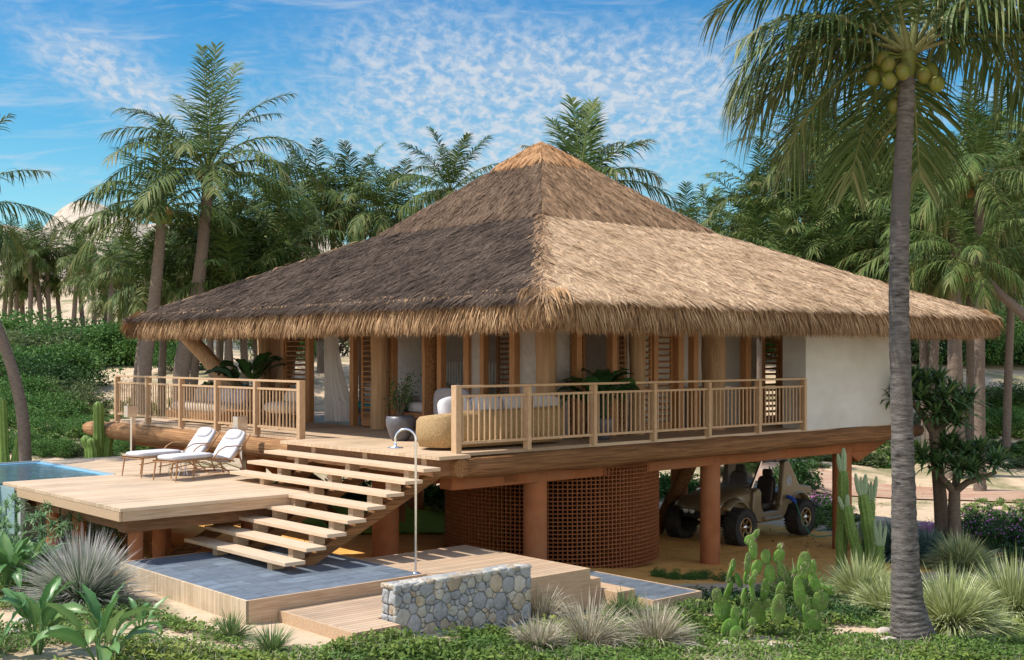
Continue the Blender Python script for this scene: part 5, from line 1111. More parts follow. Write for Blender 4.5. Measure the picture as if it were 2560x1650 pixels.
# ---- prickly pears read pad by pad
M['pad'] = mat('prickly_pear_pad', (.10, .215, .032), .7, .12, (.165, .30, .055), 9, .5, 50, var2=(.12, .15, .05), detail=8)
_t = M['pad'].node_tree; _p = _t.nodes['Principled BSDF']; _v = N(_t, 'ShaderNodeTexVoronoi', Scale=26.0); _c = N(_t, 'ShaderNodeTexCoord'); LK(_t, _c.outputs['Object'], _v.inputs['Vector'])
_old = _p.inputs['Base Color'].links[0].from_socket; _m = N(_t, 'ShaderNodeMix', data_type='RGBA'); LK(_t, ramp(_t, _v.outputs['Distance'], [(.12, g(.85)), (.22, g(0))]).outputs[0], _m.inputs[0]); LK(_t, _old, _m.inputs[6]); _m.inputs[7].default_value = (.34, .30, .14, 1); LK(_t, _m.outputs[2], _p.inputs['Base Color'])
M['spine'] = mat('pale_spines', (.6, .5, .36), .6)
def pads(label, base, lst, d0):
    o = Vector((base[0], base[1], gz(*base))); e = thing('prickly_pear', label, 'cactus', o, 0, 'prickly pears at the lower right')
    lst = [(a, b, w * 1.22, h * 1.18, t_, y_, q) for a, b, w, h, t_, y_, q in lst]; ex = []
    for a, b, w, h, t_, y_, q in lst:
        low = [(sqrt((c_[0] - a) ** 2 + (c_[1] - b) ** 2), c_) for c_ in lst if c_[1] > b + 30]
        if low:
            D__, c_ = min(low, key=lambda v: v[0]); gap = D__ - (h + c_[3]) * .42
            if gap > 10: ex.append(((a + c_[0]) / 2, (b + c_[1]) / 2, 75, gap + 110, -math.degrees(math.atan2(c_[0] - a, c_[1] - b)), 25, (q + c_[6]) / 2 + .06))
        else: ex.append((a, b + h * .6, 90, 150, 0, 20, q))
    for cx_, cy_, w, h, tl, yaw, dd in lst + ex:
        px, py = 1760 + cx_ / 4.968, 1330 + cy_ / 4.968; s_ = d0 / FPX / 4.968; c = Vector(at(px, py, d0 + dd)) - o
        R = Matrix.Rotation(radians(tl), 3, 'Y') @ Matrix.Rotation(radians(yaw), 3, 'Z'); mb = MB(); W_ = w * s_ / 2 / max(cos(radians(yaw)), .45)
        mb.ell(c, (W_, .024, h * s_ / 2), 20, 14, R, pw=.92); p_ = mb.build('pad', M['pad'], e, fix=False)
        n = 26; a = rs.uniform(0, 6.28, n); rr = np.sqrt(rs.uniform(0, 1, n)); loc = [R @ Vector((cos(t) * q * W_ * .98, .022 * sqrt(max(0, 1 - q * q)) * sg, sin(t) * q * h * s_ / 2 * .98)) + c for t, q, sg in zip(a, rr, rs.choice([-1, 1], n))]
        B = np.repeat(np.array(loc), 3, 0); V, Q, _ = blades(B, rs.normal(0, 1, B.shape) + np.array([0, -.8, .2]), (0, 0, 1), .065, .005, 0, 1)
        link('spines', np_mesh('spines', V, Q), M['spine'], p_)
pads('tall prickly pear with many pads, left of the pair at the lower right', gpos(1867, 1600), [
    (160, 790, 115, 160, -8, 20, 0), (235, 970, 190, 260, -22, 15, .05), (390, 1030, 110, 200, -5, 40, -.1), (320, 1230, 190, 270, 8, 10, -.15), (410, 1280, 150, 190, -28, 30, -.3), (300, 740, 90, 240, 20, 55, .1), (320, 530, 60, 190, 12, 60, .1), (358, 420, 60, 150, 5, 40, .2), (500, 800, 80, 190, 5, 60, 0), (430, 600, 70, 170, -25, 60, .2), (545, 380, 85, 220, 2, 55, 0), (560, 100, 100, 110, 25, 10, .2), (650, 20, 65, 110, 25, 50, .25), (610, 215, 95, 230, -8, 30, .2), (655, 445, 120, 180, 15, 15, .25), (530, 560, 75, 160, 5, 50, .1), (600, 600, 85, 130, 25, 50, -.05), (600, 740, 70, 230, -8, 65, .0), (770, 310, 115, 170, -8, 20, .3), (930, 300, 130, 170, 25, 25, .3), (945, 180, 60, 70, 20, 20, .3), (815, 520, 130, 210, -2, 20, .25), (950, 460, 80, 180, -8, 30, .35), (755, 720, 110, 260, 8, 40, .2), (650, 1000, 150, 280, 18, 25, .1), (510, 1080, 60, 280, 0, 65, 0), (600, 1120, 80, 100, 0, 20, -.15), (700, 1040, 120, 200, -10, 20, .2), (950, 730, 110, 200, 15, 30, 0), (925, 960, 160, 330, 4, 15, -.1), (780, 890, 110, 100, -20, 10, .15), (570, 1220, 70, 130, 45, 40, -.2), (500, 1350, 70, 190, -8, 40, -.1), (470, 1180, 60, 180, 0, 50, 0)], gpos(1867, 1600)[1])
pads('prickly pear with one large round pad on top, right of the pair', gpos(2024, 1598), [
    (1245, 410, 150, 290, 4, 8, 0), (1355, 440, 80, 170, 3, 40, .1), (1185, 760, 130, 380, -8, 20, 0), (1370, 620, 110, 220, -24, 30, .1), (1125, 505, 75, 80, -20, 10, .1), (1440, 860, 180, 230, 12, 5, .15), (1285, 900, 90, 230, -12, 45, .1), (1560, 730, 120, 110, 30, 20, .3), (1340, 1160, 190, 340, 6, 15, .0), (1250, 1010, 60, 200, -6, 60, -.1), (1100, 1000, 70, 110, 10, 20, .1), (1260, 1270, 60, 220, 0, 50, .05)], gpos(2024, 1598)[1])

# ---- columnar cacti
M['cereus'] = mat('ribbed_cactus', (.10, .20, .035), .55, .3, (.20, .27, .06), 16, .4, 60)
M['cereus_tip'] = mat('pale_cactus_tips', (.24, .33, .17), .6, .2, (.32, .38, .22), 20, .3, 60)
def ribbed(mb, P, R, ribs=8, n=None, mi=0):
    n = ribs * 4; mb.tube(P, R, n, caps=True, mi=mi, jit=lambda k, q: .16 * cos(ribs * 2 * pi * q / n))
def colcactus(label, bpx, d, stems, group, mt='cereus', tips=True):
    b = gbase(bpx, d); o = Vector(b); e = thing('column_cactus', label, 'cactus', b, 0, group)
    for pts, r, fingers in stems:
        P = [Vector(at(px, py, d + dd)) - o for px, py, dd in pts]; P = [Vector((P[0].x, P[0].y, -.1))] + P; Q = []
        for a, b_ in zip(P[:-1], P[1:]): Q += [a.lerp(b_, f / 6) for f in range(6)]
        Q.append(P[-1]); m = len(Q); R = [r * (1 + .08 * sin(k * 1.3)) * (1 - .35 * (k / m) ** 6) for k in range(m)]
        if not fingers: Q += [P[-1] + Vector((0, 0, r * .5))]; R[-1] = r * .85; R.append(r * .3)
        mb = MB(); ribbed(mb, Q, R); s_ = mb.build('stem', M[mt], e, fix=False)
        if tips:
            n = 500; k = rs.randint(0, m - 1, n); a = rs.uniform(0, 6.28, n); Bc = np.array([Q[j] for j in k]) + np.stack([np.cos(a) * r, np.sin(a) * r, rs.uniform(0, .1, n)], 1)
            V, Qd, Rd = blades(Bc, np.stack([np.cos(a), np.sin(a), rs.uniform(.2, .8, n)], 1), rs.normal(0, 1, (n, 3)), .035, .016, .2, 1, rnd=rs.uniform(.3, 1, n)); link('areoles', np_mesh('areoles', V, Qd, Rd), M['g_tussock'], s_)
        for fx, fy, r2 in fingers:
            t = Vector(at(fx, fy, d + pts[-1][2])) - o; f0 = P[-1] - Vector((0, 0, .1)); mb = MB(); ribbed(mb, [f0, f0.lerp(t, .35) + Vector(((t.x - f0.x) * .25, 0, 0)), f0.lerp(t, .75) + Vector(((t.x - f0.x) * .12, 0, 0)), t], [r2 * .9, r2, r2 * .95, r2 * .4], 6)
            mb.build('finger', M['cereus_tip'], e, fix=False)
C7 = lambda x, y: (1800 + x / 2.8, 1100 + y / 2.8)
gg = 'tall column cacti in front of the far column'
colcactus('tallest column cactus with two pale fingers on top, before the far column', C7(850, 860)[0], 23.6, [([(*C7(850, 700), 0), (*C7(865, 450), 0), (*C7(862, 215), 0)], .10, [(*C7(825, 95), .045), (*C7(865, 55), .055)]), ([(*C7(960, 780), -.3), (*C7(915, 620), -.3), (*C7(885, 460), -.3)], .10, [(*C7(830, 395), .04), (*C7(893, 380), .045)])], gg)
colcactus('forked column cactus with a cluster of pale fingers, right of the tallest one', C7(1040, 880)[0], 23.3, [([(*C7(1060, 740), 0), (*C7(1030, 560), 0), (*C7(1000, 380), 0)], .11, [(*C7(948, 235), .04), (*C7(985, 260), .035), (*C7(1020, 240), .045)]), ([(*C7(1055, 600), .25), (*C7(1055, 420), .25)], .08, [(*C7(1035, 300), .035), (*C7(1058, 290), .035), (*C7(1095, 255), .04)]), ([(*C7(1000, 850), .2), (*C7(1010, 690), .2)], .06, [(*C7(978, 580), .035), (*C7(1005, 600), .03)])], gg)
colcactus('short column cactus with four pale fingers beside the palm trunk', C7(1115, 870)[0], 22.9, [([(*C7(1115, 840), 0), (*C7(1118, 740), 0)], .08, [(*C7(1080, 560), .035), (*C7(1120, 560), .035), (*C7(1160, 600), .035), (*C7(1100, 620), .03)])], gg)
gl_ = 'column cacti behind the lounge deck'
colcactus('cluster of olive column cacti behind the far edge of the lounge deck', 248, 29.5, [([(248, 1100, 0), (246, 1010, 0)], .125, []), ([(228, 1130, .2), (214, 1095, .2)], .13, []), ([(236, 1130, -.2), (229, 1100, -.2)], .12, []), ([(265, 1130, .1), (272, 1085, .1)], .13, [])], gl_, 'cereus', False)
colcactus('pair of tall green column cacti at the left edge by the pool', 20, 27.0, [([(10, 1150, 0), (6, 1060, 0), (4, 1000, 0)], .11, []), ([(36, 1165, .1), (45, 1120, .1), (50, 1085, .1)], .10, []), ([(8, 1150, .3), (-12, 1050, .3)], .1, [])], gl_, 'cereus', False)

# ---- flowers
M['flower'] = mat('pink_purple_petal', (.45, .12, .42), .6, .2, attr_cols=[(.30, .10, .45), (.50, .16, .50), (.62, .18, .40), (.60, .45, .62)], transl=.2)
def patch(name, label, pts, n, L, W, H, mt, dens=None, kind='stuff', k=2, up=.6, flat=False):
    """leaves strewn over ground points"""
    P = pts[rs.randint(0, len(pts), n)] + rs.normal(0, .06, (n, 2)); z = ground_z(P[:, 0], P[:, 1]); cl = .5 + .5 * np.sin(P[:, 0] * 5.1 + 1.3 * np.sin(P[:, 1] * 3.3)) * np.sin(P[:, 1] * 4.7 + np.sin(P[:, 0] * 2.1))
    h = rs.uniform(0, 1, n) ** .8 * H * (.35 + .9 * cl)
    D = rs.normal(0, 1, (n, 3)) * [1, 1, .35] + [0, 0, up]
    c = np.clip(.25 + .35 * rs.rand(n) + .35 * (cl - .5) + .25 * np.sin(P[:, 0] * .9 + 2) * np.sin(P[:, 1] * .8), 0, 1)
    V, Q, R = blades(np.concatenate([P, (z + h)[:, None]], 1), D, rs.normal(0, .4, (n, 3)) + [0, 0, 1], L * rs.uniform(.6, 1.3, n), W * rs.uniform(.6, 1.3, n), .3, k, rnd=c)
    return setp(link(name, np_mesh(name, V, Q, R), M[mt]), label, None, None, kind)
def region(x0, x1, y0, y1, n, f):
    x = rs.uniform(x0, x1, n); y = rs.uniform(y0, y1, n); m = f(x, y); return np.stack([x[m], y[m]], 1)
def zone(px0, px1, py0, py1, n=3000):
    px = rs.uniform(px0, px1, n // 10); py = rs.uniform(py0, py1, n // 10); return np.array([ray_ground(a, b) for a, b in zip(px, py)])
fz = zone(2385, 2570, 1295, 1370, 1500); patch('flower_bed', 'bed of purple flowering ground cover at the right edge', fz, 9000, .10, .05, .35, 'bush_dark'); patch('flowers', 'purple blossoms over the bed at the right edge', fz, 900, .05, .045, .42, 'flower', up=1.2)
fz = zone(2022, 2090, 1252, 1276, 800); patch('flower_bed', 'small flower bed behind the rear wheel of the buggy', fz, 3500, .09, .045, .22, 'bush_dark'); patch('flowers', 'pink blossoms behind the rear wheel of the buggy', fz, 650, .05, .045, .28, 'flower', up=1.2)
fz = zone(2285, 2350, 1318, 1345, 500); patch('flowers', 'magenta blossoms between palm trunk and dragon tree', fz, 500, .05, .045, .25, 'flower', up=1.2)

# ---- ground cover
M['cover'] = leafmat('ground_cover_leaf', [(.05, .10, .022), (.095, .165, .035), (.155, .235, .05), (.25, .31, .085)], .5, .2)
M['cover_yellow'] = leafmat('yellowish_cover_leaf', [(.07, .12, .025), (.13, .19, .035), (.22, .27, .055), (.34, .34, .10)], .5, .2)
M['cover_dark'] = leafmat('dark_ground_cover_leaf', [(.015, .045, .015), (.03, .07, .02), (.05, .10, .03), (.08, .14, .04)], .5, .15)
M['cover_grass'] = leafmat('fine_lawn_grass', [(.06, .14, .02), (.10, .20, .035), (.15, .26, .05), (.22, .32, .08)], .5, .2)
def covf(x, y):
    s, i = to_si(x, y); n = np.sin(x * 1.9 + 1.7 * np.sin(y * 1.3)) * np.sin(y * 2.3 + 1.1 * np.sin(x * 1.7))
    a = (s < -5.35) & (i < 1.4); b = (i < -3.42) & (s <= 2.2); c = (s > 2.2) & (i < -2.9 - .12 * s); d = (s > -4.9) & (i < -3.42)
    bare = sum((((x - c[0]) / a_) ** 2 + ((y - c[1]) / b_) ** 2 < 1).astype(int) for c, a_, b_ in ((ray_ground(2215, 1585), 1.0, .45), (ray_ground(2090, 1545), .8, .35), (ray_ground(1900, 1618), .75, .10), (ray_ground(1930, 1560), .5, .25))) > 0
    return (a | b | c | d) & ~bare & (((n > -.72) & (x > -4.4)) | (n > -.05)) & ((n > -.72) | (y < 14.8) | (d & (s < 2.3)))
allp = region(-7.5, 10.5, 12.2, 22, 60000, covf)
patch('ground_cover', 'small leafed green ground cover over the foreground', allp, 190000, .060, .030, .12, 'cover')
patch('ground_cover', 'yellowish broader leaved ground cover in patches over the foreground', region(-7.5, 9, 12.4, 18.5, 40000, lambda x, y: covf(x, y) & (np.sin(x * 1.1 + 2 * np.sin(y * .9)) * np.sin(y * 1.7 + x * .4) > .25)), 26000, .085, .045, .15, 'cover_yellow')
patch('sprigs', 'thin dry sprigs standing out of the foreground cover', region(-7.5, 10, 12.4, 19, 30000, lambda x, y: covf(x, y) & (np.sin(x * 2.3 + y) * np.sin(y * 2.9 - x) > .1)), 5000, .16, .007, .14, 'g_dry', up=2.0)
deep = region(1.6, 10, 16.5, 23, 30000, lambda x, y: (lambda s, i: (s > 2.2) & (i < -2.6 - .1 * s) & (i > -5.2 - .1 * s))(*to_si(x, y)))
patch('dark_ground_cover', 'dark low plants along the edge of the bare earth', deep, 26000, .075, .035, .17, 'cover_dark')
lw_ = region(5.6, 11.5, 14.5, 24, 30000, lambda x, y: (lambda s, i: (i < -5.0) & (s > 3.2))(*to_si(x, y)))
patch('lawn_grass', 'fine green grass at the lower right', lw_, 30000, .07, .012, .03, 'cover_grass', up=1.2)
M['lawn_blade'] = leafmat('bright_lawn_blade', [(.20, .38, .04), (.28, .48, .05), (.36, .56, .08), (.42, .60, .12)], .6, .3)
lz = region(-4, 2, 24, 33, 20000, lambda x, y: (lambda s, i: (s > 2.2) & (s < 7.5) & (i > 6.0) & (i < 12))(*to_si(x, y)))
patch('lawn_blades', 'mown grass blades of the bright lawn behind the stairs', lz, 24000, .06, .012, .02, 'lawn_blade', up=1.5)
lft = region(-11.5, -5.5, 15.5, 24.5, 30000, lambda x, y: (lambda s, i: (s < -4.9) & (i > 1.6))(*to_si(x, y)))
patch('undergrowth', 'leafy undergrowth beside the lounge deck posts', lft, 30000, .085, .03, .22, 'cover')
grn = zone(1900, 2560, 1110, 1160, 2500); patch('low_scrub', 'low green scrub on the sand beyond the track', grn, 14000, .14, .06, .16, 'cover')
grn = zone(2330, 2560, 1010, 1100, 2500); patch('low_scrub', 'green undergrowth among the shrubs at the right', grn, 20000, .16, .07, .3, 'cover')
grn = zone(0, 440, 1010, 1140, 3500); grn = grn[(grn[:, 1] > 28) & (np.sin(grn[:, 0] * 1.3) * np.sin(grn[:, 1] * 1.1) > -.25)]; patch('thicket_floor', 'tangled undergrowth of the thicket at the left', grn, 26000, .15, .05, .35, 'cover')
grn = zone(2000, 2130, 1265, 1330, 800); patch('low_scrub', 'green strip between buggy and track', grn, 7000, .10, .04, .15, 'cover')
grn = zone(2400, 2560, 1255, 1300, 600); patch('low_scrub', 'pale scrub between track and flower bed', grn, 3000, .08, .03, .12, 'cover')
grn = zone(2380, 2560, 1350, 1420, 900); patch('dark_ground_cover', 'dark grass behind the largest tussock', grn, 12000, .09, .02, .12, 'cover_dark')
M['litter'] = leafmat('dry_leaf_litter', [(.12, .07, .035), (.22, .14, .07), (.34, .24, .13), (.46, .36, .22)], .8, .1)
for x0, x1, y0, y1, n_ in ((-8, 11, 13, 19, 1500), (-9, -4, 17, 24, 700), (-3, 9, 19, 29, 350), (6, 16, 22, 40, 1500)):
    lt = region(x0, x1, y0, y1, n_, lambda x, y: (lambda s, i: ~((s > -4.8) & (s < 2.1) & (i > -3.4) & (i < 2.4)))(*to_si(x, y)))
    patch('leaf_litter', 'scattered dry leaves on the ground', lt, n_, .10, .035, .015, 'litter', up=.1)
# ---- pale stones
M['stone'] = mat('pale_stone', (.50, .44, .37), .9, .1, (.38, .33, .28), 6, .6, 18)
def rock(x, y, r, label, group):
    mb = MB(); mb.ell((0, 0, 0), (r, r * rs.uniform(.6, .9), r * .4), 10, 7, Matrix.Rotation(rs.uniform(0, 3), 3, 'Z'))
    mb.v = [tuple(c * (1 + .13 * sin(v[0] / r * 5 + v[1] / r * 7 + q)) for q, c in enumerate(v)) for v in mb.v]
    o = mb.build('stone', M['stone'], None, fix=False); o.location = (x, y, gz(x, y) + r * .12); setp(o, label, 'stone', group)
for px, py, r in ((1812, 1612, .12), (1845, 1620, .10), (1878, 1625, .11), (1905, 1618, .09), (1935, 1622, .12), (1968, 1622, .10), (2000, 1618, .09)):
    x, y = gpos(px, py); rock(x, y, r, 'pale stone in the row below the prickly pears', 'stones below the prickly pears')
for px, py, r in ((120, 1500, .10), (145, 1560, .12), (60, 1560, .14), (300, 1500, .08), (180, 1535, .09), (35, 1590, .13), (330, 1500, .10), (165, 1600, .10), (420, 1610, .07)):
    x, y = gpos(px, py); rock(x, y, r, 'pale rounded stone among the plants at the lower left', 'stones at the lower left')
for px, py, r in ((2210, 1585, .16), (2190, 1560, .15), (2225, 1608, .14), (2320, 1608, .14), (2350, 1612, .12), (2170, 1545, .12)):
    x, y = gpos(px, py); rock(x, y, r, 'flat tan stone round the foot of the grey palm', 'flat stones round the palm foot')
# ------------------------------------------------------------------ furniture and small things
rs = np.random.RandomState(5)
def hthing(name, label, cat, s, i, z, rz=0.0, group=None):
    x, y, _ = hw(s, i); return thing(name, label, cat, (x, y, z), UA + rz, group)
def cushion(mb, c, r, M3=None, pw=.55, mi=0, nu=24, nv=12): mb.ell(c, r, nu, nv, M3, mi, pw * .8); return mb
RY = lambda a: Matrix.Rotation(a, 3, 'Y')
# loungers: x runs from foot to head
def make_lounger():
    e = thing('sun_lounger', 'x', 'sun lounger', (0, 0, 0), 0, 'white cushioned loungers on the lounge deck')
    for sy in (-1, 1):
        mb = MB(); mb.tube([(-1.0, .29 * sy, .36), (-.3, .29 * sy, .36), (.18, .29 * sy, .33), (.42, .29 * sy, .27)], .014, 8); mb.tube([(.30, .29 * sy, .26), (.60, .29 * sy, .48), (.83, .29 * sy, .76)], .014, 8)
        mb.tube([(-.6, .30 * sy, .18), (.2, .30 * sy, .25), (.75, .30 * sy, .06)], .010, 6); mb.build('side_rail', M['teak'], e)
        mb = MB(); mb.tube([(-.12, .31 * sy, .36), (.02, .32 * sy, .50), (.16, .33 * sy, .56), (.42, .33 * sy, .56), (.62, .31 * sy, .53)], .016, 8, flat=.7); mb.build('armrest', M['teak'], e)
        for x0, x1, z1 in ((-.98, -.93, .36), (-.58, -.53, .36), (.70, .52, .42)):
            mb = MB(); mb.tube([(x0, .30 * sy, 0), (x1, .29 * sy, z1)], [.011, .017], 8); mb.build('leg', M['teak'], e)
        mb = MB(); mb.tube([(-.12, .31 * sy, .37), (.35, .31 * sy, .02), (.72, .30 * sy, .02)], .010, 6); mb.build('brace', M['teak'], e)
    for x in (-.98, -.55, .2, .7): mb = MB(); mb.tube([(x, -.29, .34 if x < .5 else .06), (x, .29, .34 if x < .5 else .06)], .010, 6); mb.build('cross_bar', M['teak'], e)
    mb = MB()
    for k in range(9): mb.box(-.9 + .12 * k, -.86 + .12 * k, -.27, .27, .345, .358)
    mb.build('seat_slats', M['teak'], e)
    mb = MB(); cushion(mb, (-.50, 0, .415), (.50, .275, .05)); mb.build('seat_cushion', M['fabric'], e, fix=False)
    a = radians(50)
    mb = MB(); cushion(mb, (.17, 0, .34), (.22, .27, .055), RY(radians(16))); cushion(mb, (.56, 0, .53), (.36, .27, .055), RY(-a)); mb.build('back_cushion', M['fabric'], e, fix=False)
    mb = MB(); mb.ell((.68, 0, .74), (.12, .21, .065), 20, 12, RY(-a), pw=.75); mb.build('head_pillow', M['fabric'], e, fix=False)
    return e
lg = make_lounger(); lg['label'] = 'nearer lounger with a crumpled white cushion and head pillow'
x, y, _ = hw(-1.65, 5.35); lg.location = (x, y, LZ); lg.rotation_euler = (0, 0, radians(56))
lg2 = copy_tree(lg); lg2['label'] = 'farther lounger with a flat white cushion, behind the other one'; x, y, _ = hw(-1.75, 6.4); lg2.location = (x, y, LZ); lg2.rotation_euler = (0, 0, radians(52))
tb = thing('side_table', 'low round woven table between the two loungers', 'table', (*hw(-1.95, 5.9)[:2], LZ)); mb = MB(); mb.lathe([(0, .30), (.2, .30), (.2, .33), (0, .33)], 20); mb.build('table_top', M['teak'], tb); mb = MB()
for k in range(10): a = k * .628; mb.tube([(cos(a) * .18, sin(a) * .18, 0), (cos(a + .5) * .15, sin(a + .5) * .15, .3)], .006, 5)
mb.build('wire_base', M['steel'], tb)
# steel posts with a square cap at the far edge of the deck
for k, (px, py, h, cap) in enumerate(((332, 1138, .86, 1), (460, 1120, .62, 1), (607, 1175, .80, 1))):
    d = 2.28 * 3027 / (py - 885); x = (px - 1280) / FPX * d
    e = thing('steel_post', ('square steel post at the far left edge of the lounge deck', 'square steel post behind the farther lounger', 'square steel post behind the head of the nearer lounger')[k], 'post', (x, d, LZ), UA, 'steel posts along the far deck edge')
    mb = MB(); mb.box(-.045, .045, -.045, .045, 0, h); mb.build('shaft', M['steel'], e, .004); mb = MB(); mb.box(-.17, .06, -.09, .09, h, h + .26); mb.build('cap', M['steel'], e, .006)
# outdoor shower
x, y, _ = hw(-1.92, -1.46); sh = thing('outdoor_shower', 'tall polished steel shower with a swan neck on the slate platform', 'shower', (x, y, PZ))
H = 1.90; R_ = .15; pts = [(0, 0, 0), (0, 0, 1.0), (0, 0, H)]
mb = MB(); mb.tube(pts, .018, 14); ax = np.array([-.98, .1]); arc = [(ax[0] * (R_ - R_ * cos(a)), ax[1] * (R_ - R_ * cos(a)), H + R_ * sin(a)) for a in np.linspace(0, pi, 16)] + [(ax[0] * 2 * R_, ax[1] * 2 * R_, H - .05)]
mb.tube(arc, .017, 14); mb.build('pipe', M['steel'], sh); mb = MB(); mb.lathe([(0, -.012), (.11, -.012), (.115, 0), (.02, .012), (.02, .08)], 24, (ax[0] * 2 * R_, ax[1] * 2 * R_, H - .11)); mb.build('shower_head', M['steel'], sh); mb = MB(); mb.lathe([(0, .02), (.05, .015), (.055, 0)], 20); mb.build('base_plate', M['steel'], sh)

# woven sofa with its back to the railing
M['wicker'] = mat('woven_wicker', (.46, .32, .16), .7, .25, (.30, .19, .085), 38, .8, 55, (1, 1, 1), detail=3)
sf = hthing('wicker_sofa', 'curved woven sofa backed against the right railing with white cushions', 'sofa', .1, .95, DZ)
V = MB(); n = 34; cp = [Vector((.28, .30, 0)), Vector((.0, .18, 0)), Vector((-.08, -.12, 0)), Vector((.04, -.42, 0)), Vector((.40, -.54, 0)), Vector((1.2, -.58, 0)), Vector((2.0, -.56, 0)), Vector((2.7, -.44, 0)), Vector((2.95, -.12, 0))]
def cr_(A, t):
    m = len(A) - 1; x = t * m; k = min(int(x), m - 1); f = x - k; p = [A[max(k - 1, 0)], A[k], A[k + 1], A[min(k + 2, m)]]
    return .5 * ((2 * p[1]) + (p[2] - p[0]) * f + (2 * p[0] - 5 * p[1] + 4 * p[2] - p[3]) * f * f + (3 * p[1] - p[0] - 3 * p[2] + p[3]) * f ** 3)
vs = []
for q in range(n + 1):
    t = q / n; c = cr_(cp, t); c2 = cr_(cp, min(1, t + .01)); c1 = cr_(cp, max(0, t - .01)); tg = (c2 - c1).normalized(); nn = Vector((tg.y, -tg.x, 0))
    top = .50 + .13 * min(1, t / .5) + .06 * t; top *= (1 - .5 * max(0, (.10 - t) / .10) ** 2) * (1 - .35 * max(0, (t - .88) / .12) ** 2)
    for off, z in ((-.10, .05), (.0, .05), (.06, top * .45), (.05, top * .88), (.0, top), (-.08, top * .97), (-.11, top * .6)):
        v = c + nn * off; vs.append((v.x, v.y, z))
m_ = 7; fs = [(a * m_ + b, a * m_ + (b + 1) % m_, (a + 1) * m_ + (b + 1) % m_, (a + 1) * m_ + b) for a in range(n) for b in range(m_)]; V.add(vs, fs, True); V.add(vs[:m_], [tuple(range(m_))]); V.add(vs[-m_:], [tuple(range(m_))])
V.build('woven_back', M['wicker'], sf)
mb = MB(); mb.box(.15, 2.8, -.45, .35, .05, .30); mb.build('base', M['wicker'], sf, .05)
mb = MB()
for k in range(3): cushion(mb, (.55 + .88 * k, -.02, .38), (.45, .42, .10))
mb.build('seat_cushion', M['fabric'], sf, fix=False)
for k in range(4): mb = MB(); cushion(mb, (.40 + .68 * k, -.30, .66), (.33, .13, .24), Matrix.Rotation(radians(-14 + 5 * k), 3, 'X') @ RY(.06 * (k - 1)), .7); mb.build('back_pillow', M['fabric'], sf, fix=False)
# grey easy chair and bed inside the middle opening
ch = hthing('easy_chair', 'grey upholstered easy chair behind the sofa at the middle door', 'chair', 2.1, 2.6, DZ, .6); mg = mat('grey_upholstery', (.30, .29, .31), .9, .1, (.25, .24, .26), 20)
mb = MB(); cushion(mb, (0, 0, .36), (.34, .34, .12)); cushion(mb, (-.28, 0, .62), (.10, .36, .36)); mb.build('shell', mg, ch, fix=False)
for a, b in ((-1, -1), (1, -1), (-1, 1), (1, 1)): mb = MB(); mb.tube([(.25 * a, .25 * b, 0), (.2 * a, .2 * b, .28)], .018, 6); mb.build('leg', M['teak'], ch)
bd = hthing('daybed', 'wide bed with rumpled cream cushions seen through the middle opening', 'bed', 4.15, 5.25, DZ); mb = MB(); mb.box(-.7, .7, -1.0, 1.0, .22, .34); mb.build('bed_frame', M['teak'], bd, .01)
for a, b in ((-1, -1), (1, -1), (-1, 1), (1, 1)): mb = MB(); mb.box(.62 * a - .03, .62 * a + .03, .9 * b - .03, .9 * b + .03, 0, .22); mb.build('leg', M['teak'], bd)
mb = MB(); cushion(mb, (0, 0, .45), (.70, 1.0, .13)); mb.build('mattress', M['fabric'], bd, fix=False)
for k, (a, b, z, r) in enumerate(((-.15, -.72, .74, .25), (.1, -.25, .76, .24), (-.3, .3, .68, .22), (.2, .7, .74, .24))): mb = MB(); cushion(mb, (a, b, z), (.16, .30, r), RY(-.25), .75); mb.build('pillow', M['fabric'] if k % 2 else M['cream'], bd, fix=False)
mb = MB()
for k in range(26): mb.tube([(.78, -1.3 + .1 * k, .1), (.78, -1.3 + .1 * k, 1.42)], .018, 6)
mb.build('slatted_headboard', mat('pale_painted_slats', (.55, .58, .58), .6), bd)
# turquoise bed behind the left door
b2 = hthing('turquoise_bed', 'low bed with turquoise mattress behind the left slatted door', 'bed', 4.0, 7.55, DZ); mb = MB(); mb.box(-.45, .45, -.9, .9, .16, .24); mb.build('bed_frame', M['teak'], b2, .01)
for a, b in ((-1, -1), (1, -1), (-1, 1), (1, 1)): mb = MB(); mb.box(.4 * a - .025, .4 * a + .025, .82 * b - .025, .82 * b + .025, 0, .2); mb.build('leg', M['teak'], b2)
mb = MB(); cushion(mb, (0, 0, .30), (.46, .92, .07)); mb.build('under_mattress', mat('slate_blue_cloth', (.10, .11, .16), .9), b2, fix=False)
mb = MB(); cushion(mb, (0, 0, .42), (.46, .92, .085)); mb.build('mattress', mat('turquoise_cloth', (.02, .27, .28), .9, .1, (.015, .22, .25), 10), b2, fix=False)
mb = MB(); cushion(mb, (.1, -.45, .58), (.3, .42, .09)); mb.build('folded_blanket', M['fabric'], b2, fix=False)
mb = MB(); cushion(mb, (.1, .72, .68), (.10, .24, .24), RY(-.3)); mb.build('pillow', M['fabric'], b2, fix=False)
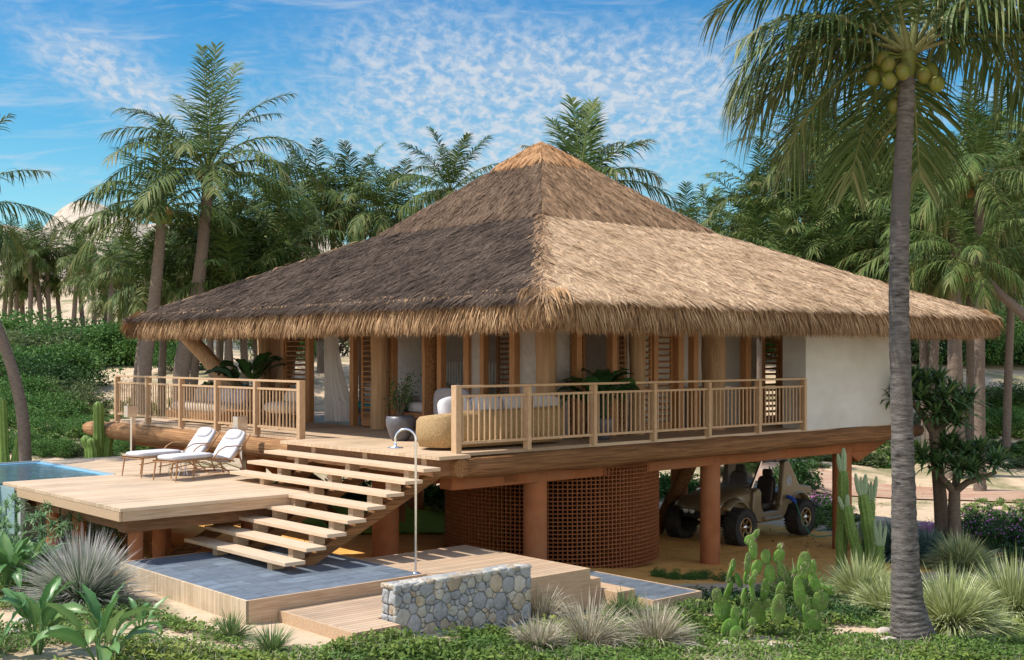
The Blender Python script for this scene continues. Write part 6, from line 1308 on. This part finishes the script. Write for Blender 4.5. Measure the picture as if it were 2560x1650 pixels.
# sheer curtain
ct = hthing('sheer_curtain', 'long sheer white curtain gathered across the left opening', 'curtain', 3.35, 8.3, DZ)
sh_m = bpy.data.materials.new('sheer_fabric'); sh_m.use_nodes = True; t = sh_m.node_tree; p = t.nodes['Principled BSDF']; p.inputs['Base Color'].default_value = (.88, .85, .82, 1); p.inputs['Roughness'].default_value = .9
tr = N(t, 'ShaderNodeBsdfTransparent'); tl = N(t, 'ShaderNodeBsdfTranslucent'); tl.inputs[0].default_value = (.8, .76, .72, 1); m1 = N(t, 'ShaderNodeMixShader'); m1.inputs[0].default_value = .4; m2_ = N(t, 'ShaderNodeMixShader'); m2_.inputs[0].default_value = .10
LK(t, p.outputs[0], m1.inputs[1]); LK(t, tl.outputs[0], m1.inputs[2]); LK(t, m1.outputs[0], m2_.inputs[1]); LK(t, tr.outputs[0], m2_.inputs[2]); LK(t, m2_.outputs[0], t.nodes['Material Output'].inputs[0])
nu, nv = 90, 30; vs = []; fs = []
for b in range(nv + 1):
    v = b / nv; z = 2.35 * (1 - v) + .02
    left = .85; right = .35 - (.35 + .55) * v ** 2.0 if v < .8 else -.22 - .45 * (v - .6)
    for a in range(nu + 1):
        u = a / nu; yy = left + (right - left) * u; vs.append((.07 * sin(u * 46 + v * 2) * (.5 + .6 * v) + .12 * v * sin(u * 7), yy, z + .05 * u * (v > .9)))
fs = [(b * (nu + 1) + a, b * (nu + 1) + a + 1, (b + 1) * (nu + 1) + a + 1, (b + 1) * (nu + 1) + a) for b in range(nv) for a in range(nu)]
mb = MB(); mb.add(vs, fs, True); mb.build('cloth', sh_m, ct, fix=False)
# potted plants
def pot(name, label, s, i, r, h, m, z=DZ):
    e = hthing(name, label, 'potted plant', s, i, z); mb = MB(); mb.lathe([(0, .01), (r * .55, 0), (r * .72, h * .18), (r * .98, h * .62), (r, h * .86), (r * .93, h), (r * .85, h), (r * .85, h * .9), (0, h * .88)], 28); mb.build('pot', m, e, fix=False); return e
M['potgrey'] = mat('grey_glazed_pot', (.13, .13, .145), .38, .45, (.09, .09, .10), 9, .2, 30)
p1 = pot('potted_shrub', 'round dark grey pot with a wiry red flowering shrub beside the round post', 1.04, 2.95, .27, .46, M['potgrey'])
mb = MB(); tips = []
for k in range(26):
    a = rs.uniform(0, 6.28); q = rs.uniform(.1, .36); h = rs.uniform(.75, 1.25); mb.tube([(0, 0, .4), (cos(a) * q * .4, sin(a) * q * .4, .4 + (h - .4) * .5), (cos(a) * q, sin(a) * q, h)], [.008, .006, .003], 5); tips += [(cos(a) * q * f, sin(a) * q * f, .4 + (h - .4) * f) for f in rs.uniform(.45, 1.05, 26)]
mb.build('stems', M['twig'], p1); T = np.array(tips) + rs.normal(0, .035, (len(tips), 3)); V, Q, R = blades(T, rs.normal(0, 1, T.shape) + [0, 0, .4], rs.normal(0, 1, T.shape), .06, .026, .3, 2, rnd=rs.uniform(0, 1, len(T))); link('leaves', np_mesh('leaves', V, Q, R), M['bush_dark'], p1)
T2 = T[rs.rand(len(T)) < .05]; V, Q, R = blades(T2, rs.normal(0, 1, T2.shape), (0, 0, 1), .045, .035, 0, 1); link('blossoms', np_mesh('blossoms', V, Q), mat('red_blossom', (.42, .05, .04), .6), p1)
p2_ = pot('potted_plant', 'pot with big glossy dark leaves behind the right railing', 4.0, .62, .24, .42, M['potgrey'])
lv = [(q * 2.4, rs.uniform(.12, .95), .55, .62, .8) for q in range(20)]; me = np_mesh('leaves', *broadleaf_geo(lv, .30, wav=.02), smooth=True); me.materials.append(M['broad_dark']); o = link('leaves', me, None, p2_); o.location = (0, 0, .38)
p3_ = pot('potted_plant', 'pot with huge dark paddle leaves beside the leaning posts', 2.2, 10.55, .28, .45, M['potgrey'])
lv = [(q * 2.4, rs.uniform(.1, .7), .75, .70, .7) for q in range(14)]; me = np_mesh('leaves', *broadleaf_geo(lv, .33, wav=.02), smooth=True); me.materials.append(M['broad_dark']); o = link('leaves', me, None, p3_); o.location = (0, 0, .4)
p4_ = pot('potted_plant', 'pot with dark leaves between the leaning post and the lounge sofa', 2.4, 12.0, .24, .4, M['potgrey'])
lv = [(q * 2.4, rs.uniform(.2, 1.1), .45, .55, .9) for q in range(16)]; me = np_mesh('leaves', *broadleaf_geo(lv, .24, wav=.02), smooth=True); me.materials.append(M['broad_dark']); o = link('leaves', me, None, p4_); o.location = (0, 0, .35)
# seating on the left terrace
s3 = hthing('terrace_sofa', 'long cream terrace sofa with lilac cushions behind the left railing', 'sofa', 1.3, 10.9, DZ); mb = MB(); mb.box(-.45, .45, -1.35, 1.35, .06, .26); mb.build('base', M['teak'], s3, .02)
mb = MB(); cushion(mb, (0, 0, .36), (.46, 1.36, .13)); mb.build('seat_cushion', M['cream'], s3, fix=False)
for k, (b, m) in enumerate(((-.95, 'lilac'), (-.35, 'fabric'), (.25, 'lilac'), (.9, 'cream'))): mb = MB(); cushion(mb, (.30, b, .62), (.13, .30, .22), RY(.3), .75); mb.build('back_pillow', M[m], s3, fix=False)
mb = MB(); mb.box(.42, .5, -1.35, 1.35, .2, .75); mb.build('back_rest', M['teak'], s3, .02)
ot = hthing('round_armchair', 'round cream armchair on teak legs behind the right end of the left railing', 'chair', 1.3, 7.55, DZ); mb = MB(); cushion(mb, (0, 0, .46), (.36, .40, .13), None, .8); mb.build('cushion', M['cream'], ot, fix=False)
mb = MB(); mb.ell((.26, 0, .66), (.12, .36, .20), 20, 10); mb.build('back_rest', M['cream'], ot, fix=False)
for a, b in ((-1, -1), (1, -1), (-1, 1), (1, 1)): mb = MB(); mb.tube([(.28 * a, .28 * b, 0), (.22 * a, .22 * b, .4)], .022, 8); mb.build('leg', M['teak'], ot)
ot = hthing('low_table', 'low teak table between terrace sofa and round armchair', 'table', 1.1, 8.7, DZ); mb = MB(); mb.box(-.35, .35, -.45, .45, .34, .38); mb.build('table_top', M['teak'], ot, .01)
for a, b in ((-1, -1), (1, -1), (-1, 1), (1, 1)): mb = MB(); mb.box(.3 * a - .02, .3 * a + .02, .4 * b - .02, .4 * b + .02, 0, .34); mb.build('leg', M['teak'], ot)
# dining corner behind the right railing
dt = hthing('dining_table', 'long timber dining table in the shade behind the right railing', 'table', 5.4, 3.4, DZ); mb = MB(); mb.box(-1.0, 1.0, -.45, .45, .70, .75); mb.build('table_top', M['teak'], dt, .01)
for a, b in ((-1, -1), (1, -1), (-1, 1), (1, 1)): mb = MB(); mb.box(.9 * a - .04, .9 * a + .04, .36 * b - .04, .36 * b + .04, 0, .7); mb.build('leg', M['teak'], dt)
def chair(label, s, i, rz):
    e = hthing('rattan_chair', label, 'chair', s, i, DZ, rz, 'rattan dining chairs'); mb = MB(); mb.lathe([(.0, .40), (.24, .40), (.25, .45), (0, .46)], 20); mb.build('seat', M['wicker'], e)
    mb = MB()
    for k in range(13): a = radians(100 + k * 160 / 12); mb.tube([(cos(a) * .24, sin(a) * .24, .42), (cos(a) * .27, sin(a) * .27, .82)], .008, 5)
    mb.tube([(cos(a) * .27, sin(a) * .27, .82) for a in np.linspace(radians(100), radians(260), 14)], .018, 6); mb.build('back_rest', M['wicker'], e)
    for a, b in ((-1, -1), (1, -1), (-1, 1), (1, 1)): mb = MB(); mb.tube([(.2 * a, .2 * b, 0), (.16 * a, .16 * b, .4)], .014, 6); mb.build('leg', M['teak'], e)
chair('rattan chair at the left end of the dining table', 4.25, 3.2, pi); chair('rattan chair at the middle of the dining table, railing side', 5.2, 2.6, pi / 2 * 3 + pi); chair('rattan chair at the right end of the dining table', 6.7, 3.4, 0)
kt = hthing('counter', 'dark kitchen counter with white top in front of the white door', 'counter', 8.3, 1.75, DZ); mb = MB(); mb.box(-.45, .75, -.12, .3, 0, .86); mb.build('cabinet', mg, kt, .01); mb = MB(); mb.box(-.5, .8, -.16, .34, .86, .90); mb.build('worktop', M['whitein'], kt, .005)
# hoop ornament on the wide post
hp = hthing('hoop_ornament', 'hanging hoop ornament with strings on the wide round post', 'ornament', 7.72, .90, DZ + 1.62, 0); mb = MB()
mb.tube([(cos(a) * .15, 0, sin(a) * .24) for a in np.linspace(0, 2 * pi, 30)], .007, 6, False); mb.tube([(.03 + cos(a) * .06, 0, -.42 + sin(a) * .10) for a in np.linspace(0, 2 * pi, 20)], .005, 5, False)
for k in range(5): mb.tube([(-.12 + .06 * k, 0, -.2), (-.12 + .06 * k, 0, -.45 - .08 * (k % 3))], .004, 4)
mb.tube([(-.1, 0, -.15), (.1, 0, .18)], .004, 4); mb.build('hoop', M['rail'], hp)

# ------------------------------------------------------------------ the buggy
bx, by = 5.23, 28.04
FW = Vector((-.70, -.714, 0)).normalized()       # nose towards the viewer's left
W1, W2, W3 = Vector((4.12, 29.3)), Vector((5.25, 28.0)), Vector((7.08, 29.85))
rear_mid = W3 + (W1 - W2) / 2; front_mid = (W1 + W2) / 2; ax_ = (front_mid - rear_mid); WB = ax_.length; ang = math.atan2(ax_.y, ax_.x)
mid = (rear_mid + front_mid) / 2; zc = gz(mid.x, mid.y) + .01
car = thing('beach_buggy', 'bronze open beach buggy on huge off road tyres parked under the house', 'car', (mid.x, mid.y, zc), ang)
M['bronze'] = mat('bronze_car_paint', (.22, .16, .088), .38, .5, metallic=.25, coat=.4)
M['tyre'] = mat('tyre_rubber', (.025, .024, .024), .75, .3, (.06, .05, .04), 8, .3, 60)
M['rimgold'] = mat('bronze_rim', (.38, .25, .13), .35, .5, metallic=.8); M['black'] = mat('black_trim', (.02, .02, .02), .5, .4); M['seatm'] = mat('dark_leather', (.045, .032, .026), .5, .4, (.03, .022, .018), 6)
HB = WB / 2; TW = .84; TR = .455
def wheel(x, y):
    sg = 1 if y > 0 else -1; w = thing('wheel', None, None, (x, y, TR)); w.parent = car; w.name = 'wheel'
    mb = MB(); pr = [(.235, -.17), (.30, -.19), (.385, -.19), (.425, -.16), (.435, -.08), (.437, 0), (.435, .08), (.425, .16), (.385, .19), (.30, .19), (.235, .17)]; n = 56
    vs = [(r * cos(2 * pi * q / n), yy, r * sin(2 * pi * q / n)) for r, yy in pr for q in range(n)]; m = len(pr); mb.add(vs, [(a * n + q, a * n + (q + 1) % n, ((a + 1) % m) * n + (q + 1) % n, ((a + 1) % m) * n + q) for a in range(m) for q in range(n)], True)
    for q in range(34):
        a = 2 * pi * q / 34
        for yy, wd, da in ((-.135, .11, 0), (.135, .11, .09), (0, .10, .045)):
            c, s_ = cos(a + da), sin(a + da); tg = Vector((-s_, 0, c)); o = Vector((c, 0, s_)); p0 = o * .43 + Vector((0, yy - wd / 2, 0)); p1 = o * .43 + Vector((0, yy + wd / 2, 0)) + tg * .02; mb.bar(p0, p1, .034, .034, up=o)
        for sd in (-1, 1):
            c, s_ = cos(a), sin(a); o = Vector((c, 0, s_)); mb.bar(o * .375 + Vector((0, .188 * sd, 0)), o * .432 + Vector((0, .165 * sd, 0)), .034, .02, up=(0, 1, 0))
    mb.build('tyre', M['tyre'], w)
    mb = MB()
    def ring(r0, r1, y0, y1, n=36):
        vs = [(r * cos(2 * pi * q / n), yy * sg, r * sin(2 * pi * q / n)) for r, yy in ((r0, y0), (r1, y0), (r1, y1), (r0, y1)) for q in range(n)]; mb.add(vs, [(a * n + q, a * n + (q + 1) % n, ((a + 1) % 4) * n + (q + 1) % n, ((a + 1) % 4) * n + q) for a in range(4) for q in range(n)], True)
    ring(.205, .24, .10, .175); ring(.03, .07, .07, .16)
    for k in range(6): a = 2 * pi * k / 6; mb.bar((cos(a) * .04, .12 * sg, sin(a) * .04), (cos(a) * .215, .14 * sg, sin(a) * .215), .05, .03, up=(0, 1, 0))
    mb.build('rim', M['rimgold'], w); mb = MB(); mb.lathe([(0, .01), (.045, .01), (.06, 0)], 16); o = mb.build('hub_cap', M['steel'], w); o.location = (0, .165 * sg, 0); o.rotation_euler = (radians(-90 * sg), 0, 0)
    mb = MB(); mb.lathe([(0, 0), (.20, 0)], 24); o = mb.build('brake_disc', M['black'], w); o.location = (0, .05 * sg, 0); o.rotation_euler = (radians(90), 0, 0)
for x in (HB, -HB):
    for y in (TW, -TW): wheel(x, y)
def loft(secs, m, name, smooth=True, caps=True, par=None, sub=0):
    mb = MB(); n = len(secs[0]); vs = [p for s_ in secs for p in s_]; fs = [(a * n + b, a * n + (b + 1) % n, (a + 1) * n + (b + 1) % n, (a + 1) * n + b) for a in range(len(secs) - 1) for b in range(n)]
    if caps: fs += [tuple(range(n - 1, -1, -1)), tuple(range(len(vs) - n, len(vs)))]
    mb.add(vs, fs, smooth); o = mb.build(name, m, par or car)
    if sub: md = o.modifiers.new('s', 'SUBSURF'); md.levels = sub; md.render_levels = sub
    return o
def sec(x, hw_, z0, z1, cr=.12, dx=0):   # rounded box section across the car
    return [(x, -hw_, z0), (x, -hw_, z1 - cr), (x, -hw_ * .93, z1 - cr * .35), (x + dx, -hw_ * .7, z1), (x + dx, 0, z1 + .025), (x + dx, hw_ * .7, z1), (x, hw_ * .93, z1 - cr * .35), (x, hw_, z1 - cr), (x, hw_, z0)]
# nose and bonnet
loft([sec(HB + .58, .34, .86, .90, .02), sec(HB + .50, .52, .80, .98, .06), sec(HB + .2, .58, .72, 1.10), sec(HB - .3, .66, .66, 1.24), sec(HB - .75, .78, .62, 1.32), sec(HB - .95, .80, .62, 1.30)], M['bronze'], 'bonnet')
mb = MB(); mb.box(HB + .15, HB + .48, -.46, .46, .62, .86); mb.build('grille_recess', M['black'], car, .04)
for y in (-.34, -.17, .17, .34):
    mb = MB(); mb.lathe([(0, .05), (.05, .045), (.075, .02), (.08, -.04)], 18); o = mb.build('headlight', mat('headlight_glass', (.75, .78, .8), .08, .6, metallic=.3) if y == -.34 else bpy.data.materials['headlight_glass'], car); o.location = (HB + .49, y, .80); o.rotation_euler = (0, radians(90), 0)
# wheel arches
def arch(x, y, a0, a1, r=.56, w=.44, nm='fender'):
    secs = []
    for q in range(15):
        a = radians(a0 + (a1 - a0) * q / 14); c, s_ = cos(a), sin(a); f = 1 + .04 * sin(pi * q / 14)
        secs.append([(x + c * (r - .03), y - w / 2, .5 + s_ * (r - .03)), (x + c * r * f, y - w / 2, .5 + s_ * r * f), (x + c * (r + .05) * f, y, .5 + s_ * (r + .05) * f), (x + c * r * f, y + w / 2, .5 + s_ * r * f), (x + c * (r - .03), y + w / 2, .5 + s_ * (r - .03))])
    loft(secs, M['bronze'], nm)
for sg in (-1, 1):
    arch(HB - .06, sg * .64, 42, 168, .54, .30); arch(-HB + .02, sg * .72, 35, 150, .56, .30)
# side body with the low door opening
for sg in (-1, 1):
    y0, y1 = sorted((sg * .70, sg * .84))
    poly = [(HB - .52, .56), (HB - .60, 1.22), (HB - .78, 1.30), (HB - .88, 1.22), (HB - .92, .86), (HB - 1.00, .72), (-HB + .95, .70), (-HB + .86, .82), (-HB + .78, 1.30), (-HB + .72, 1.86), (-HB + .50, 1.90), (-HB + .30, 1.62), (-HB + .02, 1.26), (-HB - .52, 1.18), (-HB - .58, 1.05), (-HB - .50, .96), (-HB - .05, 1.02), (-HB + .42, .92), (-HB + .62, .60), (-HB + .78, .46), (HB - .86, .46)]
    mb = MB(); mb.prism(poly, y0, y1); o = mb.build('side_panel', M['bronze'], car, .035)
    mb = MB(); mb.box(-HB + .9, HB - .95, min(sg * .78, sg * .92), max(sg * .78, sg * .92), .50, .60); mb.build('side_step', M['bronze'], car, .04)
loft([sec(-HB + .75, .72, .6, .95), sec(-HB + .3, .72, .7, 1.1), sec(-HB - .2, .72, .8, 1.14), sec(-HB - .52, .70, .9, 1.12)], M['bronze'], 'tail')
mb = MB(); mb.box(-HB + .6, HB - .8, -.70, .70, .46, .58); mb.build('floor_pan', M['black'], car, .03)
mb = MB(); mb.box(-HB + .35, -HB + .9, -.72, .72, 1.84, 1.92); mb.box(-HB + .9, HB - .95, -.70, .70, 1.86, 1.91); mb.build('roof_panel', M['bronze'], car, .04)
glz = bpy.data.materials.new('windscreen_glass'); glz.use_nodes = True; p = glz.node_tree.nodes['Principled BSDF']; p.inputs['Base Color'].default_value = (.45, .42, .42, 1); p.inputs['Roughness'].default_value = .12; p.inputs['Transmission Weight'].default_value = .75; p.inputs['IOR'].default_value = 1.1
mb = MB(); mb.add([(HB - .62, -.70, 1.28), (HB - .62, .70, 1.28), (HB - 1.12, .66, 1.88), (HB - 1.12, -.66, 1.88)], [(0, 1, 2, 3)]); ws = mb.build('windscreen', glz, car, fix=False)
mb = MB()
for sg in (-1, 1): mb.bar((HB - .60, sg * .72, 1.24), (HB - 1.12, sg * .68, 1.90), .05, .05)
mb.bar((HB - .61, -.72, 1.27), (HB - .61, .72, 1.27), .04, .04); mb.bar((HB - 1.12, -.68, 1.89), (HB - 1.12, .68, 1.89), .05, .05); mb.build('windscreen_frame', M['steel'], car)
for sg in (-.36, .36):
    mb = MB(); cushion(mb, (-.30, sg, .78), (.26, .25, .10)); cushion(mb, (-.52, sg, 1.12), (.09, .24, .36), RY(-.18)); cushion(mb, (-.60, sg, 1.55), (.06, .13, .10)); mb.build('seat', M['seatm'], car, fix=False)
mb = MB(); mb.tube([(.30 + .06 * cos(a), .36 + .17 * sin(a), 1.22 + .16 * cos(a)) for a in np.linspace(0, 2 * pi, 24)], .015, 6, False); mb.build('steering_wheel', M['black'], car)
mb = MB()
for x in (HB, -HB): mb.tube([(x, -.8, TR), (x, .8, TR)], .05, 8); mb.tube([(x - .1, -.6, .5), (x, -.62, .95)], .04, 8); mb.tube([(x - .1, .6, .5), (x, .62, .95)], .04, 8)
mb.tube([(HB, 0, .45), (-HB, 0, .45)], .05, 8); mb.box(-.5, .6, -.3, .3, .34, .46); mb.build('chassis', M['black'], car)
mb = MB(); mb.tube([(-HB - .45, -.6, .92), (-HB - .62, -.6, .86), (-HB - .62, .6, .86), (-HB - .45, .6, .92)], .035, 8); mb.tube([(-HB - .6, .45, .85), (-HB - .72, .45, .80)], .06, 12); mb.build('rear_bumper', M['black'], car)
mb = MB(); mb.box(HB + .3, HB + .36, .60, .68, .86, .92); mb.build('turn_signal', mat('orange_lens', (.7, .25, .03), .3), car, .01)
# round white spiral emblem on the rear quarter (viewer's side)
SD = 1 if Vector((-ax_.y, ax_.x)).dot(W3 - rear_mid) > 0 else -1
mb = MB(); pts = []
def strip(mb, r_of, a0, a1, wd, n=40):
    vs = []
    for q in range(n + 1):
        a = a0 + (a1 - a0) * q / n; r = r_of(q / n); vs += [((r - wd) * cos(a), 0, (r - wd) * sin(a)), ((r + wd) * cos(a), 0, (r + wd) * sin(a))]
    mb.add(vs, [(2 * q, 2 * q + 1, 2 * q + 3, 2 * q + 2) for q in range(n)])
strip(mb, lambda t: .115, 0, 2 * pi, .008); strip(mb, lambda t: .02 + .07 * t, 0, 2 * pi * 1.1, .010); strip(mb, lambda t: .02 + .07 * t, pi, pi + 2 * pi * 1.1, .010)
em = mb.build('spiral_emblem', mat('pale_blue_emblem', (.62, .66, .78), .5), car, fix=False); em.location = (-HB + .50, SD * .845, 1.38)
cb = thing('charging_cable', 'green charging cable with blue plug hanging from the buggy to the ground', 'cable', (mid.x, mid.y, zc), ang)
mb = MB(); p0 = Vector((-HB + .60, SD * .86, 1.0)); mb.tube([p0, p0 + Vector((.0, SD * .14, -.04)), p0 + Vector((-.02, SD * .22, -.14))], [.05, .055, .035], 12); mb.build('plug', mat('blue_plastic', (.02, .08, .42), .4, .5), cb)
mb = MB(); c_ = [p0 + Vector((-.02, SD * .22, -.14)), p0 + Vector((-.1, SD * .30, -.45)), p0 + Vector((-.25, SD * .40, -.80)), Vector((-HB + .15, SD * 1.35, .04)), Vector((-HB - .5, SD * 1.5, .02)), Vector((-HB - 1.1, SD * 1.25, .02)), Vector((-HB - 1.2, SD * .9, .02)), Vector((-HB - .8, SD * .85, .02))]
def smooth_path(A, n=8):
    o = []
    for k in range(len(A) - 1):
        p = [A[max(k - 1, 0)], A[k], A[k + 1], A[min(k + 2, len(A) - 1)]]
        for j in range(n): f = j / n; o.append(.5 * ((2 * p[1]) + (p[2] - p[0]) * f + (2 * p[0] - 5 * p[1] + 4 * p[2] - p[3]) * f * f + (3 * p[1] - p[0] - 3 * p[2] + p[3]) * f ** 3))
    return o + [A[-1]]
mb.tube(smooth_path(c_), .014, 8); mb.build('cord', mat('green_cable', (.03, .20, .13), .5), cb)
